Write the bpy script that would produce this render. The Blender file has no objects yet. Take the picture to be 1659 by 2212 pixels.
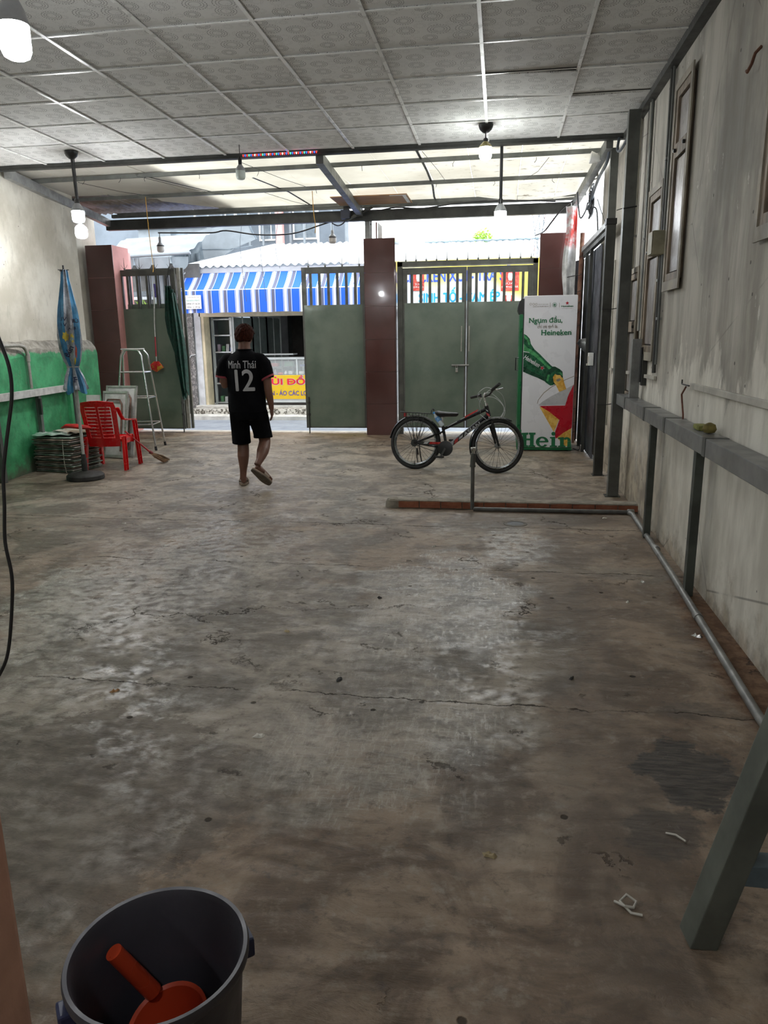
import bpy, bmesh, math, random
from mathutils import Vector, Matrix, noise
from mathutils.bvhtree import BVHTree
from mathutils.geometry import tessellate_polygon
random.seed(7)
S = bpy.context.scene
COL = S.collection
PI = math.pi

# ------------------------------------------------------------------ camera, sky, exposure
cam_d = bpy.data.cameras.new('camera')
cam = bpy.data.objects.new('camera', cam_d)
COL.objects.link(cam)
S.camera = cam
YAW, PITCH, ROLL = 0.15558, 0.23251, 0.01381
cam_d.sensor_fit = 'VERTICAL'
cam_d.sensor_height = 24.0
cam_d.lens = 1600.0 / 2212.0 * 24.0
cam_d.clip_start = 0.02
cam_d.clip_end = 300
fwd = Vector((-math.sin(YAW) * math.cos(PITCH), math.cos(YAW) * math.cos(PITCH), -math.sin(PITCH)))
rgt = Vector((math.cos(YAW), math.sin(YAW), 0))
dwn = fwd.cross(rgt)
cr, sr = math.cos(ROLL), math.sin(ROLL)
cx_ = cr * rgt + sr * dwn
cy_ = -(-sr * rgt + cr * dwn)
cz_ = -fwd
cam.matrix_world = Matrix(((cx_.x, cy_.x, cz_.x, 0), (cx_.y, cy_.y, cz_.y, 0), (cx_.z, cy_.z, cz_.z, 1.6), (0, 0, 0, 1)))

world = bpy.data.worlds.new('sky')
S.world = world
world.use_nodes = True
wn = world.node_tree.nodes
wl = world.node_tree.links
bg = wn['Background']
tc = wn.new('ShaderNodeTexCoord')
sx = wn.new('ShaderNodeSeparateXYZ')
wl.new(tc.outputs['Generated'], sx.inputs[0])
rp = wn.new('ShaderNodeValToRGB')
rp.color_ramp.elements[0].position = 0.0
rp.color_ramp.elements[0].color = (0.86, 0.93, 1.0, 1)
rp.color_ramp.elements[1].position = 0.5
rp.color_ramp.elements[1].color = (0.93, 0.97, 1.0, 1)
wl.new(sx.outputs['Z'], rp.inputs[0])
wl.new(rp.outputs[0], bg.inputs[0])
bg.inputs[1].default_value = 2.1        # overcast daylight
BULB = 125.0                             # emission of the lit bulbs
S.view_settings.view_transform = 'Standard'
S.view_settings.look = 'None'
S.view_settings.exposure = 1.12
S.view_settings.gamma = 1.0
S.view_settings.use_curve_mapping = False
S.cycles.max_bounces = 8
S.cycles.diffuse_bounces = 5
S.cycles.sample_clamp_indirect = 6

# ------------------------------------------------------------------ node helpers
class G:
    def __init__(s, name):
        s.m = bpy.data.materials.new(name)
        s.m.use_nodes = True
        s.t = s.m.node_tree
        s.b = s.t.nodes['Principled BSDF']
        s.tc = s.t.nodes.new('ShaderNodeTexCoord')
        s.geo = None
    def lk(s, sock, v):
        if isinstance(v, bpy.types.NodeSocket):
            s.t.links.new(v, sock)
        elif isinstance(v, (tuple, list)) and len(v) == 3 and sock.type == 'RGBA':
            sock.default_value = (*v, 1)
        else:
            sock.default_value = v
    def world(s):
        if s.geo is None:
            s.geo = s.t.nodes.new('ShaderNodeNewGeometry')
        return s.geo.outputs['Position']
    def obj(s):
        return s.tc.outputs['Object']
    def map(s, vec, scale=(1, 1, 1), loc=(0, 0, 0), rot=(0, 0, 0)):
        n = s.t.nodes.new('ShaderNodeMapping')
        s.t.links.new(vec, n.inputs[0])
        n.inputs['Scale'].default_value = scale
        n.inputs['Location'].default_value = loc
        n.inputs['Rotation'].default_value = rot
        return n.outputs[0]
    def noise(s, vec, scale, detail=4, rough=0.6, dist=0.0, color=False):
        n = s.t.nodes.new('ShaderNodeTexNoise')
        s.t.links.new(vec, n.inputs['Vector'])
        n.inputs['Scale'].default_value = scale
        n.inputs['Detail'].default_value = detail
        n.inputs['Roughness'].default_value = rough
        n.inputs['Distortion'].default_value = dist
        return n.outputs['Color' if color else 0]
    def vor(s, vec, scale, feature='F1', out='Distance', rnd=1.0, dim='3D'):
        n = s.t.nodes.new('ShaderNodeTexVoronoi')
        n.voronoi_dimensions = dim
        n.feature = feature
        s.t.links.new(vec, n.inputs['Vector'])
        n.inputs['Scale'].default_value = scale
        n.inputs['Randomness'].default_value = rnd
        return n.outputs[out]
    def math(s, op, a, b=0.0, c=0.0):
        n = s.t.nodes.new('ShaderNodeMath')
        n.operation = op
        s.lk(n.inputs[0], a); s.lk(n.inputs[1], b); s.lk(n.inputs[2], c)
        return n.outputs[0]
    def vmath(s, op, a, b=(0, 0, 0)):
        n = s.t.nodes.new('ShaderNodeVectorMath')
        n.operation = op
        s.lk(n.inputs[0], a); s.lk(n.inputs[1], b)
        return n.outputs[1 if op in ('LENGTH', 'DISTANCE', 'DOT_PRODUCT') else 0]
    def mr(s, v, a, b, c=0.0, d=1.0, smooth=True):
        n = s.t.nodes.new('ShaderNodeMapRange')
        if smooth: n.interpolation_type = 'SMOOTHSTEP'
        s.lk(n.inputs[0], v)
        n.inputs[1].default_value = a; n.inputs[2].default_value = b
        n.inputs[3].default_value = c; n.inputs[4].default_value = d
        return n.outputs[0]
    def mix(s, f, a, b):
        n = s.t.nodes.new('ShaderNodeMix')
        n.data_type = 'RGBA'
        s.lk(n.inputs[0], f); s.lk(n.inputs[6], a); s.lk(n.inputs[7], b)
        return n.outputs[2]
    def mixf(s, f, a, b):
        n = s.t.nodes.new('ShaderNodeMix')
        s.lk(n.inputs[0], f); s.lk(n.inputs[2], a); s.lk(n.inputs[3], b)
        return n.outputs[0]
    def sep(s, v):
        n = s.t.nodes.new('ShaderNodeSeparateXYZ')
        s.t.links.new(v, n.inputs[0])
        return n.outputs
    def bump(s, h, strength=0.3, dist=0.01):
        n = s.t.nodes.new('ShaderNodeBump')
        s.lk(n.inputs['Height'], h)
        n.inputs['Strength'].default_value = strength
        n.inputs['Distance'].default_value = dist
        s.t.links.new(n.outputs[0], s.b.inputs['Normal'])
    def blob(s, P, x, y, rx, ry, wob=None, amt=0.35, soft=0.25):
        """mask of an irregular patch centred at world x, y"""
        o = s.sep(P)
        dx = s.math('DIVIDE', s.math('SUBTRACT', o[0], x), rx)
        dy = s.math('DIVIDE', s.math('SUBTRACT', o[1], y), ry)
        d = s.math('SQRT', s.math('ADD', s.math('MULTIPLY', dx, dx), s.math('MULTIPLY', dy, dy)))
        if wob is not None:
            d = s.math('ADD', d, s.math('MULTIPLY', s.math('SUBTRACT', wob, 0.5), amt * 4))
        return s.mr(d, 1 - soft, 1 + soft, 1, 0)
    def set(s, **k):
        for a, v in k.items():
            s.lk(s.b.inputs[a.replace('_', ' ')], v)
        return s.m

def pm(name, c, rough=0.5, metal=0.0, var=0.18, scale=4.0, bump=0.0, bscale=30, c2=None, stretch=(1, 1, 1), lo=0.35, hi=0.65, **k):
    g = G(name)
    v = g.map(g.obj(), stretch)
    f = g.mr(g.noise(v, scale, 5), lo, hi)
    a = c if c2 is not None else tuple(x * (1 - var) for x in c)
    b = c2 if c2 is not None else tuple(min(1, x * (1 + var)) for x in c)
    g.set(Base_Color=g.mix(f, a, b), Roughness=g.mr(g.noise(v, scale * 2.3, 3), 0.3, 0.7, max(0, rough - 0.08), min(1, rough + 0.08)), Metallic=metal)
    if bump:
        g.bump(g.noise(v, bscale, 6), bump, 0.01)
    for a, v in k.items():
        g.lk(g.b.inputs[a.replace('_', ' ')], v)
    return g.m

def em(name, c, strength):
    g = G(name)
    return g.set(Base_Color=c, Emission_Color=c, Emission_Strength=strength, Roughness=0.4)

# ------------------------------------------------------------------ mesh helpers
class MB:
    def __init__(s):
        s.v = []; s.f = []
    def add(s, vs, fs):
        n = len(s.v)
        s.v += [Vector(p) for p in vs]
        s.f += [tuple(i + n for i in f) for f in fs]
        return s
    def box(s, x0, x1, y0, y1, z0, z1, bev=0.0, M=None):
        c = Vector(((x0 + x1) / 2, (y0 + y1) / 2, (z0 + z1) / 2))
        h = Vector((abs(x1 - x0) / 2, abs(y1 - y0) / 2, abs(z1 - z0) / 2))
        if bev <= 0:
            vs = [(sx_ * h.x, sy_ * h.y, sz_ * h.z) for sz_ in (-1, 1) for sx_, sy_ in ((-1, -1), (1, -1), (1, 1), (-1, 1))]
            fs = [(0, 3, 2, 1), (4, 5, 6, 7), (0, 1, 5, 4), (1, 2, 6, 5), (2, 3, 7, 6), (3, 0, 4, 7)]
        else:
            b = bmesh.new()
            bmesh.ops.create_cube(b, size=1)
            for q in b.verts: q.co = Vector((q.co.x * 2 * h.x, q.co.y * 2 * h.y, q.co.z * 2 * h.z))
            bmesh.ops.bevel(b, geom=b.edges[:], offset=min(bev, min(h) * 0.9), segments=2, affect='EDGES', profile=0.6)
            b.verts.index_update()
            vs = [q.co.copy() for q in b.verts]; fs = [tuple(q.index for q in f.verts) for f in b.faces]
            b.free()
        vs = [c + (M @ Vector(p) if M else Vector(p)) for p in vs]
        return s.add(vs, fs)
    def beam(s, a, b, w, h=None, up=(0, 0, 1), bev=0.0):
        """box from a to b with cross section w (sideways) x h (along up)"""
        a = Vector(a); b = Vector(b); h = h or w
        d = b - a; L = d.length; d.normalize()
        upv = Vector(up)
        if abs(d.dot(upv)) > 0.98: upv = Vector((0, 1, 0))
        sd = d.cross(upv).normalized(); u2 = sd.cross(d)
        M = Matrix((sd, d, u2)).transposed()
        c = (a + b) / 2
        t = MB().box(-w / 2, w / 2, -L / 2, L / 2, -h / 2, h / 2, bev)
        return s.add([c + M @ p for p in t.v], t.f)
    def tube(s, pts, r, n=8, caps=True, closed=False):
        pts = [Vector(p) for p in pts]
        R = r if isinstance(r, (list, tuple)) else [r] * len(pts)
        if closed:
            ring_prev = None
        m = len(pts)
        T = []
        for i in range(m):
            if closed: t = pts[(i + 1) % m] - pts[(i - 1) % m]
            else: t = pts[min(i + 1, m - 1)] - pts[max(i - 1, 0)]
            if t.length < 1e-9: t = Vector((0, 0, 1))
            T.append(t.normalized())
        up = Vector((0, 0, 1)) if abs(T[0].z) < 0.9 else Vector((1, 0, 0))
        nrm = (up - T[0] * up.dot(T[0])).normalized()
        vs = []
        for i in range(m):
            nrm = (nrm - T[i] * nrm.dot(T[i]))
            if nrm.length < 1e-6: nrm = T[i].orthogonal()
            nrm.normalize()
            bi = T[i].cross(nrm)
            for k in range(n):
                a = 2 * PI * k / n
                rr = R[i]
                if isinstance(rr, (tuple, list)): vs.append(pts[i] + nrm * (math.cos(a) * rr[0]) + bi * (math.sin(a) * rr[1]))
                else: vs.append(pts[i] + (nrm * math.cos(a) + bi * math.sin(a)) * rr)
        fs = []
        for i in range(m if closed else m - 1):
            j = (i + 1) % m
            for k in range(n):
                l = (k + 1) % n
                fs.append((i * n + k, i * n + l, j * n + l, j * n + k))
        if caps and not closed:
            fs.append(tuple(range(n - 1, -1, -1)))
            fs.append(tuple((m - 1) * n + k for k in range(n)))
        return s.add(vs, fs)
    def rod(s, a, b, r, n=8):
        return s.tube([a, b], r, n)
    def loft(s, rings, n=20, sq=0.0):
        """rings (x, y, z, rx, ry): horizontal ellipses stacked along z"""
        vs = []; fs = []
        for (x, y, z, rx, ry) in rings:
            for k in range(n):
                a = 2 * PI * k / n
                c_, s_ = math.cos(a), math.sin(a)
                e = 1 - sq
                vs.append((x + rx * math.copysign(abs(c_) ** e, c_), y + ry * math.copysign(abs(s_) ** e, s_), z))
        for i in range(len(rings) - 1):
            for k in range(n):
                l = (k + 1) % n
                fs.append((i * n + k, i * n + l, (i + 1) * n + l, (i + 1) * n + k))
        fs.append(tuple(range(n - 1, -1, -1)))
        fs.append(tuple((len(rings) - 1) * n + k for k in range(n)))
        return s.add(vs, fs)
    def lathe(s, prof, c=(0, 0, 0), n=24, M=None, cap0=True, cap1=True):
        c = Vector(c); vs = []; fs = []
        for r, z in prof:
            for k in range(n):
                a = 2 * PI * k / n
                p = Vector((r * math.cos(a), r * math.sin(a), z))
                vs.append(c + (M @ p if M else p))
        m = len(prof)
        for i in range(m - 1):
            for k in range(n):
                l = (k + 1) % n
                fs.append((i * n + k, i * n + l, (i + 1) * n + l, (i + 1) * n + k))
        if cap0: fs.append(tuple(range(n - 1, -1, -1)))
        if cap1: fs.append(tuple((m - 1) * n + k for k in range(n)))
        return s.add(vs, fs)
    def prism(s, poly, a0, a1, axis='Y'):
        """polygon (u, v) extruded; axis Y: u=x v=z, X: u=y v=z, Z: u=x v=y"""
        def P(u, v, w):
            return {'Y': (u, w, v), 'X': (w, u, v), 'Z': (u, v, w)}[axis]
        n = len(poly)
        vs = [P(u, v, a0) for u, v in poly] + [P(u, v, a1) for u, v in poly]
        fs = [tuple(range(n)), tuple(range(2 * n - 1, n - 1, -1))]
        for k in range(n):
            l = (k + 1) % n
            fs.append((k, n + k, n + l, l))
        return s.add(vs, fs)
    def grid(s, fn, nu, nv, thick=None):
        vs = [fn(i / nu, j / nv) for j in range(nv + 1) for i in range(nu + 1)]
        fs = [(j * (nu + 1) + i, j * (nu + 1) + i + 1, (j + 1) * (nu + 1) + i + 1, (j + 1) * (nu + 1) + i) for j in range(nv) for i in range(nu)]
        return s.add(vs, fs)
    def build(s, name, mat=None, parent=None, smooth=False, mods=None, world=True, remesh=None, solid=None, ang=40):
        me = bpy.data.meshes.new(name)
        off = parent.location.copy() if (parent is not None and world) else Vector()
        if parent is not None and world and parent.parent is not None:
            q = parent.parent
            while q is not None:
                off += q.location; q = q.parent
        me.from_pydata([p - off for p in s.v], [], s.f)
        b = bmesh.new(); b.from_mesh(me)
        bmesh.ops.recalc_face_normals(b, faces=b.faces[:])
        b.to_mesh(me); b.free()
        o = bpy.data.objects.new(name, me)
        COL.objects.link(o)
        if parent is not None: o.parent = parent
        if remesh or solid:
            if solid:
                md = o.modifiers.new('s', 'SOLIDIFY'); md.thickness = solid; md.offset = 0
            if remesh:
                md = o.modifiers.new('r', 'REMESH'); md.mode = 'VOXEL'; md.voxel_size = remesh
                md = o.modifiers.new('sm', 'SMOOTH'); md.factor = 0.5; md.iterations = 6
            dg = bpy.context.evaluated_depsgraph_get()
            me2 = bpy.data.meshes.new_from_object(o.evaluated_get(dg))
            o.modifiers.clear(); o.data = me2; me = me2; me2.name = name
        if mat: me.materials.append(mat)
        if smooth:
            for p in me.polygons: p.use_smooth = True
            if ang and not remesh:
                try: me.set_sharp_from_angle(angle=math.radians(ang))
                except Exception: pass
        return o

def thing(name, label, cat, loc=(0, 0, 0), rz=0, group=None, kind=None):
    o = bpy.data.objects.new(name, None)
    COL.objects.link(o)
    o.empty_display_size = 0.1
    o.location = loc; o.rotation_euler = (0, 0, rz)
    return tag(o, label, cat, group, kind)

def tag(o, label=None, cat=None, group=None, kind=None):
    if label: o['label'] = label
    if cat: o['category'] = cat
    if group: o['group'] = group
    if cat or kind: o['kind'] = kind or 'thing'
    return o

def struct(o, label=None):
    o['kind'] = 'structure'
    if label: o['label'] = label
    return o

def sempty(name, loc=(0, 0, 0), label=None):
    o = bpy.data.objects.new(name, None); COL.objects.link(o); o.location = loc
    return struct(o, label)

def inst(o, name, loc, parent=None, rot=None):
    c = bpy.data.objects.new(name, o.data); COL.objects.link(c)
    c.location = loc
    if rot: c.rotation_euler = rot
    if parent is not None: c.parent = parent
    return c

def copy_tree(o, parent=None):
    c = o.copy(); COL.objects.link(c)
    if parent is not None: c.parent = parent
    for ch in list(o.children): copy_tree(ch, c)
    return c

def text_verts(body, size=1.0, bold=0.0, sp=1.0, sub=0):
    cu = bpy.data.curves.new('t', 'FONT')
    cu.body = body; cu.size = size; cu.offset = bold; cu.space_character = sp
    cu.resolution_u = 6
    o = bpy.data.objects.new('t', cu); COL.objects.link(o)
    dg = bpy.context.evaluated_depsgraph_get()
    me = bpy.data.meshes.new_from_object(o.evaluated_get(dg))
    bpy.data.objects.remove(o); bpy.data.curves.remove(cu)
    b = bmesh.new(); b.from_mesh(me)
    b.normal_update()
    bmesh.ops.triangulate(b, faces=b.faces[:])
    for _ in range(sub):
        le = [e for e in b.edges if e.calc_length() > 0.03]
        if le:
            bmesh.ops.subdivide_edges(b, edges=le, cuts=1)
            bmesh.ops.triangulate(b, faces=b.faces[:])
    b.verts.index_update()
    vs = [v.co.copy() for v in b.verts]; fs = [tuple(v.index for v in f.verts) for f in b.faces]
    b.free(); bpy.data.meshes.remove(me)
    return vs, fs

def text(body, w, h, org, dx=(1, 0, 0), dy=(0, 0, 1), mat=None, parent=None, bold=0.0, name='lettering', sp=1.0, fn=None, sub=0, world=True, shear=0.0, fit=True):
    """lettering fitted to a box w x h whose lower left corner is org"""
    vs, fs = text_verts(body, 1.0, 0.0, sp, sub)
    if not vs: return None
    ex = bold
    x0 = min(v.x for v in vs); x1 = max(v.x for v in vs); y0 = min(v.y for v in vs); y1 = max(v.y for v in vs)
    sx_ = w / (x1 - x0); sy_ = (h / (y1 - y0)) if h else sx_
    dx = Vector(dx); dy = Vector(dy); org = Vector(org); nn = dx.cross(dy)
    out = []
    for v in vs:
        u = (v.x - x0) * sx_; q = (v.y - y0) * sy_
        p = org + dx * (u + q * shear) + dy * q
        if fn: p = fn(p)
        out.append(p)
    m = MB().add(out, fs)
    if ex > 0:
        nv = nn.normalized()
        for k, (ax, ay) in enumerate(((-1, 0), (1, 0), (0, -.8), (0, .8))):
            m.add([p + dx * (ax * ex * sx_) + dy * (ay * ex * sy_) + nv * (.0005 * (k + 1)) for p in out], fs)
    me = bpy.data.meshes.new(name)
    off = Vector()
    if parent is not None and world:
        q = parent
        while q is not None: off += q.location; q = q.parent
    me.from_pydata([p - off for p in m.v], [], m.f)
    o = bpy.data.objects.new(name, me); COL.objects.link(o)
    if parent is not None: o.parent = parent
    if mat: me.materials.append(mat)
    return o

# ------------------------------------------------------------------ materials
def floor_mat():
    g = G('worn_concrete')
    P = g.world()
    warp = g.noise(P, 1.1, 3, color=True)
    big = g.noise(P, 0.55, 4, 0.55, 0.6)
    mid = g.noise(P, 2.3, 6, 0.65, 0.8)
    fine = g.noise(P, 14, 6, 0.7)
    grit = g.noise(P, 70, 4, 0.7)
    wob = g.noise(P, 1.9, 5, 0.65)
    wob2 = g.noise(P, 5.0, 5, 0.7)
    brown = g.mix(g.mr(mid, 0.40, 0.62), (0.150, 0.100, 0.062), (0.345, 0.255, 0.178))
    grey = g.mix(g.mr(mid, 0.40, 0.62), (0.158, 0.136, 0.107), (0.360, 0.315, 0.252))
    # grey cement skin in the middle left, brown elsewhere
    m_left = g.blob(P, -1.7, 3.4, 1.25, 1.9, wob, 0.5, 0.2)
    m_mid = g.blob(P, -0.35, 3.7, 0.75, 1.3, wob, 0.4, 0.15)
    m_far = g.blob(P, -2.2, 8.6, 4.6, 2.6, wob, 0.5, 0.35)
    gm = g.math('MAXIMUM', g.math('MAXIMUM', g.math('MULTIPLY', m_left, 0.9), g.math('MULTIPLY', m_mid, 0.75)), g.math('MULTIPLY', m_far, 0.7))
    gm = g.math('MAXIMUM', gm, g.math('MULTIPLY', g.mr(big, 0.5, 0.62), 0.55))
    col = g.mix(gm, brown, grey)
    # worn areas with scratches; lamp sheen also put into their pale colour
    sc = g.noise(g.map(P, (9, 1.6, 1), rot=(0, 0, 0.35)), 6, 4, 0.75)
    sc2 = g.noise(g.map(P, (1.6, 10, 1), rot=(0, 0, 0.1)), 6, 4, 0.75)
    pol = g.math('MAXIMUM', g.blob(P, -0.33, 4.3, 0.55, 1.0, wob, 0.55, 0.2), g.math('MULTIPLY', g.blob(P, -0.45, 2.75, 0.42, 0.55, wob, 0.5, 0.35), 0.8))
    pol2 = g.math('MAXIMUM', g.blob(P, -2.3, 4.9, 0.7, 1.6, wob, 0.7, 0.3), g.blob(P, 0.15, 5.6, 0.25, 0.5, wob, 0.6, 0.3))
    scr = g.math('MAXIMUM', g.mr(sc, 0.5, 0.64), g.math('MULTIPLY', g.mr(sc2, 0.52, 0.66), 0.8))
    lightm = g.math('MAXIMUM', g.math('MULTIPLY', pol, scr), g.math('MULTIPLY', pol2, g.mr(fine, 0.42, 0.62)))
    scuff = g.math('MULTIPLY', g.mr(wob2, 0.53, 0.68), g.mr(fine, 0.45, 0.65))
    lightm = g.math('MAXIMUM', lightm, g.math('MULTIPLY', scuff, 0.55))
    col = g.mix(g.math('MULTIPLY', lightm, 0.75), col, (0.52, 0.48, 0.41))
    # speckle
    col = g.mix(g.math('MULTIPLY', g.mr(fine, 0.52, 0.66), 0.45), col, (0.38, 0.325, 0.255))
    col = g.mix(g.math('MULTIPLY', g.mr(fine, 0.47, 0.32), 0.6), col, (0.065, 0.048, 0.034))
    col = g.mix(g.math('MULTIPLY', g.mr(g.noise(g.map(P, (1, 2.2, 1)), 3.6, 7, 0.75, .6), 0.52, 0.64), 0.45), col, (0.10, 0.074, 0.052))
    col = g.mix(g.math('MULTIPLY', g.mr(grit, 0.55, 0.75), 0.3), col, (0.05, 0.04, 0.03))
    # brown lane right of the grey slab, damp strip before the kerb
    lane = g.blob(P, 0.42, 3.2, 0.20, 2.6, wob, 0.35, 0.3)
    col = g.mix(g.math('MULTIPLY', lane, 0.45), col, (0.115, 0.084, 0.058))
    damp = g.blob(P, 0.4, 6.55, 0.95, 0.26, wob, 0.25, 0.35)
    col = g.mix(g.math('MULTIPLY', damp, 0.5), col, (0.10, 0.066, 0.042))
    # rust earth beside the pipe
    rust = g.blob(P, 1.24, 3.6, 0.17, 1.25, wob2, 0.35, 0.3)
    col = g.mix(g.math('MULTIPLY', rust, 0.8), col, g.mix(g.mr(fine, 0.4, 0.6), (0.105, 0.046, 0.020), (0.20, 0.105, 0.052)))
    # blackish worn patches near the stand
    dk = g.math('MAXIMUM', g.blob(P, 0.73, 2.6, 0.17, 0.21, wob2, 0.5, 0.08), g.math('MULTIPLY', g.blob(P, 0.56, 2.24, 0.14, 0.13, wob2, 0.6, 0.15), 0.7))
    dk = g.math('MAXIMUM', dk, g.math('MULTIPLY', g.blob(P, 0.86, 3.1, 0.13, 0.08, wob2, 0.5, 0.3), 0.5))
    dl = g.mr(g.noise(g.map(P, (2, 14, 1)), 5, 4), 0.4, 0.6)
    col = g.mix(g.math('MULTIPLY', dk, 0.95), col, g.mix(dl, (0.026, 0.022, 0.018), (0.085, 0.070, 0.056)))
    # slab edge: lower brown area bottom left
    low = g.math('MULTIPLY', g.blob(P, -1.55, 2.15, 0.62, 0.62, wob2, 0.35, 0.05), 0.65)
    col = g.mix(low, col, g.mix(g.mr(fine, 0.4, 0.6), (0.095, 0.070, 0.050), (0.150, 0.118, 0.088)))
    # pink paint splash by the bucket
    pk = g.blob(P, -0.98, 1.22, 0.035, 0.05, wob2, 0.6, 0.25)
    col = g.mix(g.math('MULTIPLY', pk, 0.7), col, (0.42, 0.08, 0.07))
    # cracks: two joints across and a net of fine ones
    Pw = g.vmath('ADD', P, g.vmath('SCALE', g.vmath('SUBTRACT', warp, (0.5, 0.5, 0.5)), (0, 0, 0)))
    n = Pw.node; n.inputs[1].default_value = (0, 0, 0)
    wv = g.math('MULTIPLY', g.math('SUBTRACT', g.noise(P, 2.0, 6, 0.7), 0.5), 0.22)
    yy = g.math('ADD', g.sep(P)[1], wv)
    def joint(y, w=0.006):
        return g.mr(g.math('ABSOLUTE', g.math('SUBTRACT', yy, y)), w * 0.4, w, 1, 0)
    j = g.math('MAXIMUM', joint(3.05), joint(6.2, 0.010))
    j = g.math('MAXIMUM', j, g.math('MULTIPLY', joint(5.0, 0.008), g.mr(big, 0.45, 0.55)))
    Pd = g.t.nodes.new('ShaderNodeVectorMath'); Pd.operation = 'MULTIPLY_ADD'
    g.t.links.new(g.noise(P, 2.6, 6, 0.7, color=True), Pd.inputs[0]); Pd.inputs[1].default_value = (0.75, 0.75, 0); g.t.links.new(P, Pd.inputs[2])
    ed = g.vor(Pd.outputs[0], 0.62, 'DISTANCE_TO_EDGE', dim='2D')
    net = g.math('MULTIPLY', g.mr(ed, 0.002, 0.009, 1, 0), g.mr(g.noise(P, 0.9, 3), 0.50, 0.58))
    crack = g.math('MAXIMUM', g.math('MULTIPLY', j, g.mr(g.noise(P, 3.1, 3), 0.38, 0.5)), net)
    # pits
    pv = g.vor(Pd.outputs[0], 5.5, 'F1', dim='2D')
    pit = g.math('MULTIPLY', g.mr(pv, 0.10, 0.17, 1, 0), g.mr(g.noise(P, 2.7, 2), 0.58, 0.63))
    pv2 = g.vor(P, 1.7, 'F1', dim='2D')
    hole = g.math('MULTIPLY', g.mr(g.math('ADD', pv2, g.math('MULTIPLY', fine, .02)), 0.026, 0.036, 1, 0), g.mr(g.noise(P, 1.3, 2), 0.50, 0.53))
    dark = g.math('MAXIMUM', g.math('MAXIMUM', crack, g.math('MULTIPLY', pit, 0.7)), hole)
    col = g.mix(g.math('MULTIPLY', dark, 0.8), col, (0.022, 0.017, 0.013))
    rough = g.mr(mid, 0.35, 0.65, 0.30, 0.50)
    rough = g.mixf(g.math('MULTIPLY', gm, 0.6), rough, 0.28)
    rough = g.mixf(g.math('MULTIPLY', lightm, 0.8), rough, 0.19)
    rough = g.mixf(rust, rough, 0.9)
    rough = g.mixf(dark, rough, 0.9)
    ridg = g.noise(g.map(P, (1, 2.6, 1), rot=(0, 0, 0.3)), 5.5, 8, 0.72, 1.2)
    h = g.math('ADD', g.math('MULTIPLY', ridg, 1.0), g.math('ADD', g.math('MULTIPLY', g.noise(P, 24, 6, 0.7), 0.34), g.math('MULTIPLY', g.noise(P, 85, 4, 0.7), 0.10)))
    h = g.math('SUBTRACT', h, g.math('MULTIPLY', dark, 0.5))
    h = g.math('SUBTRACT', h, g.math('MULTIPLY', low, 0.35))
    h = g.math('MULTIPLY', h, g.mixf(g.math('MAXIMUM', g.math('MULTIPLY', pol, 0.6), g.math('MULTIPLY', pol2, 0.5)), 1.0, 0.45))
    g.bump(h, 0.8, 0.018)
    sheen = g.math('MAXIMUM', g.math('MULTIPLY', pol, g.mr(scr, 0, 1, .25, 1)), g.math('MULTIPLY', pol2, g.mr(fine, .40, .60)))
    sheen = g.math('MAXIMUM', sheen, g.math('MULTIPLY', g.math('MULTIPLY', g.mr(gm, .1, .8), g.mr(wob2, .44, .60)), g.mr(fine, .42, .58)))
    sheen = g.math('MULTIPLY', sheen, g.math('SUBTRACT', 1.0, g.math('MAXIMUM', dark, rust)))
    return g.set(Base_Color=col, Roughness=rough, Specular_IOR_Level=0.5, Coat_Weight=g.math('MULTIPLY', sheen, .62), Coat_Roughness=0.32)

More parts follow.
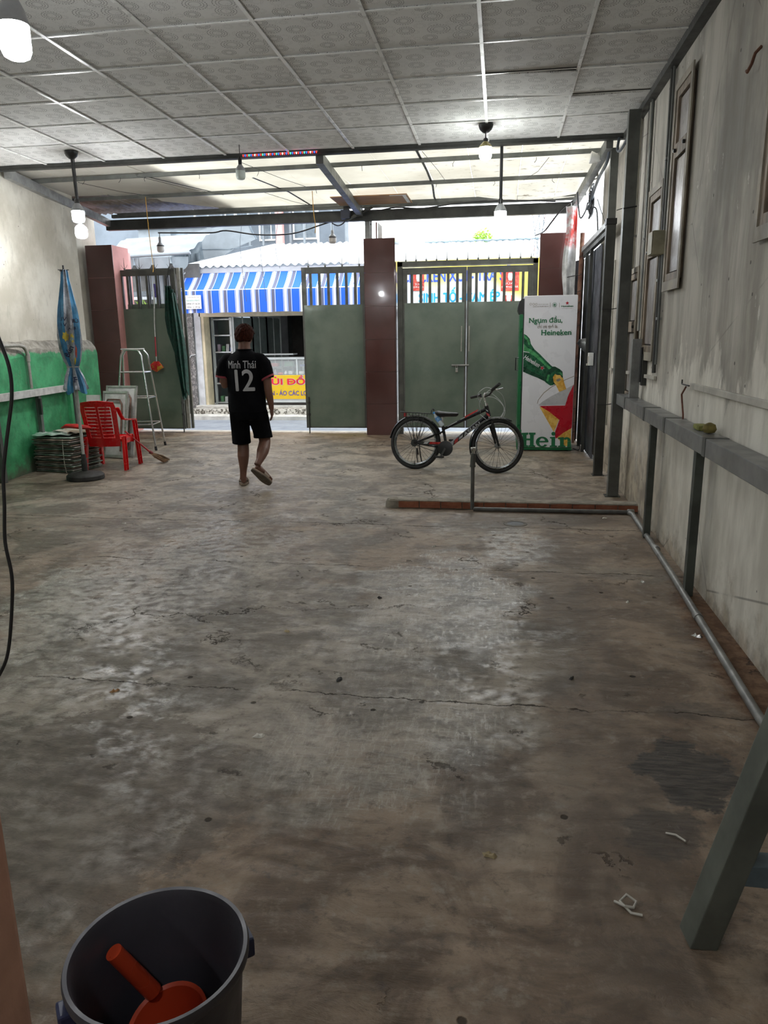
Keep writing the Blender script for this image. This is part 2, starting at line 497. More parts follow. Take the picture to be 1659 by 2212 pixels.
def plaster_right():
    g = G('stained_plaster')
    P = g.world(); z = g.sep(P)[2]; y = g.sep(P)[1]
    st = g.noise(g.map(P, (1, 1.8, 0.35)), 1.8, 7, 0.68)
    st2 = g.noise(g.map(P, (1, 6.0, 0.45)), 2.0, 5, 0.6, .4)
    bl = g.noise(P, 0.9, 5, 0.6)
    a = g.mix(g.mr(st, 0.35, 0.65), (0.285, 0.262, 0.222), (0.49, 0.462, 0.405))
    a = g.mix(g.math('MULTIPLY', g.mr(st2, 0.50, 0.75), 0.28), a, (0.15, 0.14, 0.12))
    a = g.mix(g.math('MULTIPLY', g.mr(bl, 0.48, 0.68), 0.55), a, (0.165, 0.155, 0.14))
    edge = g.math('ADD', z, g.math('MULTIPLY', g.math('SUBTRACT', g.noise(g.map(P, (1, 1.5, .6)), 1.9, 6, 0.72), 0.5), 1.5))
    low = g.math('MULTIPLY', g.mr(edge, 1.42, 1.26, 0, 1), .85)
    b = g.mix(g.mr(g.noise(g.map(P, (1, 2, 0.6)), 2.4, 6), 0.35, 0.65), (0.56, 0.53, 0.465), (0.80, 0.77, 0.69))
    c = g.mix(low, a, b)
    # dirt rising from the floor, worst in the far corner
    far = g.mr(y, 4.6, 7.0)
    dz = g.math('ADD', z, g.math('MULTIPLY', g.math('SUBTRACT', g.noise(P, 4, 6, 0.7), 0.5), 0.9))
    d1 = g.mr(dz, 0.28, -0.05)
    d2 = g.math('MULTIPLY', g.mr(dz, 1.05, 0.25), far)
    dirt = g.math('MAXIMUM', g.math('MULTIPLY', d1, 0.75), g.math('MULTIPLY', d2, 0.75))
    c = g.mix(dirt, c, g.mix(g.mr(g.noise(P, 7, 5), 0.4, 0.6), (0.13, 0.092, 0.055), (0.34, 0.27, 0.185)))
    # flaked pale spots and specks
    fl = g.math('MULTIPLY', g.mr(g.noise(g.map(P, (1, 1.6, 0.7)), 7, 6, 0.7), 0.62, 0.66), g.mr(g.noise(P, 1.3, 2), 0.5, 0.6))
    c = g.mix(g.math('MULTIPLY', fl, 0.8), c, (0.66, 0.64, 0.58))
    sp = g.mr(g.vor(P, 5.2), 0.045, 0.06, 1, 0)
    c = g.mix(g.math('MULTIPLY', sp, 0.8), c, (0.04, 0.035, 0.03))
    cr_ = g.vor(g.map(P, (1, 1, 0.8)), 0.8, 'DISTANCE_TO_EDGE')
    c = g.mix(g.math('MULTIPLY', g.math('MULTIPLY', g.mr(cr_, 0.001, 0.005, 1, 0), g.mr(bl, 0.45, 0.55)), 0.6), c, (0.09, 0.08, 0.07))
    g.bump(g.math('ADD', g.noise(P, 9, 6, 0.7), g.math('MULTIPLY', fl, -0.4)), 0.25, 0.01)
    return g.set(Base_Color=c, Roughness=0.82)

def plaster_left():
    g = G('cream_plaster')
    P = g.world()
    a = g.mix(g.mr(g.noise(P, 1.3, 6), 0.35, 0.65), (0.42, 0.39, 0.32), (0.62, 0.595, 0.52))
    rg = g.noise(g.map(P, (1, 2, 0.7)), 5, 6, 0.7)
    a = g.mix(g.math('MULTIPLY', g.mr(rg, 0.54, 0.66), 0.35), a, (0.30, 0.28, 0.235))
    ov = g.mr(g.vor(g.map(P, (1, 1, 0.55)), 1.6), 0.10, 0.16, 1, 0)
    a = g.mix(g.math('MULTIPLY', ov, 0.25), a, (0.28, 0.26, 0.22))
    sp = g.mr(g.vor(P, 9), 0.06, 0.09, 1, 0)
    a = g.mix(g.math('MULTIPLY', g.math('MULTIPLY', sp, g.mr(g.noise(P, 1.1, 2), 0.5, 0.58)), 0.85), a, (0.07, 0.05, 0.045))
    g.bump(g.noise(P, 8, 6, 0.7), 0.25, 0.01)
    return g.set(Base_Color=a, Roughness=0.85)

def green_wall():
    g = G('green_painted_cement')
    P = g.world(); z = g.sep(P)[2]
    gr = g.mix(g.mr(g.noise(P, 3, 6, 0.7), 0.35, 0.65), (0.022, 0.20, 0.075), (0.06, 0.36, 0.15))
    gr = g.mix(g.math('MULTIPLY', g.mr(g.noise(P, 11, 6, 0.75), 0.55, 0.68), 0.6), gr, (0.10, 0.15, 0.09))
    cem = g.mix(g.mr(g.noise(P, 7, 6, 0.7), 0.35, 0.65), (0.15, 0.135, 0.11), (0.34, 0.315, 0.27))
    e = g.math('ADD', z, g.math('MULTIPLY', g.math('SUBTRACT', g.noise(P, 6, 6, 0.75), 0.5), 0.22))
    c = g.mix(g.mr(e, 1.44, 1.47), gr, cem)
    e2 = g.math('ADD', z, g.math('MULTIPLY', g.math('SUBTRACT', g.noise(P, 3, 6, 0.75), 0.5), 0.5))
    c = g.mix(g.math('MULTIPLY', g.mr(e2, 0.22, 0.02), 0.85), c, (0.10, 0.085, 0.065))
    g.bump(g.noise(P, 14, 8, 0.75), 0.6, 0.02)
    return g.set(Base_Color=c, Roughness=0.7)

def ceiling_tile_mat():
    g = G('printed_ceiling_board')
    O = g.obj()
    def rings(scale, radii, offs, w=0.016, dash=16):
        v = g.map(O, (1, 1, 0), loc=(*offs, 0))
        n = g.t.nodes.new('ShaderNodeTexVoronoi'); n.voronoi_dimensions = '2D'
        g.t.links.new(v, n.inputs['Vector']); n.inputs['Scale'].default_value = scale; n.inputs['Randomness'].default_value = 0.55
        sv = g.vmath('SCALE', v); sv.node.inputs['Scale'].default_value = scale
        dlt = g.vmath('SUBTRACT', sv, n.outputs['Position'])
        d2 = g.vmath('SUBTRACT', v, n.outputs['Position'])
        o = g.sep(d2)
        ang = g.math('ARCTAN2', o[1], o[0])
        dist = g.vmath('LENGTH', d2)
        rnd = g.sep(n.outputs['Color'])[0]
        m = None
        for k, r in enumerate(radii):
            rr = g.math('MULTIPLY', g.math('ADD', 0.62, g.math('MULTIPLY', rnd, 0.5)), r)
            q = g.mr(g.math('ABSOLUTE', g.math('SUBTRACT', dist, rr)), w * 0.35 / scale, w * 1.3 / scale, 1, 0)
            s_ = g.mr(g.math('SINE', g.math('MULTIPLY', ang, dash + 6 * k)), -0.35, 0.1)
            q = g.math('MULTIPLY', q, s_)
            m = q if m is None else g.math('MAXIMUM', m, q)
        return m
    big = rings(5.6, (0.072, 0.053, 0.036), (0.0, 0.0), 0.022, 22)
    sml = rings(9.0, (0.040, 0.028), (3.3, 1.7), 0.022, 12)
    base = g.mix(g.mr(g.noise(g.world(), 1.2, 4), 0.3, 0.7), (0.60, 0.595, 0.58), (0.69, 0.685, 0.665))
    c = g.mix(g.math('MULTIPLY', sml, 0.38), base, (0.16, 0.155, 0.15))
    c = g.mix(g.math('MULTIPLY', big, 0.85), c, (0.09, 0.09, 0.09))
    dm = g.math('MULTIPLY', g.mr(g.noise(g.world(), 0.7, 3), 0.6, 0.75), 0.35)
    c = g.mix(dm, c, (0.28, 0.25, 0.20))
    return g.set(Base_Color=c, Roughness=0.8)

def foam_mat():
    g = G('white_foam_board')
    P = g.world()
    c = g.mix(g.mr(g.noise(P, 1.1, 5), 0.35, 0.65), (0.78, 0.755, 0.69), (0.88, 0.86, 0.80))
    st = g.math('MULTIPLY', g.mr(g.noise(g.map(P, (2.2, 5, 1)), 3.0, 6, 0.7), 0.57, 0.68), g.mr(g.sep(P)[0], -2.2, 0.2))
    c = g.mix(g.math('MULTIPLY', st, 0.75), c, (0.20, 0.15, 0.09))
    g.bump(g.noise(P, 3, 4), 0.3, 0.02)
    m_ = g.set(Base_Color=c, Roughness=0.7)
    tr = g.t.nodes.new('ShaderNodeBsdfTranslucent'); g.lk(tr.inputs[0], c)
    mx = g.t.nodes.new('ShaderNodeMixShader'); mx.inputs[0].default_value = 0.5
    g.t.links.new(g.b.outputs[0], mx.inputs[1]); g.t.links.new(tr.outputs[0], mx.inputs[2])
    g.t.links.new(mx.outputs[0], g.t.nodes['Material Output'].inputs[0])
    return m_

MT = {}
MT['floor'] = floor_mat()
MT['wall_r'] = plaster_right()
MT['wall_l'] = plaster_left()
MT['green'] = green_wall()
MT['tile'] = ceiling_tile_mat()
MT['foam'] = foam_mat()
MT['runner'] = pm('white_runner', (0.78, 0.78, 0.76), 0.32, 0.0, 0.05, 3)
MT['steel'] = pm('grey_painted_steel', (0.115, 0.12, 0.112), 0.45, 0.25, 0.25, 3, 0.1, 25)
MT['steel_d'] = pm('dark_painted_steel', (0.040, 0.041, 0.037), 0.5, 0.2, 0.3, 4, 0.1, 25)
MT['steel_l'] = pm('pale_grey_steel', (0.27, 0.275, 0.27), 0.42, 0.35, 0.2, 6, 0.12, 30)
MT['stand'] = pm('grey_green_enamel', (0.115, 0.125, 0.108), 0.42, 0.1, 0.2, 5, 0.1, 20)
MT['stand_b'] = pm('blue_grey_enamel', (0.085, 0.115, 0.130), 0.42, 0.1, 0.25, 6, 0.1, 20)
MT['gate'] = pm('green_grey_sheet', (0.110, 0.148, 0.114), 0.36, 0.1, 0.22, 1.6, 0.25, 2.2, c2=(0.165, 0.200, 0.158))
MT['gate_f'] = pm('grey_gate_frame', (0.105, 0.107, 0.095), 0.45, 0.2, 0.2, 5)
MT['gate_fl'] = pm('pale_gate_edge', (0.36, 0.35, 0.31), 0.5, 0.1, 0.2, 5)
MT['tilebr'] = pm('brown_glazed_tile', (0.088, 0.038, 0.034), 0.16, 0.0, 0.12, 1.5, Coat_Weight=0.4)
MT['grout'] = pm('grout', (0.20, 0.13, 0.11), 0.9)
MT['pink'] = pm('pink_wall_paint', (0.62, 0.30, 0.28), 0.8, 0, 0.12, 2)
MT['rail_l'] = pm('white_painted_rail', (0.50, 0.50, 0.48), 0.5, 0.1, 0.18, 8)
MT['cable'] = pm('black_cable', (0.018, 0.018, 0.02), 0.45)
MT['cableg'] = pm('blue_grey_cable', (0.07, 0.085, 0.105), 0.5)
MT['cablew'] = pm('pale_cable', (0.45, 0.43, 0.38), 0.5)
MT['wood'] = pm('weathered_wood', (0.30, 0.215, 0.14), 0.7, 0, 0.35, 2, 0.3, 12, stretch=(1, 1, 8))
MT['woodfr'] = pm('worn_timber_frame', (0.20, 0.155, 0.11), 0.65, 0, 0.4, 3, 0.4, 15, stretch=(3, 3, 1))
MT['plywood'] = pm('plywood', (0.34, 0.185, 0.08), 0.6, 0, 0.25, 3, stretch=(1, 6, 1))
MT['ystr'] = pm('yellow_string', (0.55, 0.30, 0.05), 0.6)
MT['gap'] = pm('dark_cavity', (0.05, 0.045, 0.04), 0.9)
MT['black'] = pm('black_plastic', (0.015, 0.015, 0.016), 0.4)
MT['rubber'] = pm('black_rubber', (0.028, 0.027, 0.026), 0.75, 0, 0.3, 9)
MT['white'] = pm('white_plastic', (0.72, 0.72, 0.70), 0.4)
MT['chrome'] = pm('bright_steel', (0.62, 0.62, 0.62), 0.18, 1.0, 0.1, 8)
MT['rust'] = pm('rusty_pipe', (0.09, 0.030, 0.016), 0.7, 0.1, 0.5, 6, 0.4, 30, c2=(0.20, 0.10, 0.06))

def pane_mat():
    g = G('patterned_frosted_glass')
    P = g.world()
    f = g.mr(g.noise(g.map(P, (1, 5, 1.2)), 4, 6, 0.75, 1.5), 0.35, 0.65)
    c = g.mix(f, (0.16, 0.125, 0.11), (0.40, 0.385, 0.38))
    g.bump(g.noise(P, 30, 5), 0.5, 0.005)
    return g.set(Base_Color=c, Roughness=0.3)
MT['pane'] = pane_mat()

# ------------------------------------------------------------------ the room
# floor slab
m = MB()
m.box(-7.4, 1.5, -3.0, 12.5, -0.15, 0.0)
floor = struct(m.build('floor', MT['floor']), 'worn brown and grey concrete floor')

# drain in the floor
d = thing('floor_drain', 'round dark drain hole in the floor in front of the brick kerb', 'drain', (0.16, 6.34, 0))
m = MB(); m.lathe([(0.072, 0.0005), (0.072, 0.004), (0.098, 0.004), (0.104, 0.0005)], (0.16, 6.34, 0), 28, cap0=False, cap1=False)
m.build('rim', pm('drain_rim', (0.13, 0.115, 0.095), 0.8), d)
m = MB(); m.lathe([(0.0722, 0.001), (0.0722, 0.0028)], (0.16, 6.34, 0), 28); m.build('hole', MT['black'], d)  # flat black disc stands for the darkness down the drain

# right wall (full height to Y 10.6)
wr = MB(); wr.box(1.27, 1.42, -3.0, 10.6, 0, 3.75)
wall_right = struct(wr.build('wall_right', MT['wall_r']), 'stained grey plaster wall along the right side')
wb = MB(); wb.box(-6.2, 1.42, -3.15, -3.0, 0, 3.75)
struct(wb.build('wall_back', MT['wall_r']), 'plaster wall behind the viewpoint')

# left wall: upper cream plane, lower green plane with a broken cement ledge
def lwx(y, off=0.0):
    return -5.72 - 0.12 * max(0, y - 7.82) + off
wl_ = MB()
YS = [-3.0, 7.82, 10.62]
for a, b_ in zip(YS[:-1], YS[1:]):
    xa, xb = lwx(a, -0.10), lwx(b_, -0.10)
    wl_.add([(xa, a, 1.5), (xb, b_, 1.5), (xb, b_, 3.75), (xa, a, 3.75), (xa - .2, a, 1.5), (xb - .2, b_, 1.5), (xb - .2, b_, 3.75), (xa - .2, a, 3.75)],
            [(0, 1, 2, 3), (5, 4, 7, 6), (3, 2, 6, 7), (1, 5, 6, 2), (0, 4, 5, 1), (0, 3, 7, 4)])
wall_left = struct(wl_.build('wall_left', MT['wall_l']), 'cream mottled plaster of the left wall')
lo = MB()
n_ = 90
def ledge(u, v):
    y = -3.0 + u * 13.72
    k = int(round(v * 5))
    prof = [(0.0, 0.0), (0.0, 0.7), (0.0, 1.40), (-0.012, 1.50), (-0.075, 1.585), (-0.14, 1.64)][k]
    j = 0.0
    if k >= 2:
        j = 0.03 * noise.noise(Vector((y * 3.1, k * 7.7, 0)))
    return (lwx(y, prof[0]) + j * 0.6, y, prof[1] + j)
lo.grid(ledge, 160, 5)
xe, xf = lwx(10.72), lwx(10.72, -0.4)
lo.add([(xe, 10.72, 0), (xf, 10.72, 0), (xf, 10.72, 1.62), (lwx(10.72, -0.1), 10.72, 1.62), (xe, 10.72, 1.42)], [(0, 1, 2, 3, 4)])
low = lo.build('wall_lower_left', MT['green'], wall_left)
low['kind'] = 'structure'; low['label'] = 'green painted lower wall with a broken cement ledge'
# recess behind the wall end
rc = MB(); rc.box(-7.15, -7.0, 10.3, 12.7, 0, 3.75); rc.box(-7.0, -6.25, 10.3, 10.42, 0, 3.75)
struct(rc.build('wall_recess', MT['wall_l']), 'short wall beside the left gate pillar')

# ceiling panels
ceil = sempty('ceiling', (0, 0, 3.6), 'suspended ceiling of printed boards in metal runners')
XL = [1.27 - 0.725 * k for k in range(11)]
YL = [8.60, 7.83] + [7.83 - 0.66 * k for k in range(1, 17)]
def pan_mesh(w, d):
    m = MB(); m.box(-w / 2 + .004, w / 2 - .004, -d / 2 + .004, d / 2 - .004, 0.004, 0.014)
    return m
base_p = {}
for j in range(len(YL) - 1):
    d_ = YL[j] - YL[j + 1]
    for i in range(10):
        w_ = XL[i] - XL[i + 1]
        key = round(d_, 3)
        cxp, cyp = (XL[i] + XL[i + 1]) / 2, (YL[j] + YL[j + 1]) / 2
        if key not in base_p:
            o = pan_mesh(w_, d_).build('ceiling_panel', MT['tile'], ceil, world=False)
            o.location = (cxp, cyp, 0)
            base_p[key] = o
        else:
            o = inst(base_p[key], 'ceiling_panel', (cxp, cyp, 0), ceil)
        if (i, j) == (1, 2): o.rotation_euler = (0.028, 0.030, 0); o.location.z = -0.012
        if (i, j) == (0, 1): o.rotation_euler = (0.028, -0.022, 0); o.location.z = -0.010
        if (i, j) in ((3, 4), (5, 2), (2, 0)): o.rotation_euler = (0.004, -0.004, 0)
for x in XL[1:]:
    m = MB(); m.box(x - 0.013, x + 0.013, -3.0, 8.60, 3.590, 3.596); m.box(x - 0.002, x + 0.002, -3.0, 8.6, 3.596, 3.63)
    m.build('ceiling_runner', MT['runner'], ceil)
for y in YL[1:]:
    m = MB(); m.box(-5.98, 1.27, y - 0.010, y + 0.010, 3.592, 3.5965)
    m.build('cross_tee', MT['runner'], ceil)
# right edge angle, beam at the end of the ceiling, unseen slab added above to block the sky
m = MB(); m.box(1.20, 1.27, -3.0, 8.62, 3.545, 3.60)
struct(m.build('trim_1', MT['steel_d']), 'dark steel angle along the right edge of the ceiling')
m = MB(); m.box(-6.1, 1.27, 8.60, 8.67, 3.555, 3.64); m.box(-6.1, 1.27, 8.585, 8.60, 3.575, 3.60)
struct(m.build('trim_2', MT['steel_d']), 'dark steel beam at the end of the ceiling')
m = MB(); m.box(-6.4, 1.45, -3.2, 8.7, 3.80, 3.9); m.box(-6.2, 1.3, -3.0, 8.55, 3.66, 3.68)
struct(m.build('unseen_roof_slab', MT['gap']), 'unseen roof slab added above the ceiling to block the sky')

# canopy in front of the room: foam boards over purlins
canopy = sempty('canopy_roof', (0, 8.7, 3.6), 'lean-to roof of white foam boards on steel purlins')
def rz_(y): return 3.61 - 0.0085 * (y - 8.7)
m = MB()
def corr(u, v):
    x = -7.1 + u * 2.9; y = 8.65 + v * 4.0
    return (x, y, 3.72 + 0.018 * math.sin(x * 2 * PI / 0.11) - 0.01 * v)
m.grid(corr, 160, 1)
o = m.build('corrugated_sheet', pm('old_zinc_sheet', (0.16, 0.13, 0.10), 0.5, 0.6, 0.5, 3, c2=(0.30, 0.28, 0.26)), canopy, smooth=True)
px = [1.24, 0.72, 0.19, -0.42, -0.95, -1.52, -2.08, -2.70, -3.28, -3.86, -4.47, -5.05, -5.62, -6.2]
for i in range(len(px) - 1):
    x1, x0 = px[i] - 0.004, px[i + 1] + 0.004
    yend = 12.28
    ye0 = ye1 = yend
    if i == 10: ye0, ye1 = 11.2, 11.95
    if i == 11: ye0, ye1 = 10.72, 11.05
    if i == 12: ye0, ye1 = 10.66, 10.66
    m = MB()
    sd = 3.3 * i
    def fo(u, v):
        x = x0 + (x1 - x0) * u
        ye = ye0 + (ye1 - ye0) * u
        y = 8.66 + (ye - 8.66) * v
        sag = 0.0
        for a, b_ in ((8.66, 9.37), (9.37, 10.62), (10.62, 11.93), (11.93, 12.3)):
            if a <= y <= b_:
                sag = -0.016 * math.sin(PI * (y - a) / (b_ - a))
        sag *= 1 + 0.5 * noise.noise(Vector((sd, y, 1)))
        sag += 0.008 * noise.noise(Vector((x * 2 + sd, y * 2, 0)))
        if i in (0, 1, 2) and y > 11.3: sag -= 0.10 * math.sin(PI * min(1, (y - 11.3) / 0.95)) * math.sin(PI * min(1, max(0, (1.24 - x) / 1.7)))
        return (x, y, rz_(y) + 0.045 + sag + (0.003 if i % 2 else 0))
    m.grid(fo, 3, 20)
    m.build('foam_board', MT['foam'], canopy, smooth=True, solid=0.012)
for k, y in enumerate((9.37, 10.62, 11.93)):
    m = MB(); m.beam((-6.2, y + 0.10, rz_(y)), (1.18, y - 0.06, rz_(y)), 0.036, 0.046)
    m.build('purlin', MT['steel'], canopy)
m = MB(); m.box(-6.35, 1.1, 12.10, 12.16, 3.55, 3.60); m.build('purlin', MT['steel'], canopy)
m = MB(); m.beam((-2.03, 8.68, 3.53), (-2.22, 12.18, 3.49), 0.085, 0.11); m.build('rafter', MT['steel'], canopy)
m = MB(); m.beam((1.08, 8.68, 3.54), (1.04, 12.2, 3.48), 0.07, 0.11); m.build('rafter', MT['steel'], canopy)
m = MB(); m.beam((-5.83, 8.68, 3.54), (-6.45, 12.2, 3.48), 0.07, 0.11); m.build('rafter', MT['steel_l'], canopy)
m = MB(); m.box(-6.5, 1.0, 12.17, 12.27, 3.375, 3.53); m.build('front_beam', MT['steel_d'], canopy)
# thin tie wires seen against the boards
for (xa, ya, xb, yb) in ((-4.5, 9.3, -3.9, 10.7), (-5.4, 9.5, -4.9, 10.6), (-0.9, 8.8, -0.75, 10.6), (0.5, 9.4, 0.25, 10.6), (-3.3, 10.7, -2.9, 11.9), (-3.0, 8.9, -2.6, 10.5)):
    m = MB(); m.tube([(xa, ya, 3.575), ((xa + xb) / 2 + .03, (ya + yb) / 2, 3.55), (xb, yb, 3.57)], 0.003, 5)
    m.build('tie_wire', MT['cable'], canopy)
for pts in ([(-0.98, 8.85), (-0.96, 10.0), (-0.97, 10.9), (-1.02, 11.7), (-1.02, 12.1)], [(-3.20, 9.9), (-3.0, 10.9), (-2.95, 12.0)], [(-4.55, 9.4), (-4.15, 10.4), (-4.05, 10.62)]):
    m = MB()
    for (xa, ya), (xb, yb) in zip(pts[:-1], pts[1:]): m.beam((xa, ya, rz_(ya) + .012), (xb, yb, rz_(yb) + .012), 0.028, 0.004)
    m.build('dark_seam', MT['steel_d'], canopy)
# short droppers on the purlins
for k in range(16):
    x = -5.2 + k * 0.39 + random.uniform(-.1, .1); y = random.choice((9.37, 10.62, 11.93))
    m = MB(); m.tube([(x, y, 3.58), (x + random.uniform(-.02, .02), y, 3.55), (x + random.uniform(-.03, .03), y - 0.01, 3.52)], 0.003, 5)
    m.build('tie_wire', MT['cable'], canopy)

# ------------------------------------------------------------------ windows in the right wall
def window(n, y0, y1, z0, z1, zt, label):
    w = sempty('window_%d' % n, (1.27, (y0 + y1) / 2, z0), label)
    X = 1.262
    f = 0.055
    m = MB()
    for (a, b_, c, d_) in ((y0, y0 + f, z0, z1), (y1 - f, y1, z0, z1), (y0 + f, y1 - f, z0, z0 + f), (y0 + f, y1 - f, z1 - f, z1), (y0 + f, y1 - f, zt - 0.05, zt + 0.05)):
        m.box(X - 0.022, X + 0.006, a, b_, c, d_, 0.004)
    m.build('frame', MT['woodfr'], w)
    m = MB()
    m.box(X - 0.030, X - 0.018, y0 - 0.045, y0 - 0.0, z0, z1); m.box(X - 0.030, X - 0.018, y1, y1 + 0.045, z0, z1)
    m.box(X - 0.030, X - 0.018, y0 - 0.045, y1 + 0.045, z1, z1 + 0.05); m.box(X - 0.030, X - 0.018, y0 - 0.045, y1 + 0.045, z0 - 0.07, z0)
    m.build('casing', pm('painted_casing', (0.27, 0.24, 0.19), 0.7, 0, 0.3, 4, 0.2, 20), w)
    for (c, d_) in ((z0 + f + .012, zt - 0.062), (zt + 0.062, z1 - f - .012)):
        m = MB(); m.box(X - 0.004, X + 0.004, y0 + f + .010, y1 - f - .010, c, d_)
        m.build('pane', MT['pane'], w)
    m = MB(); m.box(X + 0.0045, X + 0.0075, y0 + .01, y1 - .01, z0 + .01, z1 - .01); m.build('recess_shade', MT['gap'], w)  # dark sheet behind the panes stands for shade in the recess
    for yk in (y0 + f, y1 - f):
        m = MB(); m.lathe([(0.004, -0.012), (0.014, -0.008), (0.014, 0.008), (0.004, 0.012)], (X - 0.032, yk + (0.03 if yk < (y0 + y1) / 2 else -0.03), zt), 10, Matrix.Rotation(PI / 2, 3, 'Y'))
        m.build('catch', MT['black'], w, smooth=True)
    return w
window(1, 5.80, 6.25, 1.98, 3.32, 2.90, 'tall narrow timber window high on the right wall, nearest full one')
window(2, 6.57, 7.07, 1.44, 2.73, 2.27, 'narrow timber window behind the beige junction box')
window(3, 7.42, 8.2, 0.98, 2.15, 1.66, 'low narrow timber window half hidden behind the steel post')
window(4, 3.62, 4.11, 2.10, 3.35, 2.92, 'timber window cut by the right edge of the picture')

# ------------------------------------------------------------------ steelwork on the right wall
t = thing('steel_post', 'tall dark steel post standing where the ceiling ends on the right', 'post', (1.145, 7.60, 0))
m = MB(); m.box(1.095, 1.20, 7.55, 7.65, 0.006, 3.555, 0.004); m.build('post', MT['steel'], t)
m = MB(); m.box(1.07, 1.22, 7.53, 7.67, 0.0, 0.006); m.build('base_plate', MT['steel_d'], t)
for z in (2.72,):
    m = MB(); m.tube([(1.09, 7.545, z), (1.205, 7.545, z + .015), (1.205, 7.655, z + .02)], 0.006, 6); m.tube([(1.08, 7.54, z), (1.03, 7.54, z - .015)], 0.004, 5); m.build('wire_wrap', MT['black'], t)
t = thing('steel_post', 'thick steel post with a black cap, second from the rail', 'post', (1.145, 8.76, 0))
m = MB(); m.box(1.095, 1.195, 8.71, 8.81, 0.006, 2.74, 0.004); m.build('lower_post', MT['steel_d'], t)
m = MB(); m.box(1.09, 1.20, 8.70, 8.82, 2.74, 2.80); m.build('cap', MT['black'], t)
m = MB(); m.box(1.105, 1.185, 8.73, 8.80, 2.80, 3.50); m.build('upper_post', MT['steel'], t)
m = MB(); m.box(1.08, 1.21, 8.69, 8.83, 0, 0.006); m.build('base_plate', MT['steel_d'], t)
for z in (0.82, 1.86):
    m = MB(); m.tube([(1.09, 8.70, z), (1.20, 8.70, z), (1.27, 8.70, z + .01)], 0.005, 5); m.build('wire_wrap', MT['black'], t)
# framed steel sheeting beyond that post
t = thing('sheet_partition', 'long steel frame with dark sheets between the post and the gate', 'frame', (1.17, 10.2, 0))
m = MB(); m.beam((1.14, 8.83, 2.765), (1.14, 11.75, 2.765), 0.06, 0.06); m.build('top_rail', MT['steel_l'], t)
m = MB(); m.beam((1.16, 8.83, 2.70), (1.16, 11.75, 2.70), 0.05, 0.05); m.build('under_rail', MT['steel_d'], t)
for y in (11.72, 11.1, 10.55):
    m = MB(); m.box(1.135, 1.175, y - 0.025, y + 0.025, 0.0, 2.68); m.build('upright', MT['steel_d'], t)
for k in range(5):
    y0 = 9.84 + k * 0.38
    m = MB()
    m.grid(lambda u, v: (1.20 + 0.012 * math.sin(u * 2 * PI * 3), y0 + 0.36 * u, 0.01 + 2.66 * v), 36, 1)
    m.build('sheet', pm('dark_corrugated_sheet', (0.07, 0.075, 0.085), 0.4, 0.6, 0.4, 3) if k == 0 else bpy.data.materials['dark_corrugated_sheet'], t, smooth=True)
m = MB()
m.grid(lambda u, v: (1.19 - 0.155 * u, 11.74 + 0.44 * u, 0.01 + 2.66 * v), 4, 1); m.build('sheet', bpy.data.materials['dark_corrugated_sheet'], t)
t = thing('rusty_post', 'thin rusty steel post leaning behind the tall drinks fridge', 'post', (1.11, 11.45, 0))
m = MB(); m.tube([(1.10, 11.45, 0), (1.10, 11.45, 1.6), (1.12, 11.5, 3.0)], 0.032, 10); m.build('post', MT['rust'], t, smooth=True)
m = MB()
for k in range(14):
    z = 0.15 + k * 0.19 + .05 * math.sin(k * 5)
    m.tube([(1.072, 11.42, z), (1.10, 11.412, z + .01), (1.13, 11.42, z + .02)], 0.004, 4)
o = m.build('wire_wrap', MT['black'], t); o['kind'] = 'stuff'

# rail along the right wall
t = thing('wall_rail', 'long grey steel rail running along the right wall on props', 'rail', (1.18, 3.0, 0))
m = MB(); m.box(1.125, 1.245, -2.6, 7.54, 0.93, 1.03, 0.004); m.build('rail', pm('worn_grey_rail', (0.20, 0.203, 0.20), 0.36, 0.3, 0.14, 3, 0.05, 20), t)
for y in (7.05, 6.1, 5.35, 4.3):
    m = MB(); m.box(1.122, 1.247, y - 0.03, y + 0.03, 0.928, 1.033); m.build('weld_seam', MT['steel'], t)
for y in (6.01, 4.63, 3.0 - 3.6):
    m = MB(); m.box(1.165, 1.215, y - 0.03, y + 0.03, 0.0, 0.93, 0.003); m.build('prop', pm('dark_prop', (0.055, 0.062, 0.054), 0.5, 0.2, 0.3, 4) if y > 6 else bpy.data.materials['dark_prop'], t)
m = MB(); m.box(1.16, 1.24, 7.02, 7.08, 1.03, 1.55, 0.003); m.build('short_upright', MT['steel_l'], t)
t = thing('sponge', 'yellow green sponge lying on the grey rail', 'sponge', (1.20, 4.62, 1.03))
m = MB(); m.box(1.165, 1.235, 4.60, 4.74, 1.031, 1.062, 0.012, ); m.build('scourer', pm('green_scourer', (0.20, 0.20, 0.05), 0.9, 0, 0.3, 20), t, smooth=True)
m = MB(); m.lathe([(0.004, 0.0), (0.030, 0.006), (0.040, 0.025), (0.032, 0.05), (0.008, 0.062)], (1.20, 4.50, 1.031), 14); m.build('pad', pm('olive_pad', (0.16, 0.13, 0.035), 0.9, 0, 0.3, 20), t, smooth=True)

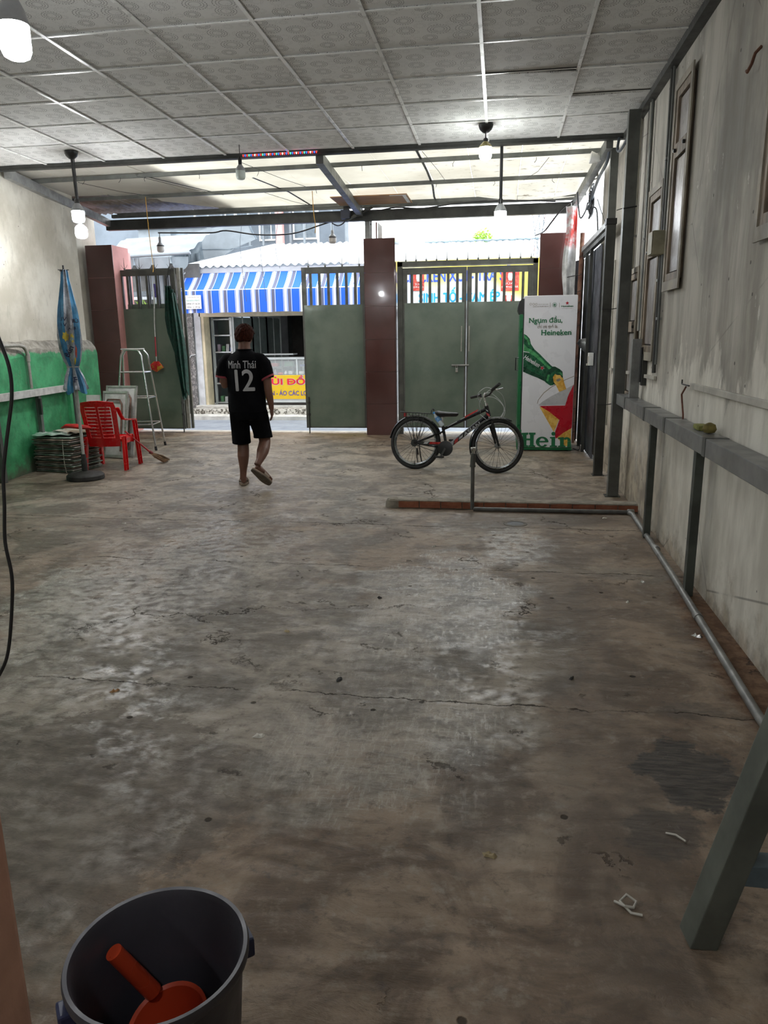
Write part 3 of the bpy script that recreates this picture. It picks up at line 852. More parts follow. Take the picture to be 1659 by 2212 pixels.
# galvanised pipe on the floor, turning along the kerb and rising to a tap
t = thing('water_pipe', 'galvanised pipe along the right wall base and the kerb with upright tap', 'pipe', (1.2, 6.78, 0))
pts = [(1.055, -0.5, .022), (1.11, 3.1, .022), (1.17, 5.0, .022), (1.20, 6.70, .022), (1.18, 6.775, .022), (1.10, 6.79, .022), (-0.18, 6.79, .022)]
m = MB(); m.tube(pts[:5], 0.021, 12); m.build('long_pipe', pm('galvanised_pipe', (0.21, 0.21, 0.20), 0.45, 0.35, 0.25, 9, 0.1, 30), t, smooth=True)
m = MB(); m.tube([(1.17, 6.785, .022), (-0.22, 6.785, .022)], 0.019, 10); m.build('kerb_pipe', pm('grey_pipe', (0.12, 0.12, 0.115), 0.5, 0.2, 0.2, 9), t, smooth=True)
m = MB(); m.tube([(-0.23, 6.785, 0.02), (-0.23, 6.785, 0.42)], 0.018, 10); m.build('riser', bpy.data.materials['grey_pipe'], t, smooth=True)
m = MB(); m.tube([(-0.23, 6.785, 0.42), (-0.23, 6.785, 0.44)], 0.027, 10); m.tube([(-0.232, 6.785, 0.44), (-0.225, 6.785, 0.545)], 0.024, 10); m.build('collar', MT['steel'], t, smooth=True)
m = MB(); m.tube([(-0.225, 6.785, 0.545), (-0.222, 6.785, 0.60)], 0.017, 10); m.tube([(-0.25, 6.785, 0.585), (-0.205, 6.785, 0.59)], 0.015, 8); m.build('tap', MT['chrome'], t, smooth=True)
m = MB(); m.lathe([(0.024, -0.03), (0.028, -0.025), (0.028, 0.025), (0.024, 0.03)], (1.195, 6.78, 0.024), 12, Matrix.Rotation(PI / 2, 3, 'Y')); m.build('elbow', bpy.data.materials['galvanised_pipe'], t, smooth=True)
for y in (5.6, 4.2, 2.6):
    f = (y - 3.1) / 1.9
    m = MB(); m.tube([(1.11 + 0.06 * f, y - .03, .022), (1.11 + 0.06 * f, y + .03, .022)], 0.0255, 12); m.build('coupling', bpy.data.materials['galvanised_pipe'], t, smooth=True)

# brick kerb
t = thing('brick_kerb', 'low kerb of red ribbed bricks across the floor, ending at the right wall', 'kerb', (0.1, 6.92, 0))
m = MB()
m.add([], [])
m.box(-0.96, 1.27, 6.865, 6.97, 0.0, 0.070)
m.build('mortar', pm('kerb_mortar', (0.20, 0.175, 0.14), 0.9, 0, 0.3, 9, 0.4, 40), t)
m = MB()
def ktop(u, v):
    x = -1.03 + 2.30 * u
    prof = [(6.853, 0.068), (6.856, 0.076), (6.87, 0.082), (6.98, 0.080), (7.02, 0.05), (7.06, 0.0)][int(round(v * 5))]
    j = 0.006 * noise.noise(Vector((x * 9, v * 5, 3)))
    return (x, prof[0] + j, prof[1] + j * .8)
m.grid(ktop, 120, 5)
m.build('cement_cap', pm('cement_cap', (0.24, 0.215, 0.175), 0.9, 0, 0.25, 9, 0.5, 40), t, smooth=True)
m = MB()
m.loft([(-1.0, 6.92, 0.0, 0.07, 0.075), (-1.0, 6.92, 0.05, 0.065, 0.07), (-0.995, 6.92, 0.085, 0.05, 0.06), (-0.99, 6.93, 0.090, 0.02, 0.03)], 14)
m.build('end_mortar', bpy.data.materials['cement_cap'], t, smooth=True)
brick0 = None
bm_ = MB()
prof = []
for k in range(4):
    z = 0.007 + k * 0.0155
    prof += [(0.0, z), (0.0, z + .0105), (0.0035, z + .0115), (0.0035, z + .0145)]
poly = [(0.02, 0.006)] + prof + [(0.0, 0.0695), (0.02, 0.070)]
bm_.prism(poly, -0.097, 0.097, 'X')
bmat = pm('red_hollow_brick', (0.26, 0.085, 0.045), 0.85, 0, 0.35, 7, 0.3, 40, c2=(0.42, 0.17, 0.095))
for k in range(11):
    x = -0.835 + k * 0.203
    if brick0 is None:
        brick0 = bm_.build('brick', bmat, t, world=False); brick0.location = (x - 0.1, 6.852 - 6.92, 0)
    else:
        o = inst(brick0, 'brick', (x - 0.1, 6.852 - 6.92 + random.uniform(-.003, .003), random.uniform(-.002, .002)), t)

# fittings on the right wall
def wall_pipe(y, z0, z1, r, mt, label, dy=0.0, x=1.245, clips=()):
    t = thing('wall_pipe', label, 'pipe', (x, y, z0))
    m = MB(); m.tube([(x, y - dy, z0), (x, y, z1)], r, 8); m.build('pipe', mt, t, smooth=True)
    for c in clips:
        m = MB(); m.box(x - r - .004, 1.27, y - .02 - dy * 0.5, y + .02 - dy * .5, c, c + .02); m.build('clip', MT['steel_l'], t)
    return t
wall_pipe(6.50, 1.28, 3.545, 0.016, MT['steel_d'], 'thin dark pipe down the wall between the first and second window', 0.06, clips=(2.0, 2.9))
wall_pipe(6.44, 1.35, 3.545, 0.010, MT['steel'], 'slim grey conduit beside the dark wall pipe', 0.06, clips=(1.7,))
wall_pipe(7.25, 1.62, 3.545, 0.014, MT['steel'], 'thin grey pipe between the second and third window', 0.05, clips=(2.4,))
wall_pipe(7.34, 1.62, 3.545, 0.009, MT['cablew'], 'pale cable run between the second and third window', 0.05)
wall_pipe(7.85, 0.95, 3.545, 0.020, MT['cablew'], 'white plastic pipe behind the tall steel post', 0.0, clips=(1.5, 2.5))
wall_pipe(9.02, 0.55, 2.4, 0.014, MT['cablew'], 'short white plastic pipe beside the capped post', 0.0)

t = thing('junction_box', 'beige square junction box on the wall below the first window', 'box', (1.22, 6.45, 2.2))
m = MB(); m.box(1.16, 1.27, 6.38, 6.56, 2.20, 2.38, 0.008); m.build('housing', pm('beige_plastic', (0.30, 0.275, 0.19), 0.6, 0, 0.2, 8), t)
m = MB(); m.box(1.152, 1.16, 6.385, 6.555, 2.205, 2.375, 0.003); m.build('lid', bpy.data.materials['beige_plastic'], t)
t = thing('wall_socket', 'small white socket box on the wall just beyond the capped post', 'socket', (1.25, 10.3, 1.2))
m = MB(); m.box(1.125, 1.185, 10.02, 10.16, 1.20, 1.36, 0.006); m.build('box', MT['white'], t)
m = MB(); m.box(1.12, 1.125, 10.05, 10.13, 1.24, 1.32, 0.002); m.build('cover', MT['cablew'], t)
m = MB(); m.box(1.105, 1.125, 10.07, 10.11, 1.20, 1.225); m.build('plug', MT['cablew'], t)
t = thing('flood_lamp', 'grey shaded lamp pointing down above the white socket', 'lamp', (1.15, 10.95, 1.4))
Mr = Matrix.Rotation(math.radians(-68), 3, 'Y')
m = MB(); m.lathe([(0.025, 0.08), (0.05, 0.05), (0.088, -0.02), (0.105, -0.09), (0.100, -0.09), (0.083, -0.02), (0.045, 0.045)], (1.13, 10.80, 1.47), 18, Mr, True, True); m.build('shade', MT['steel_l'], t, smooth=True)
m = MB(); m.tube([(1.20, 10.80, 1.46), (1.24, 10.85, 1.44), (1.20, 10.98, 1.44)], 0.012, 8); m.build('bracket', MT['black'], t)
t = thing('door_bolt', 'old iron bolt and small white switch low on the wall', 'bolt', (1.25, 6.75, 1.1))
m = MB(); m.box(1.225, 1.27, 6.86, 6.93, 1.15, 1.42, 0.004); m.build('plate', MT['steel_d'], t)
m = MB(); m.rod((1.22, 6.89, 1.18), (1.22, 6.89, 1.48), 0.012); m.build('bar', MT['black'], t, smooth=True)
m = MB(); m.box(1.235, 1.27, 6.97, 7.05, 1.36, 1.48, 0.004); m.build('switch', MT['white'], t)
t = thing('conduit', 'narrow horizontal conduit below the second window', 'conduit', (1.25, 6.6, 1.24))
m = MB(); m.beam((1.255, 6.42, 1.24), (1.255, 9.0, 1.20), 0.02, 0.03); m.build('trunking', MT['cablew'], t)
t = thing('conduit', 'white cable trunking on the near right wall above the rail', 'conduit', (1.25, 4.6, 1.25))
m = MB(); m.beam((1.255, 5.22, 1.255), (1.255, -2.5, 1.29), 0.022, 0.038, bev=0.003); m.build('trunking', MT['cablew'], t)
m = MB(); m.rod((1.24, 5.42, 1.255), (1.24, 5.22, 1.255), 0.005, 6); m.rod((1.24, 5.42, 1.255), (1.24, 5.42, 1.285), 0.005, 6); m.build('hook', MT['black'], t)
t = thing('hanging_wire', 'short reddish wire dangling from the white trunking', 'wire', (1.23, 5.2, 1.0))
m = MB(); m.tube([(1.235, 5.28, 1.245), (1.225, 5.34, 1.19), (1.235, 5.35, 1.13), (1.228, 5.27, 1.06), (1.23, 5.27, 1.02)], 0.006, 6); m.build('wire', pm('red_brown_wire', (0.14, 0.05, 0.03), 0.6), t, smooth=True)
m = MB(); m.tube([(1.23, 5.27, 1.02), (1.23, 5.24, 0.995), (1.23, 5.25, 0.975), (1.23, 5.29, 0.985), (1.23, 5.28, 1.01)], 0.004, 6); m.build('clip', MT['steel_l'], t, smooth=True)
t = thing('wall_hook', 'rusty hook high on the near right wall', 'hook', (1.25, 4.42, 2.9))
m = MB(); m.tube([(1.268, 4.42, 3.0), (1.24, 4.42, 2.97), (1.225, 4.41, 2.92), (1.215, 4.44, 2.89), (1.22, 4.47, 2.905)], 0.008, 8); m.build('hook', MT['rust'], t, smooth=True)

# ------------------------------------------------------------------ rail and pipe on the left wall
t = thing('wall_rail', 'pale steel rail along the green left wall', 'rail', (-5.75, 8.0, 0))
def LW(y, off, z): return (lwx(y, off), y, z)
m = MB(); m.beam(LW(7.82, .06, .975), LW(10.0, .06, .975), 0.06, 0.085); m.beam((-5.66, -2.5, .975), (-5.66, 7.83, .975), 0.06, 0.085); m.build('rail', MT['rail_l'], t)
for y in (8.68, 9.68, 7.7):
    m = MB(); m.beam(LW(y, .05, 0), LW(y, .05, .93), 0.05, 0.05); m.build('prop', MT['steel'], t)
m = MB(); m.beam(LW(8.62, .10, .70), LW(8.62, .10, .90), 0.04, 0.03); m.build('hinge', MT['steel_d'], t)
m = MB(); m.beam(LW(9.50, .08, 0.0), LW(9.50, .08, 1.42), 0.05, 0.06); m.build('green_stud', MT['green'], t)
t = thing('wall_pipe', 'grey plastic pipe bending down over the green left wall', 'pipe', (-5.78, 8.3, 1.0))
m = MB(); m.tube([LW(4.0, .04, 1.555), LW(8.38, .04, 1.555), LW(8.47, .05, 1.54), LW(8.53, .05, 1.49), LW(8.55, .05, 1.42)], 0.022, 10); m.build('upper_pipe', pm('grey_plastic_pipe', (0.26, 0.25, 0.22), 0.6, 0, 0.2, 8), t, smooth=True)
m = MB(); m.tube([LW(8.55, .05, 1.42), LW(8.55, .05, 1.03)], 0.018, 10); m.build('down_pipe', bpy.data.materials['grey_plastic_pipe'], t, smooth=True)
m = MB(); m.tube([LW(8.55, .05, 1.36), LW(8.55, .05, 1.46)], 0.026, 10); m.build('coupling', bpy.data.materials['grey_plastic_pipe'], t, smooth=True)

# ------------------------------------------------------------------ gate pillars
def pillar(x0, x1, y0, y1, h, label, side_pink=False):
    t = thing('gate_pillar', label, 'pillar', ((x0 + x1) / 2, (y0 + y1) / 2, 0))
    m = MB(); m.box(x0 + .012, x1 - .012, y0 + .012, y1 - .004, 0.0, h - .004); m.build('core', MT['pink'] if side_pink else MT['grout'], t)
    nz = 6; hh = h / nz
    for k in range(nz):
        z0 = k * hh + .002; z1 = (k + 1) * hh - .002
        z0 = max(z0, 0.001)
        m = MB(); m.box(x0 + .012, x1 - .012, y0, y0 + .011, z0, z1, 0.0015); m.build('tile', MT['tilebr'], t)
        if not side_pink:
            m = MB(); m.box(x1 - .011, x1, y0 + .002, y1 - .004, z0, z1, 0.0015); m.build('tile', MT['tilebr'], t)
        m = MB(); m.box(x0, x0 + .011, y0 + .002, y1 - .004, z0, z1, 0.0015); m.build('tile', MT['tilebr'], t)
    return t
pillar(-6.92, -6.43, 12.18, 12.75, 3.15, 'brown tiled gate pillar on the left with a pink inner side', True)
pillar(-2.18, -1.68, 12.18, 12.7, 3.11, 'brown tiled gate pillar in the middle of the opening')
pillar(0.56, 1.03, 12.18, 12.7, 3.10, 'brown tiled gate pillar on the right behind the fridge')
# steel post and boards on top of the middle pillar
t = thing('roof_post', 'short grey steel post on top of the middle pillar carrying the beam', 'post', (-2.15, 12.3, 3.11))
m = MB(); m.box(-2.17, -2.09, 12.28, 12.36, 3.111, 3.60); m.build('post', MT['steel_l'], t)
m = MB(); m.box(-2.085, -2.06, 12.28, 12.31, 3.111, 3.42); m.build('angle_bar', MT['steel_l'], t)
for z in (3.33, 3.38): 
    m = MB(); m.lathe([(0.012, 0), (0.012, 0.01)], (-2.072, 12.28, z), 10, Matrix.Rotation(PI / 2, 3, 'X')); m.build('bolt', MT['black'], t)
m = MB(); m.beam((-2.42, 12.05, 3.37), (-2.0, 12.02, 3.545), 0.035, 0.035); m.build('brace', MT['steel_d'], t)
t = thing('meter_box', 'small dark box hanging from the beam left of the middle pillar', 'box', (-2.4, 12.0, 3.4))
m = MB(); m.box(-2.50, -2.36, 12.0, 12.1, 3.39, 3.52, 0.006); m.build('body', pm('navy_box', (0.03, 0.035, 0.06), 0.5), t)
m = MB(); m.box(-2.46, -2.37, 12.03, 12.08, 3.52, 3.60); m.build('hanger', MT['black'], t)
t = thing('white_board', 'white panel standing on the middle pillar', 'board', (-1.95, 12.5, 3.11))
m = MB(); m.beam((-2.02, 12.50, 3.112), (-2.02, 12.50, 3.39), 0.02, 0.02, up=(0, 1, 0)); m.build('edge', pm('brown_edge', (0.12, 0.05, 0.04), 0.6), t)
m = MB(); m.prism([(-2.0, 3.112), (-1.93, 3.112), (-1.93, 3.33), (-2.0, 3.39)], 12.5, 12.52); m.build('panel', MT['white'], t)
t = thing('plywood_board', 'tan plywood board lying on the roof purlins above the middle pillar', 'board', (-1.7, 11.4, 3.55))
m = MB(); m.box(-2.45, -1.35, 11.05, 11.75, 3.535, 3.548)
m.build('board', MT['plywood'], t)
m = MB(); m.box(-1.60, -1.36, 11.06, 11.12, 3.5345, 3.5352); m.box(-1.42, -1.37, 11.12, 11.7, 3.5345, 3.5352); m.build('tape', MT['white'], t)

# ------------------------------------------------------------------ gates
def leaf(x0, x1, y, z0, z1, label, nb, spikes=True, rz=0.0, zb=2.12, wide=0.075):
    t = thing('gate_leaf', label, 'gate', (x0, y, 0))
    W = x1 - x0
    def bx(name, mt, *a, bev=0.003):
        m = MB(); m.box(*a, bev); return m.build(name, mt, t, world=False)
    bx('stile', MT['gate_f'], 0, wide, -.02, .02, z0, z1)
    bx('stile', MT['gate_f'], W - wide, W, -.02, .02, z0, z1)
    bx('top_rail', MT['gate_f'], wide, W - wide, -.02, .02, z1 - .10, z1)
    bx('bottom_rail', MT['gate_f'], wide, W - wide, -.015, .015, z0, z0 + .05)
    m = MB()
    sd = x0 * 3
    def sh(u, v):
        x = 0.03 + (W - 0.06) * u; z = z0 + 0.02 + (zb - z0 - 0.02) * v
        yb = -0.026 - 0.012 * noise.noise(Vector((x * 1.6 + sd, z * 1.4, 0))) - 0.004 * noise.noise(Vector((x * 6 + sd, z * 5, 2)))
        if u in (0, 1) or v in (0, 1): yb = -0.024
        return (x, yb, z)
    m.grid(sh, 20, 36)
    m.build('sheet', MT['gate'], t, world=False, smooth=True, ang=0)
    inner = W - 2 * wide
    base = None
    for k in range(nb):
        x = wide + inner * (k + 0.5) / nb
        if base is None:
            base = bx('bar', MT['gate_f'], -.022, .022, -.012, .012, zb, z1 - .10, bev=0); base.location = (x, 0, 0)
        else: inst(base, 'bar', (x, 0, 0), t)
    if spikes:
        sp = None; ns = max(4, int(W / 0.235))
        for k in range(ns):
            x = 0.12 + (W - 0.2) * k / (ns - 1)
            if sp is None:
                m = MB(); m.tube([(0, 0, z1), (0, 0, z1 + .20)], [0.007, 0.002], 5)
                m.tube([(0, 0, z1 + .005), (-.06, 0, z1 + .085)], [0.004, 0.002], 5); m.tube([(0, 0, z1 + .005), (.06, 0, z1 + .085)], [0.004, 0.002], 5)
                m.lathe([(0.014, 0), (0.014, 0.02), (0.006, 0.035)], (0, 0, z1), 8)
                sp = m.build('spike', MT['gate_f'], t, world=False); sp.location = (x, 0, 0)
            else: inst(sp, 'spike', (x, 0, 0), t)
    t.rotation_euler = (0, 0, rz)
    return t
g1 = leaf(-6.49, -5.47, 12.42, 0.06, 2.76, 'open green sheet gate leaf beside the left pillar with green netting', 5)
g2 = leaf(-3.27, -2.22, 12.42, 0.09, 2.72, 'open green sheet gate leaf left of the middle pillar', 6)
g3 = leaf(-1.583, -0.556, 12.36, 0.11, 2.66, 'closed green gate leaf beside the middle pillar, behind the bicycle', 6, False)
g4 = leaf(-0.550, 0.473, 12.36, 0.11, 2.66, 'closed green gate leaf partly behind the tall fridge', 6, False)
# folded second leaves seen edge on
t = thing('gate_leaf', 'folded outer gate leaf seen edge on beyond the left leaf', 'gate', (-5.43, 12.45, 0))
m = MB(); m.box(-5.465, -5.41, 12.46, 12.50, 0.06, 2.78, 0.003); m.build('stile', MT['gate_fl'], t)
m = MB(); m.box(-5.405, -5.36, 12.50, 12.54, 0.06, 2.78, 0.003); m.build('stile', MT['gate_f'], t)
m = MB(); m.box(-6.40, -5.465, 12.485, 12.495, 0.06, 2.2); m.build('sheet', MT['gate'], t)
m = MB(); m.box(-6.40, -5.465, 12.47, 12.51, 2.68, 2.78); m.build('top_rail', MT['gate_f'], t)
for k in range(5):
    m = MB(); m.box(-6.348 + k * .174, -6.308 + k * .174, 12.475, 12.505, 2.2, 2.68); m.build('bar', MT['gate_f'], t)
# fixings
for g, x in ((g1, 1.0), (g2, 0.06)):
    m = MB(); m.rod((x, -.05, 0.0), (x, -.05, 0.62), 0.011, 8); m.box(x - .02, x + .02, -.05, -.02, .30, .34); m.box(x - .02, x + .02, -.05, -.02, .50, .54)
    m.build('drop_bolt', MT['steel_d'], g, world=False)
for g in (g1, g2):
    for z in (2.05, 0.5):
        m = MB(); xx = -0.02 if g is g1 else 1.07
        m.rod((xx, 0, z - .05), (xx, 0, z + .05), 0.02, 10); m.build('hinge', MT['steel_d'], g, world=False)
m = MB(); m.rod((0.955, -.06, 1.35), (0.955, -.06, 1.75), 0.010, 8); m.build('pull_bar', MT['gate_fl'], g3, world=False)
m = MB(); m.rod((0.045, -.06, 1.35), (0.045, -.06, 1.75), 0.010, 8); m.build('pull_bar', MT['gate_fl'], g4, world=False)
m = MB(); m.rod((0.80, -.055, 1.13), (1.08, -.055, 1.13), 0.016, 8); m.build('slide_bolt', MT['steel_l'], g3, world=False)
m = MB(); m.box(0.86, 0.91, -.09, -.05, 1.02, 1.09, 0.008); m.tube([(0.87, -.07, 1.09), (0.872, -.07, 1.125), (0.885, -.07, 1.14), (0.898, -.07, 1.125), (0.90, -.07, 1.09)], 0.006, 6); m.build('padlock', MT['chrome'], g3, world=False)
# outer frame of the closed gate
t = thing('gate_surround', 'dark steel frame with a row of spikes around the closed gates', 'frame', (-0.56, 12.36, 0))
m = MB(); m.box(-1.665, -1.585, 12.33, 12.41, 0.0, 2.75); m.build('jamb', MT['gate_f'], t)
m = MB(); m.box(0.475, 0.55, 12.33, 12.41, 0.0, 2.75); m.build('jamb', MT['gate_f'], t)
m = MB(); m.box(-1.665, 0.55, 12.33, 12.41, 2.685, 2.76); m.build('head', MT['gate_f'], t)
m = MB(); m.box(-1.60, 0.50, 12.325, 12.33, 2.668, 2.684); m.build('pale_edge', MT['gate_fl'], t)
for k in range(13):
    x = -1.53 + k * (1.97 / 12)
    m = MB(); m.tube([(x, 12.37, 2.76), (x, 12.37, 2.965)], [0.007, 0.002], 5)
    m.tube([(x, 12.37, 2.765), (x - .055, 12.37, 2.845)], [0.004, 0.002], 5); m.tube([(x, 12.37, 2.765), (x + .055, 12.37, 2.845)], [0.004, 0.002], 5)
    m.lathe([(0.014, 0), (0.014, 0.02), (0.006, 0.035)], (x, 12.37, 2.76), 8)
    m.build('spike', MT['gate_f'], t)
# concrete threshold under the closed gates
struct(MB().box(-7.0, 1.3, 12.5, 12.75, -.15, -0.005).build('threshold', pm('threshold_cement', (0.42, 0.38, 0.32), 0.8, 0, 0.2, 5, 0.3, 30)))

# ------------------------------------------------------------------ bulbs
MT['glow'] = em('lit_bulb_diffuser', (0.96, 0.98, 1.0), BULB)
MT['glow_soft'] = em('weaker_lit_diffuser', (0.95, 1.0, 0.96), BULB * 0.4)
MT['bulb_off'] = pm('frosted_diffuser', (0.62, 0.70, 0.66), 0.35)
MT['bulb_off2'] = pm('frosted_white_diffuser', (0.52, 0.49, 0.47), 0.35)
MT['housing'] = pm('bulb_housing', (0.34, 0.35, 0.36), 0.4)
MT['housing_y'] = pm('bulb_housing_gold', (0.50, 0.43, 0.20), 0.35, 0.4)
def bulb(x, y, zb, label, r=0.062, lit=True, ztop=3.598, dh=0.12, hh=0.08, cap=False, cord=0.006, off='bulb_off', hs='housing', sway=(0, 0), neck=0.05, cordmat='cable', socket='black'):
    t = thing('hanging_bulb', label, 'bulb', (x, y, zb))
    R = r
    m = MB(); m.lathe([(0.006, 0.0), (R * .55, 0.002), (R * .85, 0.012), (R, 0.035), (R, dh)], (x, y, zb), 24, cap1=True)
    m.build('diffuser', (MT['glow'] if hs != 'housing_y' else MT['glow_soft']) if lit else MT[off], t, smooth=True)
    m = MB(); m.lathe([(R * 1.02, dh), (R * 1.02, dh + .012), (R * .80, dh + hh * .55), (R * .42, dh + hh)], (x, y, zb), 24); m.build('housing', MT[hs], t, smooth=True)
    if not lit and off == 'bulb_off2':
        m = MB(); m.lathe([(R * 1.03, dh - .004), (R * 1.03, dh + .016)], (x, y, zb), 24); m.build('dark_band', MT['black'], t, smooth=True)
    m = MB(); m.lathe([(R * .38, dh + hh), (R * .40, dh + hh + neck * .7), (R * .22, dh + hh + neck)], (x, y, zb), 16); m.build('socket', MT[socket], t, smooth=True)
    z0 = zb + dh + hh + neck
    zc = ztop - (0.075 if cap else 0)
    m = MB(); m.tube([(x, y, z0 - .005), (x + sway[0] * .4, y + sway[1] * .4, z0 + (zc - z0) * .4), (x + sway[0] * .8, y + sway[1] * .8, z0 + (zc - z0) * .8), (x + sway[0], y + sway[1], zc)], cord, 8)
    m.build('cord', MT[cordmat], t, smooth=True)
    if cap:
        m = MB(); m.lathe([(0.010, -.078), (0.030, -.07), (0.058, -.045), (0.070, -.015), (0.072, 0.0)], (x + sway[0], y + sway[1], ztop - .004), 20); m.build('ceiling_rose', MT['black'], t, smooth=True)
    return t
bulb(-2.10, 3.30, 2.79, 'lit bulb at the top left corner, nearest to the viewer', r=0.062, dh=0.135, hh=0.11, neck=0.12, socket='housing')
bulb(-4.64, 8.10, 2.87, 'lit bulb on a thick black cord, upper of the two by the left wall', r=0.066, cap=True, cord=0.014, dh=0.12, sway=(-0.01, 0))
bulb(-4.75, 8.32, 2.735, 'lit bulb beyond the left cord lamp, lower of the two by the left wall', r=0.066, dh=0.105, hh=0.05, ztop=3.598)
bulb(-0.19, 7.95, 3.275, 'lit bulb with a gold collar close under the ceiling near the right', r=0.060, cap=True, dh=0.115, hh=0.05, neck=0.035, hs='housing_y')
bulb(-0.035, 8.72, 2.81, 'lit bulb on a long thick black cord near the gate opening', r=0.064, cord=0.017, ztop=3.60, dh=0.10, hh=0.08, neck=0.06)
bulb(-2.785, 8.20, 3.25, 'unlit greenish bulb hanging near the string of coloured lights', r=0.050, lit=False, dh=0.09, hh=0.06, neck=0.08, cord=0.004)
bulb(-5.78, 12.62, 3.05, 'unlit bulb with a dark band hanging outside above the left gate leaf', r=0.062, lit=False, off='bulb_off2', ztop=3.37, dh=0.10, hh=0.07, neck=0.09, socket='housing')
bulb(-2.70, 12.285, 3.06, 'unlit bulb with a dark band hanging outside left of the middle pillar', r=0.060, lit=False, off='bulb_off2', ztop=3.375, dh=0.09, hh=0.06, neck=0.06, cord=0.004, socket='housing')
# unseen bulbs added behind the viewpoint to even out the foreground light
bulb(-3.9, -0.6, 2.9, 'unseen lit bulb added behind the viewpoint on the left', cap=True)
bulb(-0.6, -0.6, 2.9, 'unseen lit bulb added behind the viewpoint on the right', cap=True)

t = thing('spot_lamp', 'white cone shaped lamp head under the right end of the nearest purlin', 'lamp', (1.0, 9.2, 3.45))
m = MB(); m.lathe([(0.02, -.07), (0.035, -.05), (0.062, .03), (0.066, .05), (0.05, .055)], (0.99, 9.18, 3.50), 18, Matrix.Rotation(math.radians(-80), 3, 'Y')); m.build('head', MT['white'], t, smooth=True)
m = MB(); m.tube([(1.05, 9.18, 3.50), (1.07, 9.2, 3.53), (1.08, 9.22, 3.56)], .012, 8); m.build('arm', MT['black'], t)
# string of coloured fairy lights on the beam
t = thing('fairy_lights', 'short string of red, blue and green fairy lights on the ceiling beam', 'lights', (-2.8, 8.57, 3.56))
m = MB(); m.rod((-2.88, 8.575, 3.585), (-2.02, 8.575, 3.585), 0.004, 6); m.build('cord', MT['cablew'], t)
cols = [em('red_light', (0.9, 0.03, 0.02), 1.6), em('blue_light', (0.03, 0.10, 0.9), 1.6), em('green_light', (0.05, 0.75, 0.25), 1.6), em('white_light', (0.9, 0.85, 0.8), 1.2)]
led = {}
for k in range(38):
    c = cols[(0, 1, 0, 2, 1, 0, 3)[k % 7]]
    x = -2.87 + k * 0.0225
    if c.name not in led:
        m = MB(); m.lathe([(0.002, -.010), (0.006, -.006), (0.0065, .008), (0.003, 0.012)], (0, 0, 0), 8)
        o = m.build('led', c, t, world=False); led[c.name] = o; o.location = (x + 2.8, 0.0, 0.012)
    else: inst(led[c.name], 'led', (x + 2.8, 0, 0.012), t)

# ------------------------------------------------------------------ loose cables
def cable(label, pts, r=0.008, mt='cable', name='cable'):
    P_ = [Vector(p) for p in pts]; out = []
    for i in range(len(P_) - 1):
        p0, p1, p2, p3 = P_[max(i - 1, 0)], P_[i], P_[i + 1], P_[min(i + 2, len(P_) - 1)]
        for k in range(5):
            u = k / 5
            out.append(0.5 * ((2 * p1) + (p2 - p0) * u + (2 * p0 - 5 * p1 + 4 * p2 - p3) * u * u + (3 * p1 - p0 - 3 * p2 + p3) * u ** 3))
    out.append(P_[-1])
    m = MB(); m.tube(out, r, 7)
    return tag(m.build(name, MT[mt], smooth=True), label, 'cable')
cable('black cable sagging across the gate opening between the two unlit bulbs', [(-5.80, 12.62, 3.37), (-5.3, 12.6, 3.35), (-4.8, 12.55, 3.33), (-4.55, 12.52, 3.35), (-4.0, 12.45, 3.26), (-3.4, 12.4, 3.25), (-2.9, 12.3, 3.35), (-2.7, 12.28, 3.40)], 0.012)
cable('black cable looping under the small dark box', [(-2.7, 12.28, 3.37), (-2.58, 12.15, 3.31), (-2.47, 12.05, 3.33), (-2.43, 12.05, 3.385)], 0.009)
cable('black cable strung under the boards right of the middle pillar', [(-2.1, 11.9, 3.50), (-1.9, 11.8, 3.45), (-1.6, 11.8, 3.49), (-1.2, 11.8, 3.46), (-0.6, 11.8, 3.52), (0.2, 11.85, 3.53), (0.75, 11.9, 3.50)], 0.011)
cable('black cable dropping behind the right gate pillar', [(1.0, 11.9, 3.50), (0.85, 12.0, 3.40), (0.72, 12.1, 3.25), (0.62, 12.3, 3.14), (0.50, 12.6, 3.12)], 0.011)
cable('thick blue grey cable drooping from the ceiling edge to the coil by the right wall', [(1.10, 8.75, 3.56), (1.10, 9.0, 3.42), (1.11, 9.8, 3.40), (1.14, 10.5, 3.38), (1.14, 10.8, 3.30), (1.12, 11.0, 3.24)], 0.018, 'cableg')
cable('grey cable forming a short loop at the top of the posts', [(1.16, 8.60, 3.56), (1.13, 8.45, 3.42), (1.14, 8.3, 3.38), (1.17, 8.1, 3.44), (1.19, 7.95, 3.56)], 0.014, 'cableg')
cable('thin black cable hanging in a loop against the wall beyond the posts', [(1.23, 9.1, 3.45), (1.23, 9.2, 3.0), (1.24, 9.9, 2.92), (1.24, 10.4, 3.1), (1.2, 10.6, 3.3)], 0.006)
cable('pale cable twisting over the right rafter', [(1.10, 9.9, 3.53), (1.12, 10.0, 3.45), (1.10, 10.3, 3.47), (1.09, 10.6, 3.40)], 0.009, 'cablew')
cable('black cable arching from the coil across the bright gap', [(0.98, 11.0, 3.46), (1.02, 11.2, 3.30), (1.08, 11.5, 3.20), (1.12, 11.3, 3.25), (1.12, 11.0, 3.32)], 0.011)
cable('dark cable running down beside the bright gap by the right wall', [(1.14, 10.95, 3.25), (1.20, 10.7, 3.20), (1.22, 10.62, 3.0), (1.23, 10.6, 2.8)], 0.010)
cable('black cable trailing down behind the fridge to the floor', [(1.17, 10.6, 1.2), (1.15, 10.7, 0.9), (1.16, 10.6, 0.5), (1.14, 10.7, 0.15), (1.12, 10.62, 0.02), (1.05, 10.75, 0.012)], 0.007)
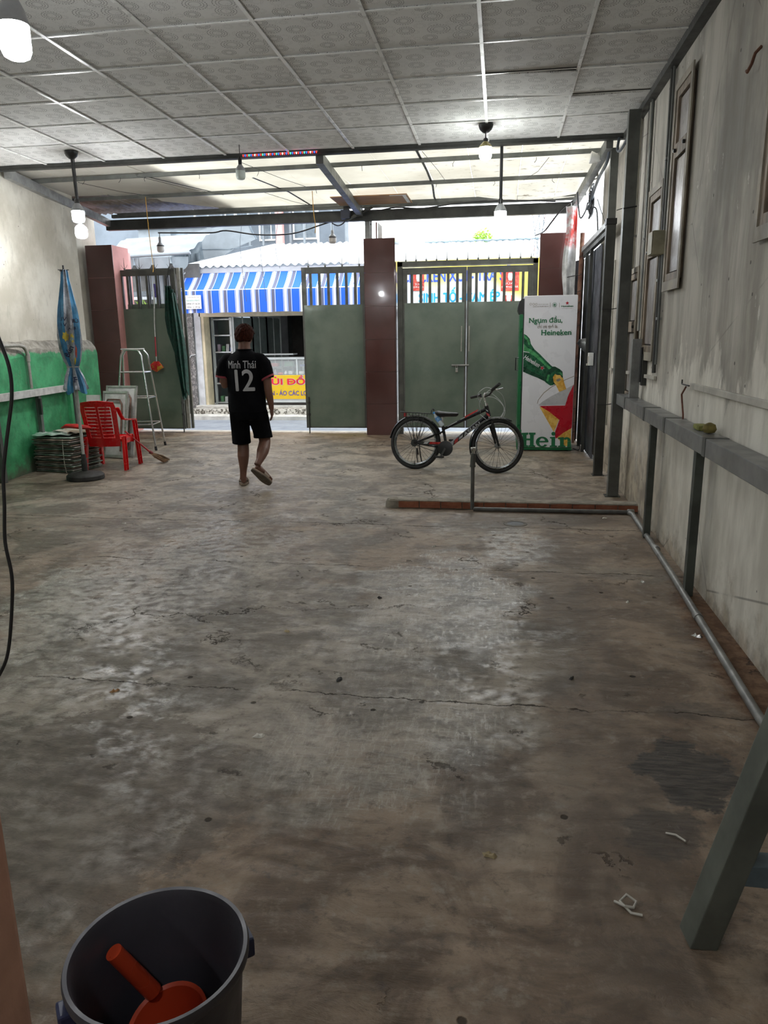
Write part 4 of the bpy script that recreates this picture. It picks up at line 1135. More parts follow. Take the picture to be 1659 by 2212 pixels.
cable('long black cable hanging in front of the camera at the far left', [(-1.62, 2.0, 3.59), (-1.60, 2.0, 2.4), (-1.50, 2.0, 1.85), (-1.435, 2.0, 1.625), (-1.410, 2.0, 1.528), (-1.413, 2.0, 1.447), (-1.435, 2.0, 1.362), (-1.450, 2.0, 1.309), (-1.474, 2.0, 1.211), (-1.485, 2.0, 1.112), (-1.499, 2.0, 0.998), (-1.492, 2.0, 0.889), (-1.508, 2.0, 0.776), (-1.541, 2.0, 0.633), (-1.582, 2.0, 0.552), (-1.665, 2.0, 0.441), (-1.75, 1.9, 0.15), (-1.8, 1.7, 0.012), (-2.0, 1.4, 0.012)], 0.0055)
t = thing('cable_coil', 'tangle of grey and black cables tied at the top of the right wall', 'cable', (1.15, 10.85, 3.25))
for k in range(7):
    a0 = k * 0.9; rr = 0.09 + 0.02 * (k % 3)
    m = MB(); m.tube([(1.15 + 0.02 * math.sin(a0 * 3 + q), 10.85 + rr * math.cos(q * 2 * PI / 12 + a0), 3.27 + 0.10 * (k % 2) + rr * 1.3 * math.sin(q * 2 * PI / 12 + a0)) for q in range(12)], 0.008 if k % 2 else 0.012, 6, closed=True)
    m.build('loop', MT['cableg'] if k % 2 else MT['cable'], t, smooth=True)
# string of yellow tie hanging on the left and in the middle
for (x, y, z1, z0, lb) in ((-5.02, 10.6, 3.57, 2.55, 'yellow plastic string hanging from the left purlin'), (-2.62, 10.7, 3.57, 3.02, 'yellow string hanging left of the middle rafter')):
    cable(lb, [(x, y, z1), (x + .01, y, (z1 + z0) / 2), (x + .03, y, z0 + .1), (x + .02, y, z0)], 0.005, 'ystr')

# ------------------------------------------------------------------ tall drinks fridge (its side towards the room)
def flat(name, pts, mt, y, parent):
    """flat print: polygon of (x, z) on the side panel at depth y"""
    vs = [Vector((p[0], y, p[1])) for p in pts]
    m = MB().add(vs, [tuple(t) for t in tessellate_polygon([vs])])
    return m.build(name, mt, parent)
FX0, FX1, FY0, FY1, FZ0, FZ1 = 0.305, 1.01, 10.58, 11.22, 0.05, 2.11
fr = thing('drinks_fridge', 'tall white and green drinks fridge with a big green bottle advert on its side', 'fridge', (0.65, 10.9, 0))
K = {}
K['fw'] = pm('fridge_white', (0.68, 0.68, 0.71), 0.30, 0, 0.008, 2)
K['fg'] = pm('fridge_green', (0.010, 0.13, 0.045), 0.35, 0, 0.1, 3)
K['g1'] = pm('print_bottle_green', (0.012, 0.095, 0.042), 0.3, 0, 0.35, 9)
K['g2'] = pm('print_light_green', (0.06, 0.27, 0.10), 0.3, 0, 0.3, 9)
K['g3'] = pm('print_dark_green', (0.006, 0.045, 0.022), 0.3, 0, 0.2, 9)
K['tx'] = pm('print_text_green', (0.012, 0.14, 0.055), 0.35, 0, 0.05)
K['rd'] = pm('print_red', (0.42, 0.005, 0.018), 0.3, 0, 0.05)
K['gd'] = pm('print_gold', (0.55, 0.28, 0.04), 0.3, 0, 0.3, 14, c2=(0.75, 0.50, 0.12))
K['gr'] = pm('print_grey', (0.42, 0.42, 0.43), 0.3, 0, 0.08)
K['gl'] = pm('print_line', (0.22, 0.19, 0.15), 0.4)
K['wt'] = pm('print_white', (0.66, 0.68, 0.68), 0.35)
m = MB(); m.box(FX0, FX1, FY0 + .006, FY1, FZ0, FZ1, 0.012); m.build('cabinet', K['fw'], fr)
m = MB(); m.box(FX0 - .004, FX1 + .004, FY0 + .01, FY1 + .003, 0.012, FZ0 + .05, 0.006); m.build('plinth', K['fg'], fr)
m = MB(); m.box(FX0 - .055, FX0 - .004, FY0 + .006, FY1, 0.04, FZ1 - .24, 0.006); m.build('door', K['fg'], fr)
m = MB(); m.box(FX0 - .012, FX0 + .002, FY0 + .004, FY1, 0.05, FZ1 - .22); m.build('door_gasket', MT['black'], fr)
m = MB(); m.box(FX0 - .052, FX0 + .01, FY0 + .002, FY1, 0.015, 0.30, 0.004); m.build('lower_trim', K['fg'], fr)
m = MB()
poly = [(FX0 - .002, 2.075), (FX0 - .035, 2.07), (FX0 - .065, 2.04), (FX0 - .082, 1.98), (FX0 - .082, 1.93), (FX0 - .06, 1.88), (FX0 - .002, 1.865)]
m.prism(poly, FY0 + .008, FY1, 'Y'); m.build('header_box', MT['black'], fr)
m = MB(); m.tube([(FX0 - .05, FY0 + .06, 1.29), (FX0 - .095, FY0 + .06, 1.29), (FX0 - .095, FY0 + .06, 1.12), (FX0 - .05, FY0 + .06, 1.12)], 0.008, 8); m.build('door_handle', MT['black'], fr)
for x in (FX0 + .05, FX1 - .05):
    for y in (FY0 + .08, FY1 - .08):
        m = MB(); m.lathe([(0.02, 0.0), (0.02, 0.014)], (x, y, 0), 12); m.build('foot', MT['black'], fr)
ad = MB(); ad.box(FX0 + .003, FX1 - .003, FY0 + .0035, FY0 + .006, 0.055, FZ1 - .006); advert = ad.build('side_advert', K['fw'], fr)
def cxz(x, y):
    xl = 160 + (140 - 160) * (y - 215) / 1845.0
    xr = 800 + (760 - 800) * (y - 185) / 1875.0
    yt = 215 - 30 * (x - 150) / 630.0
    u = (x - xl) / (xr - xl); v = (2065 - y) / (2065 - yt)
    return (FX0 + .003 + (FX1 - FX0 - .006) * min(1, max(0, u)), 0.055 + (FZ1 - .061) * min(1, max(0, v)))
_lay = [0.0]
def fp(name, pts, k, layer):
    _lay[0] += 0.00001; layer = layer + _lay[0] / .0006 * 1.0
    return flat(name, [cxz(*p) for p in pts], K[k], FY0 + .0032 - .0006 * layer, advert)
fp('glass_rim_line', [(332, 1515), (345, 1465), (410, 1375), (500, 1300), (620, 1230), (775, 1160), (776, 1167), (622, 1238), (505, 1308), (416, 1382), (352, 1468), (340, 1512)], 'gl', 1)
fp('glass_grey', [(350, 1535), (395, 1490), (500, 1420), (620, 1355), (775, 1270), (775, 1400), (690, 1525)], 'gr', 1)
fp('beer_left', [(365, 1555), (410, 1560), (610, 1700), (545, 1870)], 'gd', 2)
fp('beer_right', [(755, 1810), (755, 2050), (690, 2050), (590, 1950), (560, 1880), (640, 1880)], 'gd', 2)
fp('star_big', [(362, 1542), (675, 1532), (712, 1400), (775, 1262), (762, 1815), (660, 1880), (570, 1955), (553, 1890), (610, 1715), (480, 1610)], 'rd', 3)
fp('bottle_body', [(157, 660), (195, 680), (230, 720), (245, 780), (290, 845), (360, 905), (440, 985), (510, 1050), (545, 1050), (600, 1080), (635, 1110), (640, 1160), (520, 1280), (490, 1285), (430, 1245), (410, 1215), (330, 1190), (250, 1160), (155, 1120)], 'g1', 3)
fp('bottle_light', [(158, 700), (190, 735), (215, 790), (235, 800), (222, 730), (185, 690), (158, 672)], 'g2', 4)
fp('bottle_light', [(157, 780), (210, 830), (255, 850), (330, 910), (430, 1010), (500, 1070), (470, 1085), (380, 1000), (280, 920), (200, 880), (157, 865)], 'g2', 4)
fp('bottle_label_edge', [(156, 868), (225, 880), (232, 888), (156, 878)], 'wt', 5)
fp('bottle_shade', [(155, 1050), (250, 1110), (340, 1150), (415, 1180), (425, 1235), (330, 1190), (250, 1160), (155, 1120)], 'g3', 4)
fp('bottle_neck_ring', [(500, 1065), (545, 1052), (600, 1080), (560, 1090), (510, 1120), (465, 1180), (450, 1240), (425, 1235), (430, 1160), (460, 1100)], 'g3', 5)
fp('bottle_neck_light', [(455, 1150), (480, 1150), (465, 1235), (440, 1230)], 'g2', 6)
fp('bottle_neck_light', [(575, 1120), (620, 1120), (640, 1160), (625, 1190), (600, 1180)], 'g2', 6)
fp('bottle_mouth', [(510, 1200), (530, 1150), (590, 1130), (640, 1165), (640, 1200), (560, 1270), (520, 1270)], 'g3', 6)
fp('beer_pour', [(520, 1180), (545, 1140), (575, 1155), (605, 1150), (625, 1180), (645, 1190), (655, 1240), (685, 1325), (600, 1362), (560, 1280), (530, 1240)], 'gd', 7)
fp('beer_pour_shade', [(560, 1210), (600, 1190), (620, 1210), (590, 1235), (565, 1230)], 'gl', 8)
def at2(x, y): 
    p = cxz(x, y); return (p[0], FY0 + .0032 - .0006 * 8, p[1])
ML = (FX1 - FX0) / 630.0
def ftext(s, x, y, w, h, k, bold=0.0, ang=0.0, sp=1.0, shear=0.0):
    dx = Vector((math.cos(ang), 0, math.sin(ang))); dy = Vector((-math.sin(ang), 0, math.cos(ang)))
    return text(s, w * ML, h * ML, at2(x, y), dx, dy, K[k], advert, bold, sp=sp, shear=shear)
def star(cx__, cz__, r, k, layer=8, rot=0.0):
    pts = []
    for q in range(10):
        a = PI / 2 + q * PI / 5 + rot; rr = r if q % 2 == 0 else r * 0.42
        pts.append((cx__ + rr * math.cos(a), cz__ + rr * math.sin(a)))
    return flat('star', pts, K[k], FY0 + .0032 - .0006 * layer, advert)
def slab_serifs(x, y, w, h, spots, k):
    m = MB()
    for (u, v, sw) in spots:
        px_, pz_ = cxz(x + u * w, y - v * h)
        m.box(px_ - sw * w * ML / 2, px_ + sw * w * ML / 2, FY0 - .0022, FY0 - .0018, pz_ - h * .04 * ML, pz_ + h * .04 * ML)
    m.build('serifs', K[k], advert)
ftext('Ngụm đầu,', 218, 548, 392, 96, 'tx', 0.022)
ftext('chỉ có thể là', 320, 590, 235, 52, 'gl', 0.004)
ftext('Heineken', 370, 672, 352, 62, 'tx', 0.024)
slab_serifs(370, 672, 352, 62, [(.02, .04, .05), (.02, .96, .05), (.125, .04, .05), (.125, .96, .05), (.70, .04, .05)], 'tx')
slab_serifs(218, 525, 210, 50, [(.03, .05, .10), (.03, 1.0, .12), (.25, 1.0, .10)], 'tx')
ftext('®', 722, 612, 12, 12, 'gl')
ftext('Heineken', 155, 958, 212, 54, 'wt', 0.02, math.radians(-31), shear=0.12)
p_ = cxz(388, 1070); star(*p_, 0.036, 'wt', 7, -.5); star(*p_, 0.030, 'rd', 8, -.5)
p_ = cxz(674, 280); star(*p_, 0.026, 'rd')
ftext('Heineken', 603, 330, 138, 20, 'tx', 0.02)
ftext('TRÁCH NHIỆM', 602, 352, 140, 8, 'gl')
ftext('UỐNG CÓ TRÁCH NHIỆM', 322, 312, 120, 14, 'gl', 0.01)
ftext('DÀNH CHO NGƯỜI TRÊN 18', 262, 340, 180, 14, 'gl', 0.01)
for x in (232, 268, 300):
    px_, pz_ = cxz(x, 305)
    m = MB(); m.lathe([(0.011, 0), (0.015, 0)], (px_, FY0 - .0018, pz_), 16, Matrix.Rotation(PI / 2, 3, 'X'), False, False); m.build('round_mark', K['gl'], advert)
px_, pz_ = cxz(522, 305)
m = MB(); m.lathe([(0.026, 0), (0.030, 0)], (px_, FY0 - .0018, pz_), 20, Matrix.Rotation(PI / 2, 3, 'X'), False, False); m.build('round_mark', K['tx'], advert)
ftext('e', 508, 320, 26, 26, 'tx', 0.02)
for x in (468, 580):
    fp('divider', [(x - 2, 280), (x + 2, 280), (x + 2, 335), (x - 2, 335)], 'gl', 8)
# huge letters at the foot
def big(ptsets):
    for pts in ptsets: fp('big_letter', pts, 'tx', 9)
big([[(142, 1885), (232, 1880), (232, 1905), (212, 1912), (212, 2040), (235, 2046), (235, 2064), (142, 2064), (142, 2046), (165, 2040), (165, 1912), (142, 1906)],
     [(240, 1880), (322, 1880), (322, 1902), (300, 1910), (300, 2040), (322, 2046), (322, 2064), (238, 2064), (238, 2046), (255, 2040), (255, 1910), (240, 1902)],
     [(205, 1955), (262, 1955), (262, 1978), (205, 1978)]])
def arc(cx__, cy__, rx, ry, a0, a1, th, n=16, th2=None):
    o = []; i = []
    for q in range(n + 1):
        a = math.radians(a0 + (a1 - a0) * q / n)
        o.append((cx__ + rx * math.cos(a), cy__ - ry * math.sin(a))); i.append((cx__ + (rx - th) * math.cos(a), cy__ - (ry - (th2 or th)) * math.sin(a)))
    return o + i[::-1]
big([arc(405, 1998, 78, 68, 0, 325, 42, th2=16), [(350, 1985), (482, 1985), (480, 2002), (350, 2002)],
     [(498, 1935), (562, 1930), (562, 2040), (588, 2046), (588, 2062), (498, 2062), (498, 2046), (518, 2040), (518, 1955), (498, 1950)],
     arc(540, 1892, 25, 25, 0, 359.9, 24.5),
     [(600, 1940), (668, 1932), (668, 2040), (690, 2046), (690, 2062), (600, 2062), (600, 2046), (622, 2040), (622, 1960), (600, 1955)],
     arc(705, 1985, 48, 52, 0, 150, 40, th2=20), [(712, 1990), (754, 1985), (757, 2062), (708, 2062), (712, 2040)]])

# clear plastic banner tied behind the fridge
t = thing('plastic_banner', 'crumpled clear and red plastic banner hanging beside the right gate pillar', 'banner', (0.98, 11.8, 2.2))
def bn(u, v):
    x = 0.90 + 0.17 * u + 0.02 * math.sin(v * 9) * (1 - u); z = 3.42 - 1.6 * v
    return (x, 11.85 + 0.035 * math.sin(u * 9 + v * 3) + 0.02 * noise.noise(Vector((u * 5, v * 9, 0))), z)
g = G('crumpled_plastic'); P = g.world()
zz = g.sep(P)[2]
red = g.math('MULTIPLY', g.mr(g.math('ABSOLUTE', g.math('SUBTRACT', zz, 3.12)), 0.33, 0.20), g.mr(g.noise(P, 7, 5), 0.35, 0.6))
c = g.mix(red, g.mix(g.mr(g.noise(P, 5, 5), .35, .65), (0.42, 0.42, 0.42), (0.7, 0.7, 0.7)), (0.55, 0.07, 0.06))
g.bump(g.noise(P, 12, 5), 0.6, 0.02)
m = MB(); m.grid(bn, 14, 40); m.build('sheet', g.set(Base_Color=c, Roughness=0.25), t, smooth=True, solid=0.003)
m = MB(); m.tube([(0.93, 11.83, 2.42), (1.06, 11.80, 2.44), (1.10, 11.6, 2.45)], 0.006, 6); m.build('tie', MT['black'], t)

# ------------------------------------------------------------------ bicycle
A = Vector((-1.02, 9.0, 0)); byaw = math.atan2(-0.21, 1.0); lean = math.radians(7)
bk = thing('bicycle', 'black and red bicycle with rear rack parked in front of the closed gates', 'bicycle', A, byaw)
bk.rotation_euler = (-lean, 0, byaw)
BM = {}
BM['blk'] = pm('gloss_black_frame', (0.014, 0.014, 0.016), 0.22, 0.1, 0.2, 8)
BM['tire'] = pm('bicycle_tyre', (0.022, 0.022, 0.022), 0.8, 0, 0.2, 20)
BM['rim'] = pm('alloy_rim', (0.30, 0.31, 0.32), 0.3, 0.8, 0.1, 8)
BM['spk'] = pm('spoke_steel', (0.10, 0.10, 0.10), 0.35, 0.9)
BM['red'] = pm('frame_red', (0.40, 0.015, 0.015), 0.3)
BM['gry'] = pm('frame_grey', (0.42, 0.43, 0.44), 0.35)
def bpart(m, name, mt, parent=None, smooth=True, loc=None):
    o = m.build(name, mt, parent or bk, smooth=smooth, world=False)
    if loc: o.location = loc
    return o
def wheel(xc, r, steer):
    Rm = Matrix.Rotation(steer, 3, 'Z')
    def ring(rr, y=0.0, n=48): return [Rm @ Vector((rr * math.cos(2 * PI * k / n), y, rr * math.sin(2 * PI * k / n))) for k in range(n)]
    c = Vector((xc, 0, r))
    m = MB(); m.tube([c + p for p in ring(r - 0.024)], [(0.026, 0.024)] * 48, 10, closed=True)
    w = bpart(m, 'wheel', BM['tire'])
    m = MB()
    for y in (-0.013, 0.013): m.tube([c + p for p in ring(r - 0.056, y)], 0.009, 6, closed=True)
    m.tube([c + p for p in ring(r - 0.064)], 0.010, 6, closed=True)
    bpart(m, 'rim', BM['rim'], w)
    m = MB()
    for k in range(32):
        a = 2 * PI * k / 32; a2 = a + (0.35 if k % 4 < 2 else -0.35); y = 0.03 if k % 2 else -0.03
        m.tube([c + Rm @ Vector((0.03 * math.cos(a2), y, 0.03 * math.sin(a2))), c + Rm @ Vector(((r - .06) * math.cos(a), 0, (r - .06) * math.sin(a)))], 0.0016, 4, caps=False)
    sp = bpart(m, 'spokes', BM['spk'], w); sp['kind'] = 'stuff'
    m = MB(); m.tube([c + Rm @ Vector((0, -.05, 0)), c + Rm @ Vector((0, -.035, 0)), c + Rm @ Vector((0, -.03, 0)), c + Rm @ Vector((0, .03, 0)), c + Rm @ Vector((0, .035, 0)), c + Rm @ Vector((0, .05, 0))], [.012, .012, .032, .032, .012, .012], 12)
    bpart(m, 'hub', BM['rim'], w)
    m = MB(); m.tube([c + Rm @ Vector((0, -.013, -(r - .06))), c + Rm @ Vector((0, -.013, -(r - .10)))], 0.004, 6); bpart(m, 'valve', MT['black'], w)
    return c, Rm
ST = math.radians(28)
RH = Matrix.Rotation(math.radians(46), 3, 'Z')
R_ = 0.322
FXc = 1.022
cR, _ = wheel(0.0, R_, 0.0)
cF, RF = wheel(FXc, R_, ST)
def fender(c, Rm, a0, a1, rr):
    m = MB()
    def f(u, v):
        a = math.radians(a0 + (a1 - a0) * v); q = (u - .5) * 2
        r2 = rr - 0.014 * q * q
        p = Rm @ Vector((r2 * math.cos(a), q * 0.028, r2 * math.sin(a)))
        return c + p
    m.grid(f, 6, 36); return m
o = bpart(fender(cR, Matrix.Identity(3), 20, 172, R_ + .022), 'rear_fender', BM['blk'])
o = bpart(fender(cF, RF, 62, 200, R_ + .022), 'front_fender', BM['blk'])
BB = Vector((0.40, 0, 0.27)); HT = Vector((0.865, 0, 0.79)); HB = Vector((0.905, 0, 0.665)); SJ = Vector((0.345, 0, 0.50)); 
m = MB(); m.tube([SJ + Vector((.0, 0, .0)), HT + Vector((.01, 0, -.035))], [0.018, 0.021], 12); bpart(m, 'top_tube', BM['blk'])
m = MB(); m.tube([BB + Vector((.03, 0, .03)), HB + Vector((-.02, 0, .01))], [0.026, 0.029], 12); bpart(m, 'down_tube', BM['blk'])
m = MB(); m.tube([HB, HT], 0.026, 12); bpart(m, 'head_tube', BM['blk'])
m = MB(); m.tube([BB, (0.365, 0, 0.43), (0.335, 0, 0.55)], 0.018, 12); bpart(m, 'seat_tube', BM['blk'])
for s in (-1, 1):
    m = MB(); m.tube([SJ + Vector((0, s * .02, -.03)), cR + Vector((0, s * .06, 0))], 0.009, 8); bpart(m, 'seat_stay', BM['blk'])
    m = MB(); m.tube([BB + Vector((0, s * .03, 0)), cR + Vector((0, s * .06, 0))], 0.010, 8); bpart(m, 'chain_stay', BM['blk'])
# coloured flashes and lettering on the tubes (near side is -y)
def along(p, q, u0, u1, w, mt, off, name='flash'):
    p = Vector(p); q = Vector(q); d = q - p; n = Vector((-d.z, 0, d.x)).normalized()
    a = p + d * u0; b_ = p + d * u1; k = d.normalized() * w * .5
    m = MB(); y = Vector((0, off, 0))
    m.add([a - n * w / 2 - k + y, b_ - n * w / 2 - k + y, b_ + n * w / 2 + k + y, a + n * w / 2 + k + y], [(0, 1, 2, 3)])
    return bpart(m, name, mt, smooth=False)
along(BB, HB, 0.20, 0.29, .036, BM['red'], -.0275); along(BB, HB, 0.10, 0.18, .036, BM['gry'], -.0275)
along(BB, HB, 0.31, 0.40, .022, BM['gry'], -.0285)
along(SJ, HT, 0.52, 0.82, .018, BM['red'], -.0215); along(SJ, HT, 0.12, 0.34, .008, BM['gry'], -.0205); along(SJ, HT, 0.42, 0.6, .006, BM['gry'], -.0212)
along(HB, HT, 0.05, 0.30, .03, BM['red'], -.0275); along(HB, HT, 0.50, 0.62, .02, BM['gry'], -.0275)
dd = (HB - BB).normalized(); dn = Vector((-dd.z, 0, dd.x))
p0 = BB + (HB - BB) * 0.42 - dn * 0.018 + Vector((0, -.031, 0))
text('ASIAN', 0.235, 0.036, p0, dd, dn, BM['gry'], bk, 0.03, world=False, shear=0.3)
# saddle and post
m = MB(); m.tube([(0.338, 0, 0.54), (0.325, 0, 0.655)], 0.013, 10); bpart(m, 'seat_post', MT['chrome'])
m = MB()
def sad(u, v):
    x = 0.245 + 0.28 * v; a = 2 * PI * u
    w = 0.078 * (1 - v) ** 0.7 + 0.018 if v > 0.12 else 0.078 * (0.45 + 0.5 * math.sqrt(v / .12)) + .01
    h = 0.052 * (1 - 0.45 * v) * (0.3 + 0.7 * min(1, v / .1)) * (1 if v < 0.95 else .6)
    zc = 0.690 + (0.012 * (1 - v * 4) if v < .25 else 0) - 0.004 * v
    return (x, w * math.cos(a), zc + h * math.sin(a) * (0.55 if math.sin(a) > 0 else 1.0))
m.grid(sad, 16, 16); bpart(m, 'saddle', MT['black'])
m = MB(); m.tube([(0.27, -.02, .66), (0.33, -.02, .652), (0.45, -.012, .668)], .004, 6); m.tube([(0.27, .02, .66), (0.33, .02, .652), (0.45, .012, .668)], .004, 6); m.tube([(0.31, -.03, .655), (0.345, .03, .655)], .014, 8); bpart(m, 'saddle_clamp', BM['spk'])
# rack
m = MB()
for y in (-.06, -.02, .02, .06): m.tube([(-0.17, y, .695), (0.20, y, .682)], 0.005, 6)
m.tube([(-0.17, -.06, .695), (-0.195, -.045, .70), (-0.20, 0, .702), (-0.195, .045, .70), (-0.17, .06, .695)], 0.006, 6)
m.tube([(0.20, -.05, .682), (0.205, -.05, .72), (0.21, -.03, .74), (0.21, .03, .74), (0.205, .05, .72), (0.20, .05, .682)], 0.006, 6)
for x in (-.10, 0.02, 0.12): m.tube([(x, -.06, .689), (x, .06, .689)], 0.004, 6)
for s in (-1, 1):
    for x0, x1 in ((-.12, -.02), (-.03, 0.0), (0.05, .02), (0.12, 0.03)): m.tube([(x0, s * .06, .69), (x0 * .8 + x1 * .2, s * .068, .56), (x1, s * .065, .345)], 0.004, 6)
bpart(m, 'rear_rack', MT['black'])
m = MB(); m.box(-.155, -.135, -.03, .03, .64, .685, .004); bpart(m, 'reflector', BM['red'], smooth=False)
# crank, chaincase, pedals, kickstand
m = MB(); m.lathe([(0.085, -.008), (0.092, -.006), (0.092, .006), (0.085, .008)], BB + Vector((0, -.06, 0)), 32, Matrix.Rotation(PI / 2, 3, 'X')); bpart(m, 'chain_disc', MT['black'])
m = MB(); m.prism([(0.02, .31), (0.02, .345), (0.33, .345), (0.40, .355), (0.40, .31), (0.33, .30)], -.062, -.052, 'Y'); bpart(m, 'chain_case', MT['black'], smooth=False)
m = MB(); m.prism([(0.19, .316), (0.21, .342), (0.36, .344), (0.34, .318)], -.064, -.0625, 'Y'); bpart(m, 'red_stripe', BM['red'], smooth=False)
m = MB(); m.prism([(0.12, .318), (0.14, .34), (0.19, .342), (0.17, .316)], -.064, -.0625, 'Y'); bpart(m, 'grey_stripe', BM['gry'], smooth=False)
m = MB(); m.tube([(0.04, -.05, .29), (0.37, -.05, .20)], 0.004, 5); bpart(m, 'chain', BM['spk'])
m = MB(); m.beam((0.40, -.075, .27), (0.355, -.085, .175), .014, .022); bpart(m, 'crank', BM['spk'], smooth=False)
m = MB(); m.box(0.30, 0.40, -.165, -.095, .155, .18, .006); bpart(m, 'pedal', MT['black'], smooth=False)
m = MB(); m.beam((0.40, .05, .27), (0.445, .06, .365), .014, .022); bpart(m, 'crank', BM['spk'], smooth=False)
m = MB(); m.box(0.40, 0.50, .075, .145, .355, .38, .006); bpart(m, 'pedal', MT['black'], smooth=False)
m = MB(); m.tube([(0.03, .06, .30), (0.035, .085, .20), (0.06, .13, .028)], .009, 8); m.tube([(0.03, -.03, .26), (0.045, -.03, .18)], .014, 8); bpart(m, 'kickstand', BM['spk'])
m = MB(); m.tube([(0.035, -.045, .24), (0.04, -.05, .15), (0.055, -.05, .08)], [.012, .008, .005], 8); bpart(m, 'gear_arm', BM['spk'])
m = MB(); m.lathe([(0.045, -.006), (0.045, .006)], cR + Vector((0, -.045, 0)), 18, Matrix.Rotation(PI / 2, 3, 'X')); bpart(m, 'sprocket', BM['spk'])
# fork, stem, handlebar
hd = (HT - HB).normalized()
CR_ = HB - hd * 0.05
for s in (-1, 1):
    yv = RF @ Vector((0, s * .055, 0))
    m = MB(); m.tube([CR_ + yv, CR_ + yv + (cF - CR_) * .45, cF + yv], [.019, .017, .011], 10); bpart(m, 'fork_leg', BM['blk'])
m = MB(); m.tube([CR_ + RF @ Vector((0, -.065, 0)), CR_ + RF @ Vector((0, .065, 0))], .02, 10); bpart(m, 'fork_crown', BM['blk'])
m = MB(); m.tube([CR_, HB + hd * .01], .016, 10); m.tube([HT - hd * .005, HT + hd * .03], .026, 10); bpart(m, 'steerer', MT['chrome'])
SM = HT + hd * 0.14
m = MB(); m.tube([HT, SM], .012, 10); m.tube([SM - hd * .02, SM + RF @ Vector((.03, 0, .015))], .016, 10); bpart(m, 'stem', MT['chrome'])
HC = SM + RF @ Vector((.035, 0, .015))
def hb(x, y, z): return HC + RH @ Vector((x, y, z * .8 - .035 - y * .24))
m = MB(); m.tube([hb(-.02, -.28, .075), hb(0, -.16, .06), hb(0.01, -.06, .005), hb(.01, .06, .005), hb(0, .16, .06), hb(-.02, .28, .075)], .0115, 10); bpart(m, 'handlebar', MT['black'])
for s in (-1, 1):
    m = MB(); m.tube([hb(-.02, s * .295, .077), hb(-.004, s * .17, .061)], .018, 12); bpart(m, 'grip', MT['rubber'])
    m = MB(); m.tube([hb(0.01, s * .14, .055), hb(.05, s * .17, .045), hb(.065, s * .25, .04)], [.008, .006, .006], 6); bpart(m, 'brake_lever', MT['chrome'])
    m = MB(); m.tube([hb(0.0, s * .12, .05), hb(.0, s * .155, .06)], .020, 10); bpart(m, 'shifter', MT['black'])
cbs = [[hb(.04, -.14, .05), hb(.17, -.10, -.02), hb(.24, -.05, -.20), hb(.15, 0, -.38), cF + Vector((-.05, -.03, .34))],
       [hb(.04, .14, .05), hb(.20, .08, .0), hb(.28, 0, -.20), hb(.18, -.02, -.40), HB + Vector((.02, -.03, -.06)), HB + Vector((-.10, -.035, .02))],
       [hb(.03, -.12, .06), hb(-.04, -.10, .04), hb(-.12, -.06, -.10), hb(-.10, -.04, -.20), HT + Vector((-.06, -.03, -.08))],
       [hb(.03, .12, .06), hb(.12, .08, .08), hb(.25, .0, -.12), hb(.22, -.02, -.30), hb(.05, -.04, -.36), HB + Vector((0, -.035, .0))],
       [hb(.0, -.14, .06), hb(-.06, -.06, .10), hb(-.12, 0, .0), HT + Vector((-.03, .02, -.02))]]
for c_ in cbs:
    P_ = [Vector(p) for p in c_]; out = []
    for i in range(len(P_) - 1):
        p0, p1, p2, p3 = P_[max(i - 1, 0)], P_[i], P_[i + 1], P_[min(i + 2, len(P_) - 1)]
        for k in range(6):
            u = k / 6; out.append(0.5 * ((2 * p1) + (p2 - p0) * u + (2 * p0 - 5 * p1 + 4 * p2 - p3) * u * u + (3 * p1 - p0 - 3 * p2 + p3) * u ** 3))
    out.append(P_[-1])
    m = MB(); m.tube(out, .003, 6); bpart(m, 'brake_cable', BM['gry'])
# water bottle wedged behind the saddle
Wm = bk.matrix_basis
t = thing('water_bottle', 'small clear water bottle with a blue label wedged behind the bicycle saddle', 'bottle', (0, 0, 0))
Tm = Matrix.Translation(A) @ Matrix.Rotation(byaw, 4, 'Z') @ Matrix.Rotation(-lean, 4, 'X')
bot = MB()
dv = Vector((0.13, 0, -.17)).normalized(); a0 = Vector((0.225, -.035, 0.70))
def bt(m, seg):
    m.tube([Tm @ (a0 + dv * s) for s, r in seg], [r for s, r in seg], 14); return m
t.location = Tm @ a0
for nm, seg, mt in (('bottle_body', [(0.02, .012), (.035, .013), (.06, .028), (.10, .029), (.19, .029), (.205, .024)], pm('clear_plastic', (0.55, 0.62, 0.66), 0.1, 0, 0.1, 9, Alpha=1.0)),
                    ('bottle_cap', [(0.0, .014), (0.022, .014)], pm('blue_cap', (0.05, 0.25, 0.6), 0.4)),
                    ('label_band', [(.075, .0298), (.135, .0298)], pm('blue_label', (0.04, 0.22, 0.62), 0.4, 0, 0.4, 30, c2=(0.30, 0.55, 0.8)))):
    bt(MB(), seg).build(nm, mt, t, smooth=True)

# ------------------------------------------------------------------ closed parasol on its base
ps = thing('parasol', 'closed blue and silver parasol standing in a round black base', 'parasol', (-4.84, 8.02, 0))
X, Y = -4.84, 8.02
m = MB(); m.lathe([(0.205, 0.0), (0.215, 0.012), (0.213, 0.05), (0.19, 0.072), (0.08, 0.088), (0.045, 0.10)], (X, Y, 0), 40); m.build('base', MT['rubber'], ps, smooth=True)
m = MB(); m.lathe([(0.034, 0.09), (0.034, 0.22), (0.028, 0.235), (0.028, 0.29), (0.022, 0.30)], (X, Y, 0), 16); m.build('collar', MT['rubber'], ps, smooth=True)
m = MB(); m.rod((X, Y, 0.28), (X, Y, 2.36), 0.018, 12); m.build('pole', MT['rail_l'], ps, smooth=True)
m = MB(); m.rod((X, Y, 2.36), (X, Y, 2.42), 0.010, 8); m.lathe([(0.04, 2.355), (0.042, 2.365), (0.036, 2.375)], (X, Y, 0), 12)
